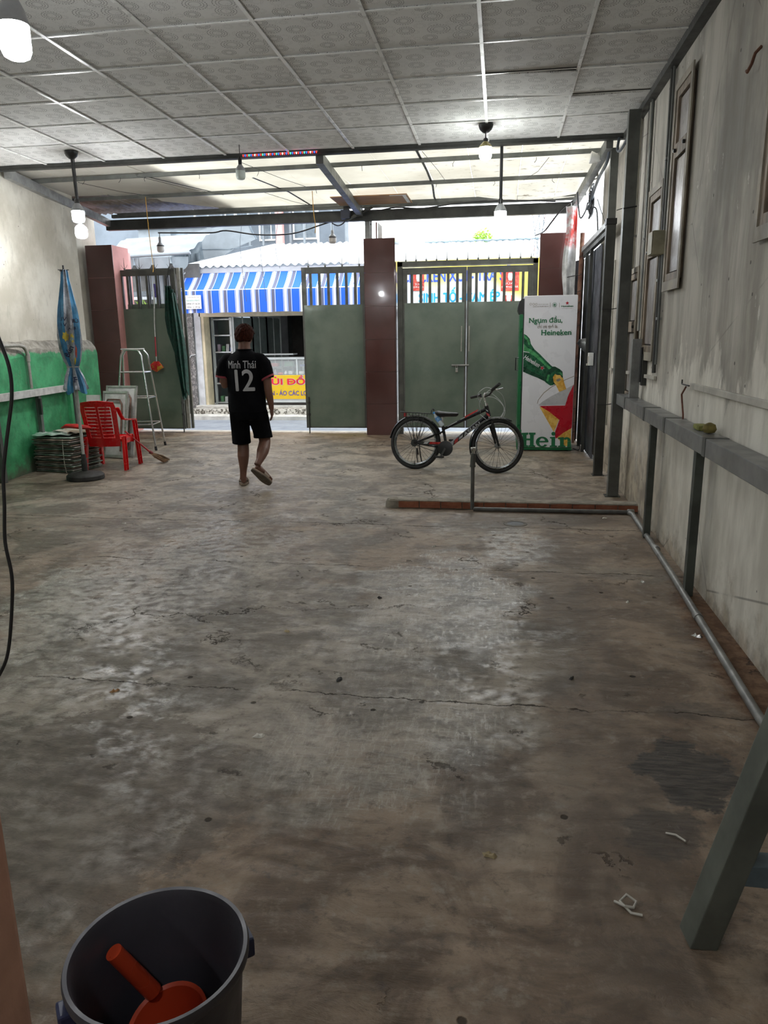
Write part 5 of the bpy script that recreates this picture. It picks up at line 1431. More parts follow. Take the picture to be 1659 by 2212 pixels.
for a in range(8):
    m.beam((X, Y, 2.368), (X + .06 * math.cos(a * PI / 4), Y + .06 * math.sin(a * PI / 4), 2.372), .006)
m.build('crown', MT['black'], ps)
prof = [(2.37, .034), (2.25, .045), (2.1, .070), (1.95, .095), (1.80, .112), (1.65, .115), (1.52, .108), (1.42, .090), (1.36, .070), (1.31, .052), (1.27, .060), (1.20, .088), (1.10, .112), (1.03, .122)]
def pr_r(z):
    for (z1, r1), (z0, r0) in zip(prof[:-1], prof[1:]):
        if z0 <= z <= z1: return r0 + (r1 - r0) * (z - z0) / (z1 - z0)
    return prof[-1][1] if z < prof[-1][0] else prof[0][1]
def psurf(a, z, off=0.0):
    fold = 0.22 * math.cos(8 * a + 1.3 * math.sin(z * 2)) + 0.10 * math.cos(16 * a + z * 5) + 0.10 * noise.noise(Vector((math.cos(a) * 2, math.sin(a) * 2, z * 3)))
    r = pr_r(z) * (1 + fold * (0.6 if z > 1.4 else 0.9)) + off
    sh = 0.012 * math.sin(z * 3)
    zz = z - (0.03 * math.cos(4 * a + .7) if z < 1.08 else 0)
    return (X + sh + r * math.cos(a), Y + r * math.sin(a), zz)
blue = pm('parasol_blue', (0.035, 0.19, 0.36), 0.4, 0, 0.35, 6, 0.2, 20)
silv = pm('parasol_silver', (0.30, 0.32, 0.36), 0.3, 0.2, 0.35, 6, 0.2, 20)
for k in range(8):
    m = MB(); a0_ = k * PI / 4 + .2
    m.grid(lambda u, v: psurf(a0_ + u * PI / 4, 2.37 - 1.34 * v), 6, 60)
    m.build('canopy_panel', blue if k % 2 else silv, ps, smooth=True)
m = MB(); m.tube([psurf(a * 2 * PI / 24, 1.31, 0.004) for a in range(24)], 0.006, 6, closed=True); m.build('tie_band', MT['cablew'], ps, smooth=True)
navy = pm('navy_print', (0.01, 0.012, 0.05), 0.5)
yel = pm('yellow_print', (0.55, 0.42, 0.04), 0.5, 0, 0.3, 12)
redp = pm('red_print', (0.45, 0.07, 0.03), 0.5, 0, 0.3, 12)
def ptext(s, a, z, h, mt, ang=0.0, w=None):
    def f(p):
        u, q = p.x, p.z
        aa = a + u / max(0.06, pr_r(z))
        return Vector(psurf(aa, z + q, 0.003))
    ca, sa = math.cos(ang), math.sin(ang)
    return text(s, w or h * .8 * len(s), h, (0, 0, 0), (ca, 0, sa), (-sa, 0, ca), navy if mt is None else mt, ps, 0.02, fn=f, sub=1)
aC = math.atan2(-Y, -X)  # towards the viewpoint
ptext('BÚ', aC + .35, 1.80, .05, None); ptext('Ù', aC + .45, 1.72, .045, None); ptext('U', aC - .85, 1.82, .04, None); ptext('V', aC - .45, 1.82, .04, None)
ptext('O', aC - .90, 1.76, .04, None); ptext('V', aC - .45, 1.76, .04, None); ptext('Bún', aC - .30, 1.42, .05, None, 1.1); ptext('F', aC - .1, 1.14, .06, None); ptext('A', aC - .05, 1.72, .03, None)
ptext('ông', aC - .15, 1.55, .04, pm('pale_blue_print', (0.2, 0.4, 0.55), .5), 0.9)
def ppatch(a0_, a1_, z0_, z1_, mt, nm):
    m = MB()
    cc = ((a0_ + a1_) / 2, (z0_ + z1_) / 2)
    vs = [psurf(cc[0], cc[1], .003)]; n = 14
    for q in range(n):
        w = 1 + .25 * math.sin(q * 2.7)
        vs.append(psurf(cc[0] + (a1_ - a0_) / 2 * w * math.cos(2 * PI * q / n), cc[1] + (z1_ - z0_) / 2 * w * math.sin(2 * PI * q / n), .003))
    m.add(vs, [(0, 1 + q, 1 + (q + 1) % n) for q in range(n)]); m.build(nm, mt, ps)
ppatch(aC - .6, aC - .1, 1.60, 1.70, yel, 'yellow_motif'); ppatch(aC + .05, aC + .35, 1.58, 1.68, yel, 'yellow_motif'); ppatch(aC + .45, aC + .75, 1.40, 1.56, redp, 'red_motif')
ppatch(aC + .25, aC + .6, 1.33, 1.42, yel, 'yellow_motif')

# ------------------------------------------------------------------ stack of flattened printed sheets
smats = [pm('printed_paper_%s' % n, c, 0.8, 0, 0.5, 7, c2=c2) for n, c, c2 in (('green', (0.10, 0.17, 0.12), (0.33, 0.38, 0.33)), ('grey', (0.16, 0.15, 0.13), (0.38, 0.37, 0.34)), ('brown', (0.12, 0.08, 0.06), (0.28, 0.22, 0.17)))]
NS = 19
ORD = ['lowest', 'second', 'third', 'fourth', 'fifth', 'sixth', 'seventh', 'eighth', 'ninth', 'tenth', 'eleventh', 'twelfth', 'thirteenth', 'fourteenth', 'fifteenth', 'sixteenth', 'seventeenth', 'eighteenth']
sheet0 = []
for v in range(3):
    m = MB()
    def sh(u, w, s=1):
        x = -.28 + .56 * u; y = -.26 + .52 * w
        ed = max(abs(u - .5), abs(w - .5)) * 2
        return (x * (1 + .03 * noise.noise(Vector((u * 3, w * 3, v * 5)))), y, 0.003 * noise.noise(Vector((u * 4, w * 4, v * 9))) * ed)
    n0 = 8
    m.grid(lambda u, w: Vector(sh(u, w)) + Vector((0, 0, .0165)), n0, n0)
    m.grid(lambda u, w: Vector(sh(u, w)) + Vector((0, 0, .0035)), n0, n0)
    # folded rim: bulging closed edges
    per = [(k / n0, 0) for k in range(n0)] + [(1, k / n0) for k in range(n0)] + [(1 - k / n0, 1) for k in range(n0)] + [(0, 1 - k / n0) for k in range(n0)]
    tp = [Vector(sh(*p)) + Vector((0, 0, .0165)) for p in per]; bt_ = [Vector(sh(*p)) + Vector((0, 0, .0035)) for p in per]
    md = [(a + b_) / 2 + Vector((a.x, a.y, 0)).normalized() * .007 for a, b_ in zip(tp, bt_)]
    n = len(per)
    m.add(tp + md + bt_, [(i, (i + 1) % n, n + (i + 1) % n, n + i) for i in range(n)] + [(n + i, n + (i + 1) % n, 2 * n + (i + 1) % n, 2 * n + i) for i in range(n)])
    sheet0.append(m)
for k in range(NS):
    v = k % 3
    if k < 3:
        o = sheet0[v].build('folded_poster', smats[v], None)
        sheet0[v] = o
    else:
        o = inst(sheet0[v], 'folded_poster', (0, 0, 0))
    o.location = (-5.43 + random.uniform(-.025, .025) - (0.02 if k > 14 else 0), 8.66 + random.uniform(-.02, .02), 0.003 + k * 0.0232)
    o.rotation_euler = (0, 0, math.radians(-8 + random.uniform(-5, 5)))
    if k < NS - 1: tag(o, '%s folded poster from the floor in the stack by the green wall' % ORD[k], 'poster', 'folded posters stacked by the green wall')
    else: tag(o, 'topmost folded poster of the stack by the green wall', 'poster', 'folded posters stacked by the green wall')
for (dx, dy, rz, lb, mt) in ((-.10, -.05, .25, 'crumpled green and white banner sheet draped over the left of the stack', 0), (.10, .12, -.35, 'pale printed banner sheet on the right of the stack top', 1)):
    m = MB()
    def dr(u, w):
        x = -.24 + .48 * u; y = -.2 + .4 * w
        return (x, y, .012 + .03 * abs(noise.noise(Vector((u * 3, w * 3, rz * 9)))) + .012 * math.sin(u * 9 + rz * 5) ** 2)
    m.grid(dr, 18, 16)
    o = m.build('banner_sheet', pm('glossy_banner_%d' % mt, (0.10, 0.22, 0.14) if mt == 0 else (0.45, 0.42, 0.36), 0.4, 0, 0.3, 6, c2=(0.45, 0.50, 0.46) if mt == 0 else (0.25, 0.16, 0.10)), None, smooth=True, solid=0.003)
    o.location = (-5.43 + dx, 8.66 + dy, 0.003 + NS * 0.0232 + (0.0 if mt == 0 else .018)); o.rotation_euler = (0, 0, rz)
    tag(o, lb, 'banner')
for k, (a, b_) in enumerate((((-5.62, 8.36), (-5.30, 8.30)),)):
    pass
m = MB(); m.tube([(-5.30, 8.37, 0.0), (-5.305, 8.355, .10), (-5.31, 8.36, .25), (-5.31, 8.37, .42)], .005, 5); tag(m.build('string', MT['cablew'], smooth=True), 'pale string tied round the stack of posters', 'string')
# red cloth
m = MB()
m.tube([(-5.40, 8.55, .545), (-5.30, 8.53, .575), (-5.18, 8.52, .57), (-5.06, 8.52, .555), (-4.99, 8.53, .54)], [(.012, .025), (.03, .06), (.032, .065), (.03, .06), (.012, .03)], 14)
for p in m.v: p += Vector((noise.noise(p * 14), noise.noise(p * 14 + Vector((5, 5, 5))), noise.noise(p * 14 + Vector((9, 0, 0))))) * .02
tag(m.build('red_cloth', pm('red_fabric', (0.50, 0.015, 0.010), 0.7, 0, 0.3, 9), smooth=True), 'rolled red cloth resting on the poster stack behind the chair', 'cloth')

# ------------------------------------------------------------------ red plastic chair
RC = pm('red_plastic', (0.58, 0.004, 0.006), 0.28, 0, 0.06, 3, Coat_Weight=0.2)
ch = thing('plastic_chair', 'bright red plastic armchair seen from behind, next to the parasol', 'chair', (-4.93, 8.86, 0), math.radians(6))
def cp(m, name, **k): return m.build(name, RC, ch, world=False, **k)
m = MB()
def seat(u, v): 
    x = (u - .5) * (.44 - .04 * v); y = -.20 + .42 * v
    return (x, y, .385 - .02 * math.sin(PI * v) - .015 * math.sin(PI * u) + .015 * v)
m.grid(seat, 12, 12); cp(m, 'seat', smooth=True, solid=.012)
def back(u, v):
    w = .40 + .06 * v - .05 * max(0, v - .85) / .15
    x = (u - .5) * w
    y = -.20 - .13 * v + .05 * (1 - (2 * u - 1) ** 2) * -.8
    z = .30 + .56 * v + .02 * math.sin(PI * u) * (v > .9)
    return Vector((x, y, z))
m = MB()
# frame border + slats as real openings
def strip(u0, u1, v0, v1, nu=6, nv=4):
    m.grid(lambda a, b_: back(u0 + (u1 - u0) * a, v0 + (v1 - v0) * b_), nu, nv)
strip(0, .13, 0, 1, 3, 16); strip(.87, 1, 0, 1, 3, 16); strip(.13, .87, .90, 1, 12, 3); strip(.13, .87, 0, .20, 12, 4); strip(.465, .535, .2, .9, 2, 14)
bo = cp(m, 'backrest', smooth=True, solid=.014)
for side in (0, 1):
    for k in range(9):
        m = MB()
        u0, u1 = (.15, .455) if side == 0 else (.545, .85)
        v0 = .215 + k * .0765; v1 = v0 + .060
        m.grid(lambda a, b_: back(u0 + (u1 - u0) * a, v0 + (v1 - v0) * b_) , 5, 2)
        m.build('slat', RC, bo, world=False, smooth=True, solid=.010)
m = MB()
for (a0_, b0_) in (((.13, .2), (.15, .2)), ): pass
for s in (-1, 1):
    # arm: back edge to front post
    m = MB()
    def arm(u, v):
        t_ = v
        x = s * (.225 + .03 * math.sin(PI * t_ * .8) + (u - .5) * .045)
        y = -.27 + .50 * t_
        z = .63 - .03 * t_ - .06 * (1 - t_) ** 4 * -1 - (.05 * max(0, (t_ - .9) / .1) ** 2)
        if t_ < .25: z = .63 + .16 * ((.25 - t_) / .25) ** 1.4
        return (x, y, z - .008 * (2 * u - 1) ** 2)
    m.grid(arm, 4, 18); cp(m, 'armrest', smooth=True, solid=.014)
    for (yt, yb, xb, nm) in ((.20, .25, .25, 'leg'), (-.19, -.25, .255, 'leg')):
        zt = .60 if yt > 0 else .42
        m = MB()
        def lg(u, v):
            q = v; x = s * (.235 + (xb - .235) * q); y = yt + (yb - yt) * q; z = zt * (1 - q)
            w = .036 - .006 * q
            a = [(-w, -.006), (-w, .028), (0, .034), (w * .9, .028), (w * .9, -.006)][int(round(u * 4))]
            return (x - s * a[1] + s * .02, y + a[0], z)
        m.grid(lg, 4, 10); cp(m, 'leg', smooth=True, solid=.008)
m = MB(); m.box(-.21, .21, .205, .215, .30, .40); m.box(-.22, -.21, -.18, .20, .32, .38); m.box(.21, .22, -.18, .20, .32, .38); cp(m, 'apron')

# ------------------------------------------------------------------ broom with red handle
t = thing('straw_broom', 'straw broom with a red handle lying against the red chair', 'broom', (-4.5, 9.2, 0))
m = MB(); m.tube([(-4.80, 8.98, .45), (-4.56, 9.17, .14)], .011, 8); m.build('handle', pm('red_handle', (0.35, 0.02, 0.02), .5), t, smooth=True)
m = MB(); m.tube([(-4.575, 9.16, .155), (-4.545, 9.18, .13)], .022, 10); m.build('binding', pm('dark_red_binding', (0.16, 0.02, 0.02), .6), t, smooth=True)
m = MB()
for k in range(130):
    a = random.uniform(-1, 1); b_ = random.uniform(-1, 1)
    p0_ = Vector((-4.56, 9.17, .14)) + Vector((a * .012, b_ * .012, 0)); p1_ = Vector((-4.385 + .02 * b_, 9.24 + a * .10, .006 + abs(b_) * .03)); 
    m.tube([p0_, (p0_ + p1_) / 2 + Vector((a * .012, a * .02, .008 * b_)), p1_], [.003, .003, .0015], 4, caps=False)
o = m.build('bristles', pm('straw', (0.16, 0.095, 0.05), .9, 0, .4, 15), t); o['kind'] = 'stuff'
# ------------------------------------------------------------------ folded tables leaning behind the chair
def folded(x, y, w, h, tilt, lab, zrot=0.0):
    t = thing('folded_table', lab, 'table', (x, y, 0), zrot)
    Mt = Matrix.Rotation(tilt, 3, 'X')
    def mk(name, mt, *a, bev=.003):
        m = MB(); m.box(*a, bev); m.v = [Mt @ p for p in m.v]
        mn = 0
        return m.build(name, mt, t, world=False)
    mk('tabletop', MT['rail_l'], -w / 2 + .03, w / 2 - .03, .0, .014, .05, h - .03)
    mk('rim', pm('aluminium_rim', (0.45, 0.44, 0.42), 0.35, 0.6, 0.2, 9), -w / 2, w / 2, -.012, .022, h - .03, h)
    mk('rim', bpy.data.materials['aluminium_rim'], -w / 2, w / 2, -.012, .022, .012, .05)
    mk('rim', bpy.data.materials['aluminium_rim'], -w / 2, -w / 2 + .03, -.012, .022, .05, h - .03)
    mk('rim', bpy.data.materials['aluminium_rim'], w / 2 - .03, w / 2, -.012, .022, .05, h - .03)
    for s in (-1, 1):
        m = MB(); m.tube([Mt @ Vector((s * (w / 2 - .07), -.03, .10)), Mt @ Vector((s * (w / 2 - .07), -.032, h - .18)), Mt @ Vector((s * (w / 2 - .11), -.032, h - .12)), Mt @ Vector((0, -.032, h - .12))], .013, 8); m.build('leg', pm('worn_brown_tube', (0.16, 0.09, 0.07), 0.5, 0.3, 0.4, 9) if 'worn_brown_tube' not in bpy.data.materials else bpy.data.materials['worn_brown_tube'], t, world=False, smooth=True)
    return t
folded(-5.32, 9.70, .50, 1.0, math.radians(-13), 'folded table with pale rim leaning behind the red chair', math.radians(-8))
folded(-5.30, 9.52, .42, .93, math.radians(-11), 'smaller folded table in front of the other leaning table', math.radians(-12))
m = MB(); m.beam((-5.62, 9.62, 0.0), (-5.62, 9.72, .86), .20, .02, up=(0, 1, 0)); tag(m.build('leaning_board', MT['rail_l']), 'narrow pale board leaning between the parasol pole and folded tables', 'board')

# ------------------------------------------------------------------ step ladder of steel tube
t = thing('step_ladder', 'tall tubular steel step ladder in front of the left gate leaf', 'ladder', (-5.4, 10.5, 0))
C_ = MT['chrome']
feet = {'fr': (-5.02, 10.27, 0), 'br': (-5.13, 10.82, 0), 'fl': (-5.64, 10.22, 0), 'bl': (-5.74, 10.75, 0)}
tops = {'fr': (-5.20, 10.40, 1.44), 'br': (-5.16, 10.52, 1.44), 'fl': (-5.50, 10.40, 1.44), 'bl': (-5.54, 10.52, 1.44)}
def lp(k, z):
    f = Vector(feet[k]); q = Vector(tops[k]); return f + (q - f) * (z / 1.44)
for a, b_ in (('fr', 'fl'), ('br', 'bl')):
    P_ = [lp(a, 0.02), lp(a, 1.30), lp(a, 1.38) , (Vector(tops[a]) * .88 + Vector(tops[b_]) * .12) + Vector((0, 0, .015)), (Vector(tops[a]) + Vector(tops[b_])) / 2 + Vector((0, 0, .02)), (Vector(tops[a]) * .12 + Vector(tops[b_]) * .88) + Vector((0, 0, .015)), lp(b_, 1.38), lp(b_, 1.30), lp(b_, .02)]
    m = MB(); m.tube(P_, .0135, 10); m.build('leg_frame', C_, t, smooth=True)
for z in (1.14, .77, .38):
    for a, b_ in (('fr', 'fl'), ('br', 'bl'), ('fr', 'br'), ('fl', 'bl')):
        m = MB(); m.rod(lp(a, z), lp(b_, z), .010, 8); m.build('rung', C_, t, smooth=True)
m = MB(); m.box(-5.50, -5.20, 10.38, 10.54, 1.462, 1.482, .008); m.build('top_step', MT['rail_l'], t)
for k in feet:
    m = MB(); m.rod(lp(k, 0.0), lp(k, .06), .019, 10); m.build('foot', MT['black'], t, smooth=True)

# ------------------------------------------------------------------ things hung on the left gate leaf
t = thing('long_broom', 'long handled broom with a red and yellow head hung on the left gate', 'broom', (-5.84, 12.3, 1.1))
m = MB(); m.tube([(-5.815, 12.34, 2.55), (-5.85, 12.30, 1.9), (-5.865, 12.29, 1.22)], .010, 8); m.build('handle', MT['rail_l'], t, smooth=True)
m = MB(); m.tube([(-5.815, 12.34, 2.30), (-5.813, 12.34, 2.52)], .018, 8); m.build('grip', pm('violet_grip', (0.05, 0.03, 0.22), .5), t, smooth=True)
m = MB(); m.tube([(-5.855, 12.295, 1.65), (-5.865, 12.29, 1.32)], .012, 8); m.build('red_sleeve', K['rd'], t, smooth=True)
m = MB()
for k in range(220):
    a = random.uniform(-1, 1); b_ = random.uniform(-1, 1)
    m.tube([(-5.865 + a * .04, 12.28 + b_ * .015, 1.235), (-5.865 + a * .10, 12.26 + b_ * .03, 1.17), (-5.865 + a * .13, 12.26 + b_ * .035, 1.06 + .07 * abs(a))], [.004, .004, .002], 4, caps=False)
o = m.build('bristles', pm('red_yellow_bristle', (0.55, 0.02, 0.02), .7, 0, .1, 11, c2=(0.55, 0.35, 0.03), lo=.5, hi=.6), t); o['kind'] = 'stuff'
t = thing('netting', 'dark green shade netting hanging from a spike of the left gate leaf', 'netting', (-5.45, 12.3, 2.6))
gn = pm('dark_green_netting', (0.004, 0.040, 0.026), .7, 0, .4, 14, .4, 60)
def net(x0, x1, z0, z1, y, ph, nm):
    m = MB()
    def f(u, v):
        w = (x1 - x0) * (.28 + .72 * min(1, v * 2.2)) * (1 if v < .65 else 1 - (v - .65) * 1.6)
        xc = (x0 + x1) / 2 + .10 * v
        x = xc + (u - .5) * w
        zz = z1 - (z1 - z0) * v - (.12 * noise.noise(Vector((u * 6, ph, 0))) if v > .93 else 0)
        return (x, y - .03 * math.cos(u * 16 + ph + v * 2) - .03 * math.sin(u * 7 + ph), zz)
    m.grid(f, 40, 40); m.build(nm, gn, t, smooth=True, solid=.004)
net(-5.69, -5.41, 1.30, 2.48, 12.30, 0.3, 'net')
net(-5.56, -5.37, .60, 2.42, 12.24, 1.9, 'net')
net(-5.51, -5.35, .72, 2.36, 12.20, 4.1, 'net')
m = MB(); m.tube([(-5.61, 12.30, 2.46), (-5.55, 12.40, 2.80), (-5.49, 12.28, 2.42)], .006, 6); m.build('strap', MT['black'], t)

# ------------------------------------------------------------------ foreground bucket and dipper
t = thing('bucket', 'round dark grey plastic bucket in the lower left foreground', 'bucket', (-0.615, 1.165, 0))
bc = pm('dark_grey_plastic', (0.050, 0.048, 0.060), 0.42, 0, 0.12, 4, 0.08, 60)
bx_, by_ = -0.648, 1.148
m = MB(); m.lathe([(0.132, 0.0), (0.136, 0.006), (0.1655, .385), (0.171, .388), (0.178, .398), (0.179, .410), (0.176, .418), (0.168, .417), (0.1625, .405), (0.133, .02), (0.10, .014)], (bx_, by_, 0), 72)
m.build('body', bc, t, smooth=True)
for a_ in (218, 38):
    ca, sa = math.cos(math.radians(a_)), math.sin(math.radians(a_))
    m = MB(); m.beam((bx_ + ca * .160, by_ + sa * .160, .352), (bx_ + ca * .192, by_ + sa * .192, .352), .045, .045, bev=.006); m.build('handle_lug', pm('navy_plastic', (.02, .025, .07), .4) if a_ > 99 else bpy.data.materials['navy_plastic'], t)
t = thing('dipper', 'orange red plastic water dipper lying inside the grey bucket', 'dipper', (-0.60, 1.12, .15))
dm = pm('orange_plastic', (0.50, 0.055, 0.018), 0.35, 0, .08, 3)
Md = Matrix.Rotation(math.radians(14), 3, 'X') @ Matrix.Rotation(math.radians(-10), 3, 'Y')
dc = Vector((-0.656, 1.180, .190))
m = MB(); m.lathe([(0.050, -.072), (0.055, -.070), (0.082, .012), (0.088, .016), (0.087, .020), (0.079, .016), (0.053, -.066), (0.02, -.068)], dc, 48, Md); m.build('bowl', dm, t, smooth=True)
hs_ = Vector((-.716, 1.232, .222)); he_ = Vector((-0.772, 1.192, .355))
m = MB(); m.tube([hs_, hs_ + (he_ - hs_) * .5, he_], [.019, .0185, .018], 20, caps=False)
m.tube([he_, he_ + (hs_ - he_) * .08], [.018, .014], 20); m.build('handle', dm, t, smooth=True)

# ------------------------------------------------------------------ foreground steel stand on the right
t = thing('steel_stand', 'grey green steel stand with splayed legs in the right foreground', 'stand', (0.9, 1.8, 0))
def brace(a, b_, w, name, mt, up=(0, 1, 0)):
    m = MB(); m.beam(a, b_, w, w, up=up, bev=.003); return m.build(name, mt, t)
def legp(z): return (0.555 + 0.245 * z, 1.795 + .02 * z, z)
t_up = (-0.17, 1, 0)
def stleg(a, b_, nm='leg'):
    m = MB(); m.beam(a, b_, .076, .076, up=t_up, bev=.004)
    for p in m.v:
        if p.z < .04 and p.z > -.1 and a[2] < .01: p.z = max(0.0, p.z) if p.z > .0 else 0.0
    return m.build(nm, MT['stand'], t)
stleg((.562, 1.79, 0), (.802, 1.79, 1.0)); stleg((1.03, 1.79, 0), (.83, 1.79, 1.0)); stleg((.562, 1.05, 0), (.802, 1.05, 1.0)); stleg((1.03, 1.05, 0), (.83, 1.05, 1.0))
brace((.652, 1.79, .235), (.965, 1.79, .235), .062, 'crossbar', MT['stand_b']); brace((.652, 1.05, .235), (.965, 1.05, .235), .062, 'crossbar', MT['stand_b'])
m = MB(); m.box(.76, .88, .95, 1.95, 1.0, 1.07, .004); m.build('top_beam', MT['stand'], t)

# door jamb beside the viewpoint
m = MB(); m.box(-.62, -.412, .30, .50, 0, 3.59, .006)
struct(m.build('trim_3', pm('dusty_pink_jamb', (0.48, 0.27, 0.20), .7, 0, .2, 5, .2, 30)), 'dusty pink door jamb close to the viewpoint at the lower left')

# small litter on the floor
lw_ = pm('scrap_white', (0.62, 0.60, 0.54), .7); lf = pm('foil', (0.75, 0.75, 0.75), .25, .9, .2, 9, .5, 40); ls = pm('scrap_straw', (0.42, 0.34, 0.20), .8)
lit = [(-.95, 2.65, .022, lw_, 'small crumpled white scrap on the floor left of centre'), (0.0, 2.05, .018, ls, 'small straw scrap on the floor below centre'),
       (1.08, 3.95, .022, lf, 'silver foil scrap beside the floor pipe'), (.96, 4.85, .016, lf, 'tiny shiny foil chip near the dark rail prop'), (.80, 4.45, .014, lw_, 'tiny white chip on the floor by the right side'),
       (-.48, 5.55, .016, lw_, 'tiny white paper chip in the middle of the floor'), (-3.3, 6.0, .02, lw_, 'white scrap on the floor in front of the parasol'), (-2.9, 5.85, .018, lw_, 'second white scrap on the floor in front of the parasol'),
       (-1.15, 3.75, .014, ls, 'small yellow chip on the floor left of the worn patch'), (-.72, 4.35, .016, MT['rubber'], 'small black lump on the floor beside the worn patch'), (-.73, 3.2, .02, MT['rubber'], 'dark lump on the joint in the floor'),
       (.37, 3.35, .014, MT['rubber'], 'small dark pebble on the floor right of centre'), (-1.75, 2.95, .018, MT['plywood'], 'small brown lump on the floor at the left'), (.95, 6.62, .018, lw_, 'small white chip in front of the brick kerb')]
for k, (x, y, s, mt, lb) in enumerate(lit):
    m = MB(); n = 7
    tp = [(x + s * (1 + .5 * math.sin(q * 2.1 + k)) * math.cos(2 * PI * q / n), y + s * (1 + .5 * math.cos(q * 1.7 + k)) * math.sin(2 * PI * q / n), .001) for q in range(n)]
    t2 = [(x + (p[0] - x) * .6, y + (p[1] - y) * .6, .003 + s * .28 * (1 + math.sin(q * 3 + k))) for q, p in enumerate(tp)]
    m.add(tp + t2 + [(x, y, s * .3)], [tuple(range(n - 1, -1, -1))] + [(q, (q + 1) % n, n + (q + 1) % n, n + q) for q in range(n)] + [(n + q, n + (q + 1) % n, 2 * n) for q in range(n)])
    tag(m.build('litter', mt), lb, 'litter')
m = MB(); m.tube([(.36, 1.90, .004), (.385, 1.875, .012), (.41, 1.88, .006), (.42, 1.90, .010), (.395, 1.915, .018), (.375, 1.90, .006), (.40, 1.86, .004), (.43, 1.855, .004)], .004, 6)
tag(m.build('litter', lw_, smooth=True), 'twisted pale strip on the floor near the right foreground stand', 'litter')
m = MB(); m.tube([(.57, 2.235, .003), (.60, 2.225, .006), (.625, 2.20, .003)], .0035, 6)
tag(m.build('litter', lw_, smooth=True), 'short pale strip on the dark patch near the stand', 'litter')

# ------------------------------------------------------------------ the person walking away
PX, PY = -2.72, 7.80
person = thing('person', 'person in a black shirt with number 12, black shorts and tan sandals, walking away', 'person', (PX, PY, 0))
skin = pm('skin', (0.155, 0.072, 0.048), 0.5, 0, 0.12, 6, Subsurface_Weight=0.05)
def limb(m, pts, n=16):
    """pts (x, y, z, r) or (x, y, z, rx, ry)"""
    m.tube([p[:3] for p in pts], [p[3] if len(p) == 4 else (p[3], p[4]) for p in pts], n)
b = MB()
# torso and neck
b.loft([(0, .02, .80, .12, .09), (0, .02, .86, .168, .115), (0, .015, .95, .172, .115), (0, .01, 1.05, .162, .108), (0, .0, 1.18, .172, .112), (0, -.005, 1.30, .178, .112), (0, -.005, 1.38, .165, .10), (.002, -.005, 1.43, .115, .082), (.004, .0, 1.46, .076, .070), (.006, .004, 1.52, .063, .066), (.008, .012, 1.58, .062, .068)], 28)
# head: turned a little to the right
HCx, HCy, HCz = .012, .030, 1.628
Rh = Matrix.Rotation(math.radians(-14), 3, 'Z')
hv = []
nu, nvv = 28, 22
def headp(th, ph):
    sx_, sy_, sz_ = math.cos(th) * math.cos(ph), math.sin(th) * math.cos(ph), math.sin(ph)
    x = sx_ * .078; y = sy_ * .096; z = sz_ * .112
    if z < -.02:
        k = (-.02 - z) / .09
        x *= 1 - .30 * k; y = y * (1 - .18 * k) + (.012 * k if sy_ > 0 else .02 * k)
    if sy_ > .3:
        y -= .006 * (sy_ - .3)
        # brow, eye sockets, nose, mouth, chin
        y += .004 * math.exp(-((z - .030) / .012) ** 2)
        for s in (-1, 1): y -= .010 * math.exp(-((x - s * .030) / .015) ** 2 - ((z - .008) / .013) ** 2)
        y += .020 * math.exp(-(x / .011) ** 2 - ((z + .022) / .022) ** 2) + .006 * math.exp(-(x / .017) ** 2 - ((z + .038) / .009) ** 2)
        y += .006 * math.exp(-(x / .022) ** 2 - ((z + .062) / .009) ** 2)
        y += .008 * math.exp(-(x / .022) ** 2 - ((z + .095) / .015) ** 2)
    return Vector((HCx, HCy, HCz)) + Rh @ Vector((x, y, z))
hm = MB(); hm.grid(lambda u, v: headp(u * 2 * PI, -PI / 2 + .02 + (PI - .04) * v), 60, 44)
b.add(hm.v, hm.f)
b.loft([(HCx, HCy, HCz - .10, .04, .05), (HCx, HCy, HCz, .07, .085), (HCx, HCy, HCz + .09, .05, .06)], 20)
for s in (-1, 1):   # ears
    ec = Vector((HCx, HCy, HCz)) + Rh @ Vector((s * .080, -.005, -.012))
    b.tube([ec + Vector((0, 0, -.030)), ec + Vector((s * .006, -.004, -.012)), ec + Vector((s * .010, -.008, .012)), ec + Vector((s * .004, -.004, .030))], [(.009, .006), (.015, .008), (.017, .009), (.009, .006)], 12)
# left arm (viewer's left): upper arm hangs, forearm goes forward
limb(b, [(-.165, 0, 1.40, .055), (-.205, -.005, 1.36, .056), (-.232, -.01, 1.25, .050), (-.238, -.015, 1.15, .045), (-.236, -.01, 1.115, .044), (-.205, .07, 1.125, .041), (-.165, .16, 1.15, .036), (-.125, .235, 1.17, .028), (-.115, .255, 1.172, .027)])
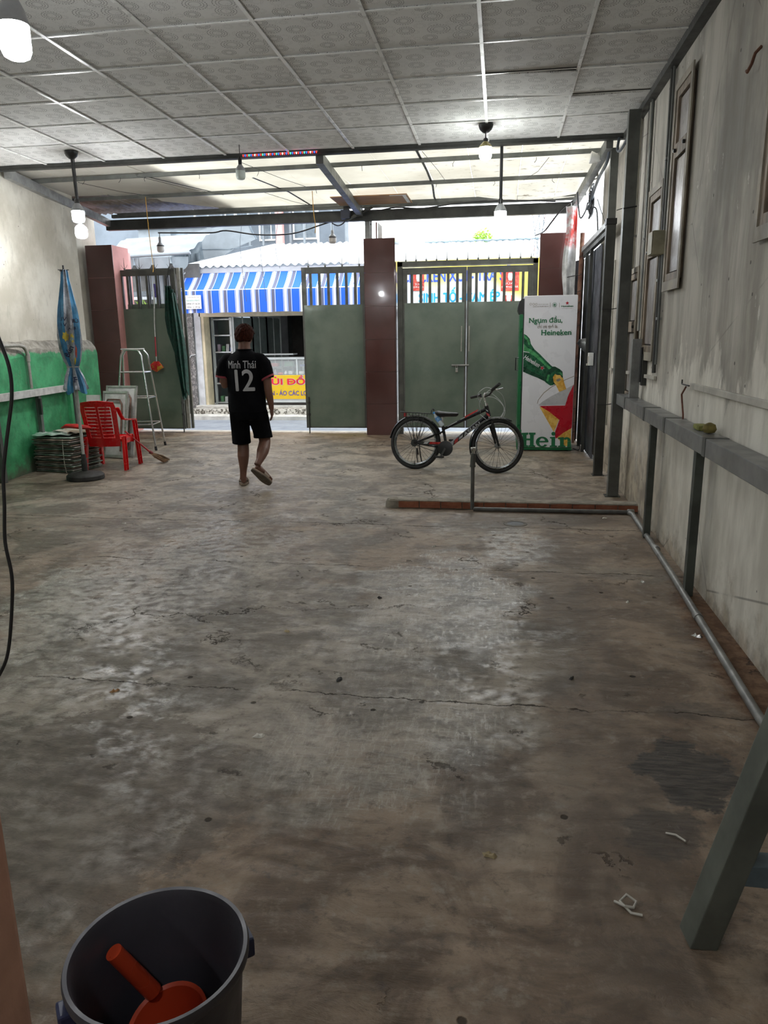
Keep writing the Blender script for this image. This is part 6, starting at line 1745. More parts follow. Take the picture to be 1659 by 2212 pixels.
# right arm hangs beside the body
limb(b, [(.165, 0, 1.40, .055), (.205, -.005, 1.36, .056), (.238, -.01, 1.25, .050), (.252, -.018, 1.13, .045), (.256, -.02, 1.06, .043), (.262, -.005, .98, .041), (.266, .012, .92, .034), (.268, .022, .875, .028), (.268, .026, .85, .028)])
def hand(m, wrist, d, side, palm, size=1.0, curl=.5):
    """wrist point, d direction of the fingers, side towards the thumb, palm normal"""
    w = Vector(wrist); d = Vector(d).normalized(); s_ = Vector(side).normalized(); p_ = Vector(palm).normalized()
    m.tube([w, w + d * .03, w + d * .060, w + d * .085], [(.022, .027), (.018, .037), (.016, .040), (.012, .036)] if abs(s_.y) > .5 else [(.027, .022), (.037, .018), (.040, .016), (.036, .012)], 14)
    for k, (o_, L, r) in enumerate(((.030, .068, .0088), (.011, .078, .0090), (-.009, .072, .0086), (-.028, .058, .0080))):
        base = w + d * .075 + s_ * o_
        a = curl * (.8 + .12 * k)
        d1 = (d * math.cos(a * .5) + p_ * math.sin(a * .5)); d2 = (d * math.cos(a * 1.2) + p_ * math.sin(a * 1.2)); d3 = (d * math.cos(a * 1.8) + p_ * math.sin(a * 1.8))
        q1 = base + d1 * L * .45; q2 = q1 + d2 * L * .32; q3 = q2 + d3 * L * .25
        m.tube([base - d * .02, base, q1, q2, q3], [r, r * 1.05, r, r * .92, r * .7], 10)
    tb = w + d * .022 + s_ * .026
    t1 = tb + (d * .75 + s_ * .55 + p_ * .25).normalized() * .036; t2 = t1 + (d * .95 + s_ * .15 + p_ * .35).normalized() * .028
    m.tube([w + d * .01 + s_ * .012, tb, t1, t2], [.013, .013, .0105, .0078], 10)
hand(b, (.268, .026, .862), (.03, .08, -1), (-.15, 1, .05), (-1, -.1, 0), curl=.45)
hand(b, (-.117, .250, 1.172), (.55, .8, .05), (-.45, .35, .85), (.8, -.5, .1), curl=.9)
# legs: left one carries the weight, right one swings back
limb(b, [(-.085, .02, .92, .095), (-.095, .02, .80, .098), (-.096, .03, .66, .086), (-.088, .035, .53, .068), (-.080, .035, .465, .062), (-.074, .015, .40, .064), (-.073, .000, .33, .064), (-.076, .0, .25, .052), (-.083, .002, .17, .039), (-.088, .0, .11, .036), (-.090, .0, .07, .040)])
limb(b, [(.085, .02, .92, .095), (.105, .035, .80, .098), (.135, .06, .66, .086), (.155, .075, .55, .068), (.162, .065, .49, .063), (.168, .01, .44, .066), (.172, -.055, .40, .066), (.172, -.115, .355, .053), (.168, -.165, .315, .040), (.160, -.200, .288, .036), (.152, -.215, .268, .038)])
def foot(m, heel, toe, up, side):
    h = Vector(heel); t_ = Vector(toe); d = (t_ - h); L = d.length; d.normalize(); u = Vector(up).normalized(); s_ = Vector(side).normalized()
    prof = [(-.02, .026, .030, .030), (.03, .034, .034, .036), (.25, .033, .036, .040), (.45, .036, .030, .034), (.65, .044, .022, .026), (.80, .046, .016, .018), (.90, .040, .013, .014)]
    rows = []
    n = 14
    for (f, w, hh, c_) in prof:
        for k in range(n):
            a = 2 * PI * k / n
            rows.append(h + d * (f * L) + u * (c_ + hh * math.sin(a)) + s_ * (w * math.cos(a)))
    fs = [(i * n + k, i * n + (k + 1) % n, (i + 1) * n + (k + 1) % n, (i + 1) * n + k) for i in range(len(prof) - 1) for k in range(n)]
    fs += [tuple(range(n - 1, -1, -1)), tuple((len(prof) - 1) * n + k for k in range(n))]
    m.add(rows, fs)
    for k, (o_, L2, r) in enumerate(((-.026, .036, .0125), (-.008, .036, .0095), (.008, .032, .009), (.021, .026, .0085), (.034, .018, .008))):
        p = h + d * (L * .87) + s_ * o_ + u * .013
        m.tube([p - d * .02, p, p + d * L2 * .6, p + d * L2 * 1.0], [r, r, r, r * .7], 8)
soleL = dict(heel=(-.075, -.045, .030), toe=(-.150, .205, .030), up=(0, 0, 1)); 
hL, tL = Vector(soleL['heel']), Vector(soleL['toe'])
sdL = (tL - hL).normalized().cross(Vector((0, 0, 1))) * -1
foot(b, hL + Vector((0, .02, 0)), tL, (0, 0, 1), -sdL * -1)
# right foot hangs behind: sole faces the viewer
hR, tR = Vector((.118, -.250, .240)), Vector((.280, -.165, .072))
dR = (tR - hR).normalized(); upR = Vector((.30, .85, .42)); upR = (upR - dR * upR.dot(dR)).normalized(); sdR = dR.cross(upR).normalized()
foot(b, hR + dR * .02 + upR * .012, tR + upR * .012, upR, sdR)
b.v = [p + Vector((PX, PY, 0)) for p in b.v]
body = b.build('body', skin, person, smooth=True, remesh=0.0055)

# shirt
fab = pm('black_sports_fabric', (0.0035, 0.0035, 0.005), 0.9, 0, 0.3, 6, Specular_IOR_Level=0.12)
def folds(m, amp, sc=(9, 9, 5), seed=0.0, zlim=None):
    c = Vector((PX, PY, 0))
    for p in m.v:
        q = p - c
        w = noise.noise(Vector((q.x * sc[0], q.y * sc[1], q.z * sc[2] + seed)))
        r = Vector((q.x, q.y, 0)); 
        if r.length > .01: p += r.normalized() * w * amp
s = MB()
s.loft([(0, .02, .818, .205, .145), (0, .02, .822, .212, .150), (0, .015, .90, .212, .150), (.002, .01, 1.00, .208, .145), (0, .005, 1.12, .205, .140), (0, -.003, 1.24, .206, .138), (0, -.008, 1.32, .207, .134), (0, -.010, 1.37, .203, .125), (.0, -.008, 1.405, .180, .112), (.002, -.006, 1.435, .145, .098), (.004, -.004, 1.462, .105, .086), (.006, .0, 1.482, .080, .078), (.006, .0, 1.490, .074, .074)], 48)
for sg, sl in ((-1, [(-.13, -.005, 1.385, .070), (-.185, -.008, 1.375, .074), (-.222, -.010, 1.33, .073), (-.243, -.012, 1.275, .069), (-.254, -.014, 1.225, .067), (-.258, -.014, 1.198, .066)]),
               (1, [(.13, -.005, 1.385, .070), (.182, -.008, 1.375, .074), (.220, -.010, 1.33, .073), (.243, -.012, 1.265, .068), (.254, -.016, 1.215, .066), (.258, -.018, 1.185, .065)])):
    limb(s, sl, 24)
s.v = [p + Vector((PX, PY, 0)) for p in s.v]
folds(s, .010)
shirt = s.build('shirt', fab, person, smooth=True, remesh=0.007)
# open neck ring and pink cuffs
pinkc = pm('pink_cuff', (0.30, 0.045, 0.065), .7)
for sl in ([(-.256, -.014, 1.212, .069), (-.259, -.014, 1.192, .069)], [(.255, -.017, 1.200, .068), (.259, -.018, 1.180, .068)]):
    m = MB(); limb(m, [(a + PX, c_ + PY, d_, r) for a, c_, d_, r in sl], 28)
    for p in m.v:
        if p.x > PX: p.z += (p.x - PX - .257) * .30
    m.build('cuff', pinkc, shirt, smooth=True)
m = MB(); m.tube([(PX + .006 + .078 * math.cos(a * PI / 12), PY + .0 + .080 * math.sin(a * PI / 12), 1.484) for a in range(24)], (.008), 8, closed=True); m.build('collar', fab, shirt, smooth=True)
# numbers on the back
bv = BVHTree.FromPolygons([v.co + Vector((PX, PY, 0)) for v in shirt.data.vertices], [tuple(p.vertices) for p in shirt.data.polygons])
def onback(p):
    hit = bv.ray_cast(Vector((p.x, PY - 2, p.z)), Vector((0, 1, 0)))
    return Vector((p.x, (hit[0].y if hit[0] else PY - .13) - .0035, p.z))
prn = pm('grey_shirt_print', (0.42, 0.42, 0.44), .5)
text('Minh Thái', .298, .078, (PX - .140, 0, 1.293), (1, 0, 0), (0, 0, 1), prn, shirt, .010, fn=onback, sub=3)
text('12', .195, .220, (PX - .062, 0, 1.058), (1, 0, 0), (0, 0, 1), prn, shirt, .018, fn=onback, sub=4, sp=.92)
# shorts
s = MB()
s.loft([(0, .02, .74, .17, .125), (0, .02, .80, .198, .140), (0, .02, .90, .185, .130)], 40)
limb(s, [(-.095, .02, .82, .112), (-.098, .025, .72, .108), (-.097, .03, .62, .104), (-.096, .03, .54, .103), (-.095, .032, .468, .104)], 30)
limb(s, [(.098, .025, .82, .112), (.118, .04, .72, .108), (.138, .055, .64, .102), (.148, .06, .58, .100), (.150, .058, .53, .101)], 30)
s.v = [p + Vector((PX, PY, 0)) for p in s.v]
folds(s, .016, (13, 13, 4), 7.0)
shorts = s.build('shorts', pm('black_shorts_fabric', (0.0025, 0.0025, 0.0035), .9, 0, .3, 6, Specular_IOR_Level=0.12), person, smooth=True, remesh=0.007)
# hair
hr = MB()
def hairp(th, ph):
    d = Vector((math.cos(th) * math.cos(ph), math.sin(th) * math.cos(ph), math.sin(ph)))
    x, y, z = d.x * .104, d.y * .112, d.z * .122
    if z > 0: x *= 1 + .02; 
    n1 = noise.noise(d * 4.0) * .007 + noise.noise(d * 16) * .0025
    return Vector((HCx, HCy, HCz + .006)) + Rh @ (Vector((x, y - .008, z)) + d * n1)
hm2 = MB(); N1, N2 = 90, 50
hv = [[hairp(u * 2 * PI / N1, -0.62 + (PI / 2 + .62 - .01) * v / N2) for u in range(N1)] for v in range(N2 + 1)]
def hairline(th):
    # where the hair stops: low at the nape, above the brow in front, round the ears
    s_ = math.sin(th)
    base = -.058 if s_ < -.2 else (-.058 + (s_ + .2) / .55 * .10 if s_ < .35 else .042)
    return base
vs = []; fs = []
for v in range(N2 + 1):
    for u in range(N1):
        th = u * 2 * PI / N1
        p = hv[v][u].copy()
        zmin = HCz + hairline(th) + .006 * math.sin(u * 2.1) + .004 * noise.noise(Vector((u * .7, 0, 0)))
        if p.z < zmin:
            c0 = Vector((HCx, HCy, 0)); r = Vector((p.x, p.y, 0)) - c0
            p = Vector((c0.x + r.x * .80, c0.y + r.y * .80, zmin))
        vs.append(p + Vector((PX, PY, 0)))
for v in range(N2):
    for u in range(N1):
        fs.append((v * N1 + u, v * N1 + (u + 1) % N1, (v + 1) * N1 + (u + 1) % N1, (v + 1) * N1 + u))
fs.append(tuple(N2 * N1 + u for u in range(N1)))
g = G('reddish_brown_hair'); O = g.obj()
cc = g.mix(g.mr(g.noise(g.map(O, (60, 60, 6)), 3, 4), .35, .65), (0.010, 0.0035, 0.0025), (0.060, 0.014, 0.007))
g.bump(g.noise(g.map(O, (90, 90, 8)), 3, 4), .8, .01)
hair = MB().add(vs, fs).build('hair', g.set(Base_Color=cc, Roughness=.7, Specular_IOR_Level=.08), person, smooth=True, ang=0)
tuft = MB()
for k in range(40):
    th = random.uniform(0, 2 * PI); ph = random.uniform(.1, 1.45)
    if math.sin(th) > .7 and ph < .5: continue
    p = hairp(th, ph) + Vector((PX, PY, 0)); c0 = Vector((PX + HCx, PY + HCy, HCz)); d = (p - c0).normalized(); tg = d.cross(Vector((0, 0, 1))).normalized()
    tuft.tube([p - d * .004 - tg * .01, p + d * .001, p + d * .001 + tg * .012 - Vector((0, 0, .006))], [.006, .004, .0015], 5)
o = tuft.build('tufts', g.m, hair, smooth=True); o['kind'] = 'stuff'
for s_ in (-1, 1):
    c0 = Vector((PX + HCx, PY + HCy, HCz)) + Rh @ Vector((s_ * .030, .078, .008))
    m = MB(); m.lathe([(0.003, -.0115), (.009, -.007), (.0118, 0), (.009, .007), (.003, .0115)], c0, 14, Matrix.Rotation(PI / 2, 3, 'X')); m.build('eye', pm('eye_white', (.6, .58, .55), .2) if s_ < 0 else bpy.data.materials['eye_white'], person, smooth=True)
    m = MB(); m.tube([c0 + Rh @ Vector((-s_ * .014, .014, .018)), c0 + Rh @ Vector((0, .016, .023)), c0 + Rh @ Vector((s_ * .016, .010, .019))], [.002, .0035, .0015], 6); m.build('eyebrow', g.m, person, smooth=True)
c0 = Vector((PX + HCx, PY + HCy, HCz)) + Rh @ Vector((0, .0, -.062))
m = MB(); m.tube([c0 + Rh @ Vector((x, .0905 - x * x * 14, 0)) for x in (-.022, -.011, 0, .011, .022)], [.001, .0035, .004, .0035, .001], 8); m.build('lips', pm('lip_skin', (.24, .07, .06), .45), person, smooth=True)
# sandals
tan = pm('tan_sandal', (0.23, 0.165, 0.115), .6, 0, .15, 9); sole_m = pm('brown_sole', (0.105, 0.080, 0.058), .75, 0, .2, 25, .5, 60)
def sandal(h, t_, up, out):
    h, t_, up = Vector(h), Vector(t_), Vector(up).normalized(); d = (t_ - h); L = d.length; d.normalize(); s_ = Vector(out).normalized()
    o = Vector((PX, PY, 0))
    outl = []
    for k in range(40):
        a = 2 * PI * k / 40
        f = .5 - .5 * math.cos(a); w = (.036 + .018 * min(1, f * 1.6) - .004 * math.sin(PI * f * 2)) * abs(math.sin(a)) ** .55 * (1 if math.sin(a) > 0 else -1)
        outl.append((f, w))
    sh = 0.0
    m = MB()
    for (e0, e1, mt, nm) in ((0.0, .012, sole_m, 'outsole'), (.012, .028, tan, 'footbed')):
        m = MB(); n = len(outl)
        lo_ = [h + d * ((f - .04) * L * 1.08) + s_ * w + up * (e0 - .03 + .0) + o for f, w in outl]; hi_ = [h + d * ((f - .04) * L * 1.08) + s_ * w * 1.01 + up * (e1 - .03) + o for f, w in outl]
        m.add(lo_ + hi_, [tuple(range(n)), tuple(range(2 * n - 1, n - 1, -1))] + [(k, (k + 1) % n, n + (k + 1) % n, n + k) for k in range(n)])
        if nm == 'outsole': base = m.build('sandal', mt, person, smooth=True); base['label'] = 'tan slip-on sandal'
        else: m.build(nm, mt, base, smooth=True)
    m = MB()
    def st(u, v):
        a = PI * u; f = .46 + .26 * v
        w = .052 + .004 * v; hgt = .062 - .020 * v
        return h + d * (f * L * 1.05) + s_ * (w * math.cos(a)) + up * (-.004 + hgt * math.sin(a)) + o
    m.grid(st, 16, 8); m.build('upper_strap', tan, base, smooth=True, solid=.006)
sandal(hL, tL, (0, 0, 1), sdL)
sandal(hR, tR, upR, sdR)

# ------------------------------------------------------------------ the street outside
ST_ = {}
ST_['road'] = pm('asphalt_road', (0.22, 0.245, 0.285), 0.7, 0, 0.12, 2.5, 0.3, 60, c2=(0.29, 0.32, 0.36))
ST_['cem'] = pm('pale_cement', (0.50, 0.49, 0.45), 0.85, 0, 0.3, 5, 0.4, 30, c2=(0.68, 0.67, 0.62))
ST_['peb'] = pm('weathered_kerb', (0.10, 0.09, 0.07), 0.9, 0, .3, 22, .6, 50, c2=(0.60, 0.58, 0.52), lo=.42, hi=.55)
ST_['cream'] = pm('cream_lintel', (0.66, 0.58, 0.40), 0.8, 0, 0.15, 3)
ST_['white'] = pm('whitewash', (0.62, 0.64, 0.66), 0.85, 0, 0.15, 4, .2, 20)
ST_['grey'] = pm('shop_grey_wall', (0.42, 0.425, 0.44), 0.85, 0, 0.15, 1.5)
ST_['alu'] = pm('white_aluminium', (0.62, 0.66, 0.66), 0.4, 0.2, .08, 5)
ST_['marble'] = None
g = G('dark_veined_stone'); P = g.world()
c = g.mix(g.mr(g.noise(g.map(P, (6, 6, 3), rot=(0, .7, 0)), 4, 7, .7, 1.5), .50, .60), (0.10, 0.095, 0.09), (0.34, 0.32, 0.30))
ST_['marble'] = g.set(Base_Color=c, Roughness=.25)
g = G('striped_awning_cloth'); P = g.world()
x = g.math('FRACT', g.math('MULTIPLY', g.math('ADD', g.sep(P)[0], 10.0), 1 / 0.335))
def band(a, b_): return g.math('MULTIPLY', g.mr(x, a, a + .012, 0, 1, False), g.mr(x, b_, b_ + .012, 1, 0, False))
c = g.mix(band(.0, .16), (0.012, 0.115, 0.62), (0.72, 0.74, 0.78))
c = g.mix(band(.19, .215), c, (0.72, 0.74, 0.78))
c = g.mix(band(.24, .40), c, (0.115, 0.115, 0.17))
c = g.mix(band(.43, .46), c, (0.72, 0.74, 0.78))
c = g.mix(band(.94, .965), c, (0.72, 0.74, 0.78))
ST_['awn'] = g.set(Base_Color=c, Roughness=.75, Transmission_Weight=0.0)
ST_['glass'] = pm('shop_glass', (0.16, 0.20, 0.19), 0.12, 0, 0.2, 2)
g = G('clear_glass'); 
ST_['cglass'] = g.set(Base_Color=(0.9, 0.95, 0.95), Roughness=.02, Alpha=.22)
ST_['roof'] = pm('white_roof_sheet', (0.70, 0.72, 0.74), 0.5, 0.1, .06, 2)
ST_['tarp'] = pm('grey_blue_tarpaulin', (0.085, 0.11, 0.135), .6, 0, .3, 2.5, .3, 8, c2=(0.17, 0.205, 0.23))
ST_['tarp2'] = pm('pale_panel', (0.20, 0.225, 0.245), .7, 0, .12, 2)
ST_['bld'] = pm('pale_blue_grey_wall', (0.15, 0.175, 0.205), .85, 0, .12, 1.5)
ST_['leaf'] = pm('bright_leaf', (0.16, 0.36, 0.03), .5, 0, .4, 20, c2=(0.38, 0.60, 0.06))
ST_['yellow'] = pm('yellow_sign', (0.80, 0.52, 0.02), .4, 0, .04)
ST_['sred'] = pm('sign_red', (0.72, 0.02, 0.05), .4)
ST_['sblue'] = pm('sign_violet', (0.11, 0.09, 0.36), .4)
ST_['cyan'] = pm('sign_cyan', (0.03, 0.38, 0.78), .4)
ST_['roy'] = pm('sign_royal_blue', (0.06, 0.13, 0.62), .4)

m = MB(); m.box(-40, 30, 12.75, 14.62, -.2, -0.03); road = struct(m.build('road', ST_['road']), 'pale grey road in front of the gate')
m = MB(); m.box(-40, 30, 12.85, 12.95, -.0305, -0.027); m.build('white_line', ST_['white'], road)
m = MB(); m.box(-40, 30, 14.62, 40, -.25, 0.04); struct(m.build('ground', ST_['cem']), 'ground of the opposite side')
# kerb blocks
kb = thing('street_kerb', 'weathered white and grey kerb step below the shop opposite', 'kerb', (-4.5, 14.8, 0))
random.seed(5)
for k in range(9):
    x0 = -6.75 + k * .55
    m = MB(); m.box(x0, x0 + .54, 14.62 + random.uniform(-.02, .02), 15.0, -.03, .05 + random.uniform(-.01, .01), .02); m.build('kerb_block', ST_['cem'], kb, smooth=True)
m = MB(); m.box(-6.5, -1.6, 15.0, 15.35, 0.0, .16, .02); m.build('pebbled_step', ST_['peb'], kb, smooth=True)
m = MB(); m.box(-6.5, -1.6, 15.35, 15.6, 0.0, .20, .01); m.build('floor_edge', ST_['cem'], kb)

# shop opposite
shop = thing('shop_building', 'small shop opposite with a corrugated white roof and an open front', 'building', (-4.5, 16, 0))
m = MB(); m.box(-6.475, -6.335, 15.50, 15.85, 0.0, 3.05); m.build('white_column', ST_['white'], shop)
m = MB(); m.box(-6.33, -6.27, 15.52, 15.85, 0.15, 2.1); m.build('door_jamb', ST_['cream'], shop)
m = MB(); m.box(-6.36, -1.8, 15.5, 15.85, 2.06, 2.22); m.build('lintel', ST_['cream'], shop)
m = MB(); m.box(-6.36, -1.8, 15.55, 15.85, 2.22, 3.05); m.build('front_wall', ST_['white'], shop)
m = MB(); m.box(-6.36, -1.8, 15.6, 19.3, .14, .18); m.build('shop_floor', ST_['cem'], shop)
m = MB(); m.box(-6.4, -1.8, 19.2, 19.3, .1, 3.0); m.build('back_wall', ST_['grey'], shop)
m = MB(); m.box(-6.9, -6.75, 15.85, 19.3, .1, 3.0); m.build('side_wall', ST_['grey'], shop)
m = MB(); m.box(-1.9, -1.8, 15.85, 19.3, .1, 3.0); m.build('side_wall', ST_['grey'], shop)
m = MB(); m.box(-6.8, -1.8, 15.85, 19.3, 2.9, 3.0); m.build('shop_ceiling', ST_['grey'], shop)
# doorway at the back, its unlit depth shown by a flat dark sheet
m = MB(); m.box(-5.45, -5.35, 19.12, 19.2, .18, 2.25); m.box(-4.5, -4.4, 19.12, 19.2, .18, 2.25); m.box(-5.45, -4.4, 19.12, 19.2, 2.15, 2.25); m.build('door_frame', MT['steel_d'], shop)
m = MB(); m.box(-5.35, -4.5, 19.15, 19.19, .18, 2.15); m.build('doorway_shade', MT['gap'], shop)
for z in (1.62, 1.18):
    m = MB(); m.box(-5.95, -5.72, 19.05, 19.2, z, z + .02); m.build('wall_shelf', MT['steel_d'], shop)
# tiled stone column left of the shop
t = thing('stone_column', 'column faced with dark veined stone tiles left of the shop', 'column', (-6.7, 15.6, 0))
for k in range(4):
    m = MB(); m.box(-6.86, -6.49, 15.45, 15.5, .05 + k * .60, .63 + k * .60, .003); m.build('stone_tile', ST_['marble'], t)
m = MB(); m.box(-7.0, -6.485, 15.5, 15.85, 0.04, 2.95); m.build('core', ST_['white'], t)
m = MB(); m.box(-7.2, -6.60, 15.40, 15.44, 2.46, 3.15); m.build('upper_panel', pm('grey_brick_pattern', (0.20, 0.215, 0.23), .8, 0, .25, 14, .5, 14), t)
# red handled cord on the column
m = MB(); m.tube([(-6.62, 15.42, 1.18), (-6.56, 15.42, 1.26), (-6.46, 15.42, 1.28)], .01, 6); m.build('bracket', ST_['alu'], t); 
m = MB(); m.tube([(-6.625, 15.42, 1.0), (-6.625, 15.42, 1.15)], .02, 8); m.build('red_grip', ST_['sred'], t, smooth=True)
# roof with real corrugation
m = MB()
def rf(u, v):
    x = -6.75 + 4.92 * u; y = 15.35 + 4.1 * v
    xr = x if v < .02 else x + (0.95 * v if u < .2 else 0) * (1 - u / .2)
    return (xr, y, 3.055 + .88 * v + .022 * math.sin(x * 2 * PI / .165))
m.grid(rf, 264, 6); m.build('corrugated_roof', ST_['roof'], shop, smooth=True, solid=.006)
m = MB(); m.box(-6.7, -1.84, 15.38, 15.42, 2.93, 3.03); m.build('eave_board', ST_['grey'], shop)
# awning
t = thing('striped_awning', 'blue and white striped awning over the shop front opposite', 'awning', (-4.5, 15, 2.1))
def aw(u, v):
    x = -6.60 + 3.85 * u
    if v < .55:
        q = v / .55; return (x + .12 * q, 15.45 - .52 * q, 2.99 - .44 * q - .03 * math.sin(PI * q))
    q = (v - .55) / .45
    sc = .012 * abs(math.sin((x + 6.6) * PI / .62)) if q > .95 else 0
    return (x + .12, 14.93 + .012 * math.sin(x * 7) * q, 2.55 - .44 * q + sc)
m = MB(); m.grid(aw, 120, 22); m.build('cloth', ST_['awn'], t, smooth=True, solid=.004)
m = MB(); m.rod((-6.5, 14.945, 2.56), (-2.66, 14.945, 2.56), .014, 8); m.build('front_bar', ST_['alu'], t)
for x in (-6.47, -4.2, -2.68):
    m = MB(); m.rod((x, 14.95, 2.55), (x, 15.5, 2.6), .012, 6); m.build('arm', ST_['alu'], t)
m = MB(); m.tube([(-6.60, 15.36, 2.97), (-6.58, 15.30, 2.90), (-6.52, 15.30, 2.93), (-6.50, 15.32, 2.98)], .012, 6); m.build('bracket', ST_['alu'], t)
nt = thing('paper_notice', 'small white notice with green writing pinned to the left of the striped awning', 'notice', (-6.25, 14.9, 2.3))
m = MB(); m.box(-6.37, -6.04, 14.895, 14.90, 2.20, 2.47); m.build('sheet', MT['white'], nt)
text('SỬA QUẦN ÁO', .24, .028, (-6.32, 14.893, 2.42), mat=MT['black'], parent=nt); text('NHẬN MAY', .28, .045, (-6.35, 14.893, 2.345), mat=pm('notice_green', (.03, .35, .25), .5), parent=nt)
text('0908 27 18 34', .28, .032, (-6.35, 14.893, 2.285), mat=MT['black'], parent=nt); text('0906 12 19 56', .28, .032, (-6.35, 14.893, 2.22), mat=MT['black'], parent=nt)

m = MB(); m.box(-2.62, -2.36, 15.40, 15.49, .2, 2.9); m.build('green_shutter', pm('green_shutter', (.10, .20, .14), .6), shop)
# glass cabinets inside the shop
t = thing('glass_cabinet', 'tall glass cabinet with shelves just inside the shop on the left', 'cabinet', (-6.0, 16.2, .18))
for x in (-6.28, -5.86):
    m = MB(); m.box(x, x + .05, 15.95, 16.0, .18, 2.05); m.build('upright', ST_['alu'], t)
for z in (.20, .62, .98, 1.30, 1.66, 2.0):
    m = MB(); m.box(-6.28, -5.82, 15.95, 16.35, z, z + .025); m.build('shelf', ST_['alu'], t)
m = MB(); m.box(-6.28, -5.82, 16.35, 16.37, .2, 2.02); m.build('back', ST_['glass'], t)
random.seed(9)
gm_ = [pm('goods_%d' % k, c, .6) for k, c in enumerate(((.5, .08, .06), (.08, .12, .35), (.55, .55, .55), (.10, .25, .12), (.35, .30, .38)))]
gi = 0
for z in (.225, .645, 1.005, 1.325):
    for q in range(4):
        x = -6.20 + q * .095; h = random.uniform(.06, .2)
        m = MB(); m.box(x, x + .07, 16.05, 16.2, z, z + h, .008)
        for p in m.v: p.x += (p.z - z) * .1 * math.sin(q)
        gi += 1
        tag(m.build('folded_goods', gm_[(gi * 3 + q) % 5]), '%s item on the %s shelf of the tall glass cabinet' % (('leftmost', 'second', 'third', 'rightmost')[q], {.225: 'lowest', .645: 'second', 1.005: 'third', 1.325: 'fourth'}[z]), 'goods', 'goods in the glass cabinet')
t = thing('sliding_doors', 'row of glass sliding doors folded open inside the shop', 'door', (-5.5, 16.8, .18))
for k, (x0, y0, x1, y1) in enumerate(((-5.80, 16.0, -5.60, 16.7), (-5.60, 16.7, -5.45, 17.3), (-5.45, 17.3, -5.30, 17.9), (-5.45, 17.3, -5.30, 17.9))[:3]):
    for (a, b_) in ((0, .06), (.94, 1)):
        q = a if a == 0 else 1
        xx, yy = x0 + (x1 - x0) * q, y0 + (y1 - y0) * q
        m = MB(); m.beam((xx, yy, .2), (xx, yy, 2.12), .05, .04); m.build('stile', ST_['alu'], t)
    m = MB(); m.beam((x0, y0, 2.12), (x1, y1, 2.12), .05, .08); m.build('rail', ST_['alu'], t)
    m = MB(); m.beam((x0, y0, .9), (x1, y1, .9), .04, .06); m.build('rail', ST_['alu'], t)
    m = MB(); m.beam((x0, y0, 1.15), (x1, y1, 1.15), .012, 1.8); m.build('pane', ST_['glass'], t)
    xm, ym = (x0 + x1) / 2, (y0 + y1) / 2
    m = MB(); m.beam((xm, ym, .2), (xm, ym, 2.12), .03, .03); m.build('mullion', ST_['alu'], t)
# counter with yellow sign
t = thing('display_counter', 'white glass topped counter with a yellow sign in front of the shop', 'counter', (-3.9, 15.5, .2))
m = MB(); m.box(-5.62, -2.2, 15.42, 15.95, .26, .84, .004); m.build('body', ST_['alu'], t)
m = MB(); m.box(-5.35, -2.2, 15.45, 15.9, .20, .26); m.build('plinth', MT['gap'], t)
m = MB(); m.box(-5.63, -2.2, 15.41, 15.95, 1.16, 1.20); m.build('top_frame', ST_['alu'], t)
for x in (-5.62, -4.25, -3.2, -2.22):
    for y in (15.42, 15.92):
        m = MB(); m.box(x, x + .03, y, y + .03, .84, 1.16); m.build('post', ST_['alu'], t)
m = MB(); m.box(-5.33, -2.22, 15.43, 15.435, .85, 1.16); m.build('glass_front', ST_['cglass'], t)
m = MB(); m.box(-5.35, -4.45, 15.95, 16.3, 1.24, 1.27); m.build('back_shelf', ST_['alu'], t)
m = MB(); m.box(-5.33, -2.22, 15.44, 15.93, 1.00, 1.01); m.build('inner_shelf', ST_['cglass'], t)
m = MB(); m.box(-5.60, -2.25, 15.405, 15.42, .335, .835); sgn = m.build('sign_panel', ST_['yellow'], t)
text('GIẶT ỦI DỒ', 1.44, .235, (-5.50, 15.4035, .598), mat=ST_['alu'], parent=sgn, bold=.06)
text('GIẶT ỦI DỒ', 1.42, .225, (-5.49, 15.400, .604), mat=ST_['sred'], parent=sgn, bold=.03)
m = MB(); m.box(-4.415, -4.33, 15.3965, 15.3975, .690, .712); m.build('letter_bar', ST_['sred'], sgn)
text('QUẦN - ÁO CÁC LOẠI', 1.15, .175, (-5.07, 15.400, .385), mat=ST_['sblue'], parent=sgn, bold=.022)
for k in range(26):
    x = -5.25 + k * .115
    m = MB(); h = .04 + .04 * ((k * 7) % 5) / 5
    if k % 2: m.box(x, x + .085, 15.50, 15.62, .845, .845 + h, .008)
    else: m.lathe([(.03, 0), (.036, h * .5), (.022, h), (.010, h + .02)], (x + .04, 15.56, .845), 10)
    tag(m.build('counter_goods', gm_[k % 5] if k % 3 else MT['white']), '%s %s, %s from the left in the bottom of the glass counter' % (('dark red', 'navy', 'pale grey', 'green', 'mauve')[k % 5] if k % 3 else 'white', 'packet' if k % 2 else 'jar', (ORD + ['nineteenth', 'twentieth', 'twenty-first', 'twenty-second', 'twenty-third', 'twenty-fourth', 'twenty-fifth', 'twenty-sixth'])[k].replace('lowest', 'first')), 'goods', 'small goods inside the shop counter')
for k in range(9):
    x = -5.2 + k * .33
    m = MB(); m.box(x, x + .18, 15.55, 15.7, 1.012, 1.05 + .03 * (k % 3), .006)
    tag(m.build('counter_box', [MT['white'], gm_[0], gm_[3], gm_[1]][k % 4]), '%s small box on the upper glass shelf of the counter' % ('leftmost', 'second', 'third', 'fourth', 'middle', 'sixth', 'seventh', 'eighth', 'rightmost')[k], 'box', 'boxes on the counter shelf')

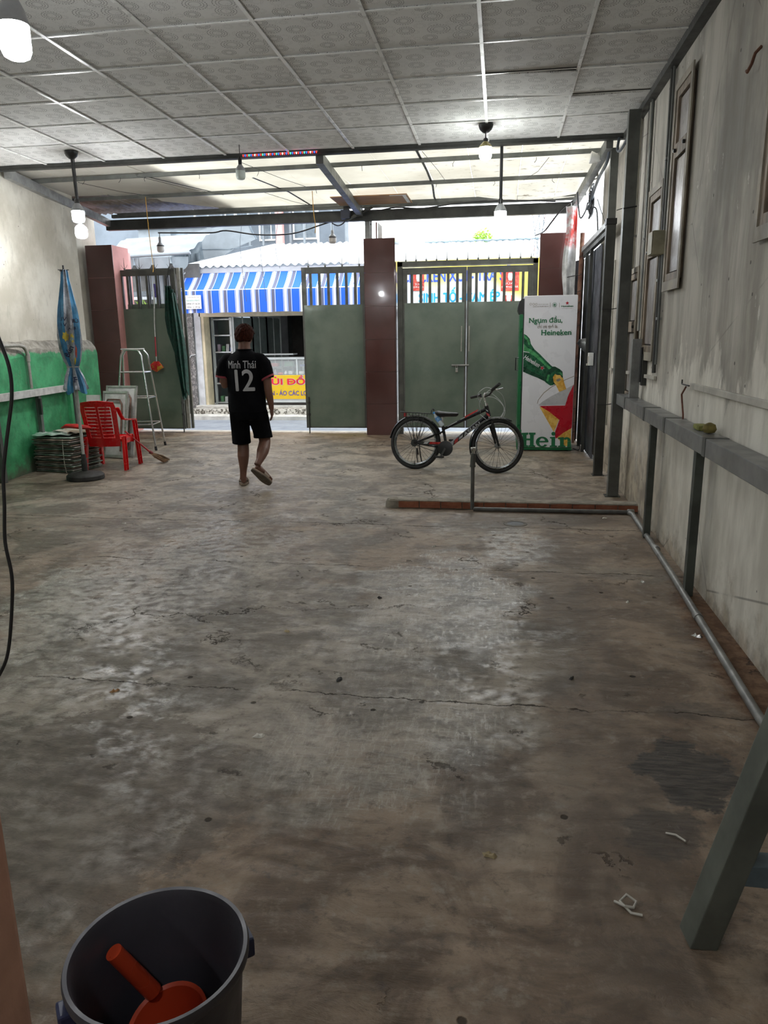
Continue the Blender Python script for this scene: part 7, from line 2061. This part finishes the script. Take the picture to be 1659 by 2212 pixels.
# sign board of the shop behind the closed gates
g = G('yellow_white_sign_sheet'); P = g.world()
o = g.sep(P)
wv = g.math('ADD', g.math('MULTIPLY', g.math('SINE', g.math('MULTIPLY', o[0], 3.2)), .16), g.math('MULTIPLY', o[0], .16))
f = g.mr(g.math('ADD', o[2], wv), 2.28, 2.62)
ex = g.mr(o[0], -1.0, -1.9, 0, .5)
c = g.mix(f, (0.72, 0.78, 0.80), (0.82, 0.66, 0.10))
c = g.mix(ex, c, (0.68, 0.75, 0.78))
sb = thing('sign_board', 'wide yellow and white sign board seen through the bars of the closed gates', 'sign', (-.7, 15, 2.1))
m = MB(); m.box(-2.05, .62, 15.0, 15.04, 2.12, 3.02); sp_ = m.build('panel', g.set(Base_Color=c, Roughness=.5), sb)
m = MB(); m.box(-2.1, .66, 15.04, 15.08, 2.08, 3.04); m.build('frame', ST_['alu'], sb)
text('CHICKEN XÔI - TRÀ SỮA', 2.25, .27, (-1.93, 14.997, 2.62), mat=ST_['roy'], parent=sp_, bold=.035)
text('SINH TỐ - CAM ÉP', 1.56, .27, (-1.60, 14.997, 2.24), mat=ST_['cyan'], parent=sp_, bold=.035)
def poster(x, z, w, h, lab, ang=0.0):
    t = thing('red_poster', lab, 'poster', (x, 14.98, z))
    m = MB(); m.box(x, x + w, 14.985, 14.99, z, z + h); m.build('sheet', pm('poster_red', (.42, .02, .02), .4, 0, .5, 14, c2=(.62, .12, .08)) if 'poster_red' not in bpy.data.materials else bpy.data.materials['poster_red'], t)
    m = MB(); m.lathe([(.03, 0), (.045, .06), (.04, .12), (.03, .14)], (x + w * .5, 14.98, z + h * .45), 12); m.build('cup_print', MT['white'], t)
    text('HƯƠNG TRÀ', w * .9, h * .1, (x + w * .05, 14.982, z + h * .14), mat=MT['white'], parent=t); text('SỮA', w * .5, h * .12, (x + w * .2, 14.982, z + h * .28), mat=MT['white'], parent=t)
poster(-1.72, 2.46, .22, .38, 'red drink poster behind the left closed gate leaf')
poster(-.02, 2.42, .34, .42, 'larger red drink poster behind the right closed gate leaf')
poster(.02, 2.12, .22, .22, 'small red picture low on the sign board at the right')
# white low roof with wavy tiles behind the sign
rr = thing('tiled_roof', 'pale low roof with wavy ridge tiles behind the closed gates', 'roof', (-.7, 17.5, 3))
m = MB()
def rw(u, v):
    x = -1.79 + 2.99 * u
    return (x, 15.2 + 2.8 * v, 3.06 + .62 * v + .02 * math.sin(x * 2 * PI / .3))
m.grid(rw, 120, 3); m.build('roof_sheet', ST_['roof'], rr, smooth=True, solid=.01)
for k in range(14):
    x = -1.68 + k * .19
    m = MB(); m.lathe([(.05, 0), (.11, .02), (.12, .04)], (x, 18.0, 3.68), 12); m.build('ridge_tile', pm('weathered_ridge', (.35, .45, .50), .8) if k == 0 else bpy.data.materials['weathered_ridge'], rr, smooth=True)
m = MB(); m.box(-1.78, .9, 15.2, 18.0, 0.0, 3.0); m.build('house_body', ST_['white'], rr)
# small tree top above that roof
tr = thing('tree', 'small green treetop showing above the pale roof', 'tree', (-.55, 21.5, 0))
m = MB(); m.tube([(-.55, 21.5, 0), (-.5, 21.5, 2.5), (-.55, 21.5, 4.0)], [.12, .09, .04], 8); m.build('trunk', MT['wood'], tr)
def leafcloud(cx__, cy__, cz__, r, n, s, seed):
    random.seed(seed); m = MB()
    for k in range(n):
        d = Vector((random.gauss(0, 1), random.gauss(0, 1), random.gauss(0, .7))).normalized() * r * random.random() ** .4
        c = Vector((cx__, cy__, cz__)) + d
        a = Vector((random.uniform(-1, 1), random.uniform(-1, 1), random.uniform(-.6, .6))).normalized(); b_ = a.orthogonal().normalized()
        m.add([c - a * s, c - b_ * s * .4, c + a * s, c + b_ * s * .4 + Vector((0, 0, s * .2))], [(0, 1, 2, 3)])
    return m
o = leafcloud(-.55, 21.5, 4.15, .28, 240, .07, 3).build('foliage', ST_['leaf'], tr); o['kind'] = 'stuff'
tt = thing('wire_tangle', 'tangle of pale street wires and a sign behind the right pillar', 'wires', (.6, 14, 3.3))
random.seed(4)
for k in range(9):
    x = .50 + random.random() * .3; z = 3.15 + random.random() * .35
    m = MB(); m.tube([(x, 14, z - .5), (x + random.uniform(-.1, .1), 14, z - .1), (x + random.uniform(-.15, .15), 14.05, z + .1), (x + random.uniform(-.1, .2), 14, z + .45)], .006, 5); m.build('wire', ST_['tarp'] if k % 3 else MT['pink'], tt)
m = MB(); m.box(.75, 1.18, 14.2, 14.23, 3.05, 3.7); m.build('pale_sign', MT['white'], tt)

# neighbour on the left: pink gable, scalloped awning, plant
t = thing('scalloped_canopy', 'white canopy with rounded scallops above the left gate leaf', 'canopy', (-6.9, 15, 3.0))
for k in range(5):
    xc = -8.02 + k * .395
    m = MB()
    def scf(u, v):
        a = PI * u
        return (xc + .19 * math.cos(a) * (1 if v > 0 else 1), 14.9 + .02 * math.sin(a * 3), 3.22 - (.03 + .24 * math.sin(a)) * v)
    m.grid(scf, 14, 5); m.build('scallop', ST_['tarp2'] if k < 4 else ST_['tarp'], t, smooth=True, solid=.006)
m = MB(); m.rod((-8.2, 14.9, 3.235), (-6.2, 14.9, 3.29), .03, 10); m.build('roller', ST_['tarp2'], t, smooth=True)
m = MB(); m.grid(lambda u, v: (-8.2 + 1.95 * u, 14.9 + 1.3 * v, 3.24 + .05 * u + .55 * v + .02 * math.sin(v * 18)), 10, 30); m.build('top_sheet', ST_['tarp2'], t, smooth=True)
m = MB(); m.box(-8.2, -6.2, 15.3, 15.35, 2.6, 3.12); m.build('shade_panel', pm('dark_shade_panel', (.12, .12, .115), .8), t)
nb = thing('neighbour_house', 'pale grey neighbour house with patterned wall behind the left gate leaf', 'house', (-7.7, 16, 0))
m = MB(); m.box(-9.5, -7.22, 15.8, 16.0, .04, 3.0); m.build('wall', bpy.data.materials['grey_brick_pattern'], nb)
m = MB(); m.box(-8.3, -7.3, 15.74, 15.8, 1.2, 2.45); m.build('dark_window', MT['gap'], nb)
m = MB(); m.box(-8.35, -7.25, 15.72, 15.8, 2.45, 2.51); m.build('lintel', ST_['white'], nb)
m = MB(); m.box(-7.24, -7.0, 15.25, 15.34, .04, 2.9); m.build('grey_pilaster', ST_['tarp2'], nb)
pw = thing('pink_wall', 'pink painted wall corner beside the left gate pillar', 'wall', (-7.3, 14.5, 0))
m = MB(); m.box(-7.72, -7.34, 13.6, 14.6, -.03, 3.28); m.build('wall', MT['pink'], pw)
pl = thing('potted_plant', 'yellow green bushy plant seen through the bars of the left gate leaf', 'plant', (-7.35, 15.3, 0))
m = MB()
random.seed(12)
for k in range(60):
    a = random.uniform(0, 2 * PI); L = random.uniform(.2, .45); h = random.uniform(.15, .5)
    base_ = Vector((-7.33 + random.uniform(-.12, .12), 15.1, 1.95)); tip = base_ + Vector((L * math.cos(a) * .8, L * math.sin(a) * .3, h)); mid = (base_ + tip) / 2 + Vector((0, 0, .12))
    sd_ = Vector((0, 0, 1)).cross(tip - base_).normalized() * .022
    m.add([base_, mid - sd_, tip, mid + sd_], [(0, 1, 2, 3)])
o = m.build('foliage', ST_['leaf'], pl); o['kind'] = 'stuff'
m = MB(); m.tube([(-7.33, 15.1, .28), (-7.34, 15.1, 1.2), (-7.33, 15.1, 1.97)], .03, 8); m.build('stem', MT['wood'], pl)
m = MB(); m.lathe([(.11, 0.04), (.16, .30), (.17, .32), (.15, .32)], (-7.33, 15.1, 0), 18); m.build('pot', pm('clay_pot', (.3, .12, .07), .8), pl, smooth=True)

# tarpaulins and buildings further back
tp = thing('tarpaulin', 'grey blue tarpaulin hanging behind the scalloped canopy', 'tarpaulin', (-6.9, 17, 3))
m = MB(); m.grid(lambda u, v: (-7.35 + .75 * u, 16.6 + .05 * math.sin(u * 9 + v * 4), 3.95 - .62 * v - .10 * u * (1 - v) + .03 * math.sin(u * 7)), 20, 16); m.build('sheet', ST_['tarp'], tp, smooth=True, solid=.01)
m = MB(); m.grid(lambda u, v: (-6.95 + .35 * u, 16.4 + .04 * math.sin(u * 12), 3.45 - .55 * v), 14, 12); m.build('sheet', ST_['tarp'], tp, smooth=True, solid=.01)
pn = thing('pale_tarpaulin', 'large pale tarpaulin panel rising above the shop roof on the left', 'panel', (-6, 17.5, 3.4))
m = MB()
m.prism([(-6.95, 3.0), (-6.95, 4.02), (-5.72, 4.20), (-5.60, 3.80), (-6.1, 3.62), (-6.6, 3.3)], 17.2, 17.26, 'Y'); m.build('panel', ST_['tarp2'], pn)
m = MB(); m.tube([(-6.95, 17.19, 3.62), (-6.2, 17.19, 3.60), (-5.66, 17.19, 3.66)], .008, 5); m.tube([(-5.72, 17.19, 4.18), (-5.66, 17.19, 4.0), (-5.55, 17.19, 3.80)], .02, 6); m.build('ropes', ST_['tarp'], pn)
bb = thing('apartment_building', 'pale blue grey building with balcony grilles far behind the shop', 'building', (-7.5, 23, 0))
m = MB(); m.box(-14.0, -4.6, 22.8, 23.2, 0, 8.0); m.build('wall', ST_['bld'], bb)
for k in range(3):
    m = MB(); m.box(-8.3 + k * 1.05, -7.55 + k * 1.05, 22.74, 22.8, 4.45, 5.6); f_ = m.build('window', MT['white'], bb)
    m = MB(); m.box(-8.24 + k * 1.05, -7.94 + k * 1.05, 22.72, 22.74, 4.5, 5.55); m.build('pane', ST_['tarp'], f_)
    m = MB(); m.box(-7.90 + k * 1.05, -7.60 + k * 1.05, 22.72, 22.74, 4.5, 5.55); m.build('pane', ST_['tarp'], f_)
for k in range(12):
    m = MB(); m.box(-9.2 + k * .42, -9.14 + k * .42, 22.55, 22.61, 4.3, 5.7); m.build('balcony_bar', ST_['grey'] if k % 3 == 0 else ST_['tarp2'], bb)
m = MB(); m.box(-6.60, -6.40, 22.3, 22.5, 4.0, 8.0); m.build('pink_pier', MT['pink'], bb)
m = MB(); m.box(-10.5, -8.4, 21.5, 22.3, 3.6, 4.75); m.build('balcony', ST_['tarp2'], bb)
m = MB(); m.box(-10.5, -8.4, 21.4, 21.5, 4.7, 4.78); m.build('balcony_rail', ST_['bld'], bb)
for k in range(14):
    m = MB(); m.box(-10.45 + k * .15, -10.42 + k * .15, 21.42, 21.46, 4.78, 5.0); m.build('baluster', ST_['bld'], bb)
# motorcycle wheel peeping out at the far kerb
mw = thing('motorbike_wheel', 'part of a parked motorbike wheel below the stone column', 'wheel', (-6.55, 14.75, .22))
m = MB(); m.tube([(-6.50 + .15 * math.cos(2 * PI * k / 28), 14.66, .205 + .15 * math.sin(2 * PI * k / 28)) for k in range(28)], .045, 8, closed=True); m.build('tyre', MT['rubber'], mw, smooth=True)
for k in range(6):
    a = k * PI / 3
    m = MB(); m.rod((-6.50, 14.66, .205), (-6.50 + .12 * math.cos(a), 14.66, .205 + .12 * math.sin(a)), .010, 6); m.build('spoke', ST_['alu'], mw)
# street wires
for k, (x, lb) in enumerate(((-4.95, 'left'), (-4.55, 'middle'), (-4.25, 'right'))):
    cable('thin %s street wire hanging in front of the shop roof' % lb, [(x, 14.4, 5.5), (x + .05, 14.4, 4.0), (x - .03, 14.4, 3.3), (x + .04, 14.4, 2.3 if k < 2 else 2.9)], .005, 'cableg')
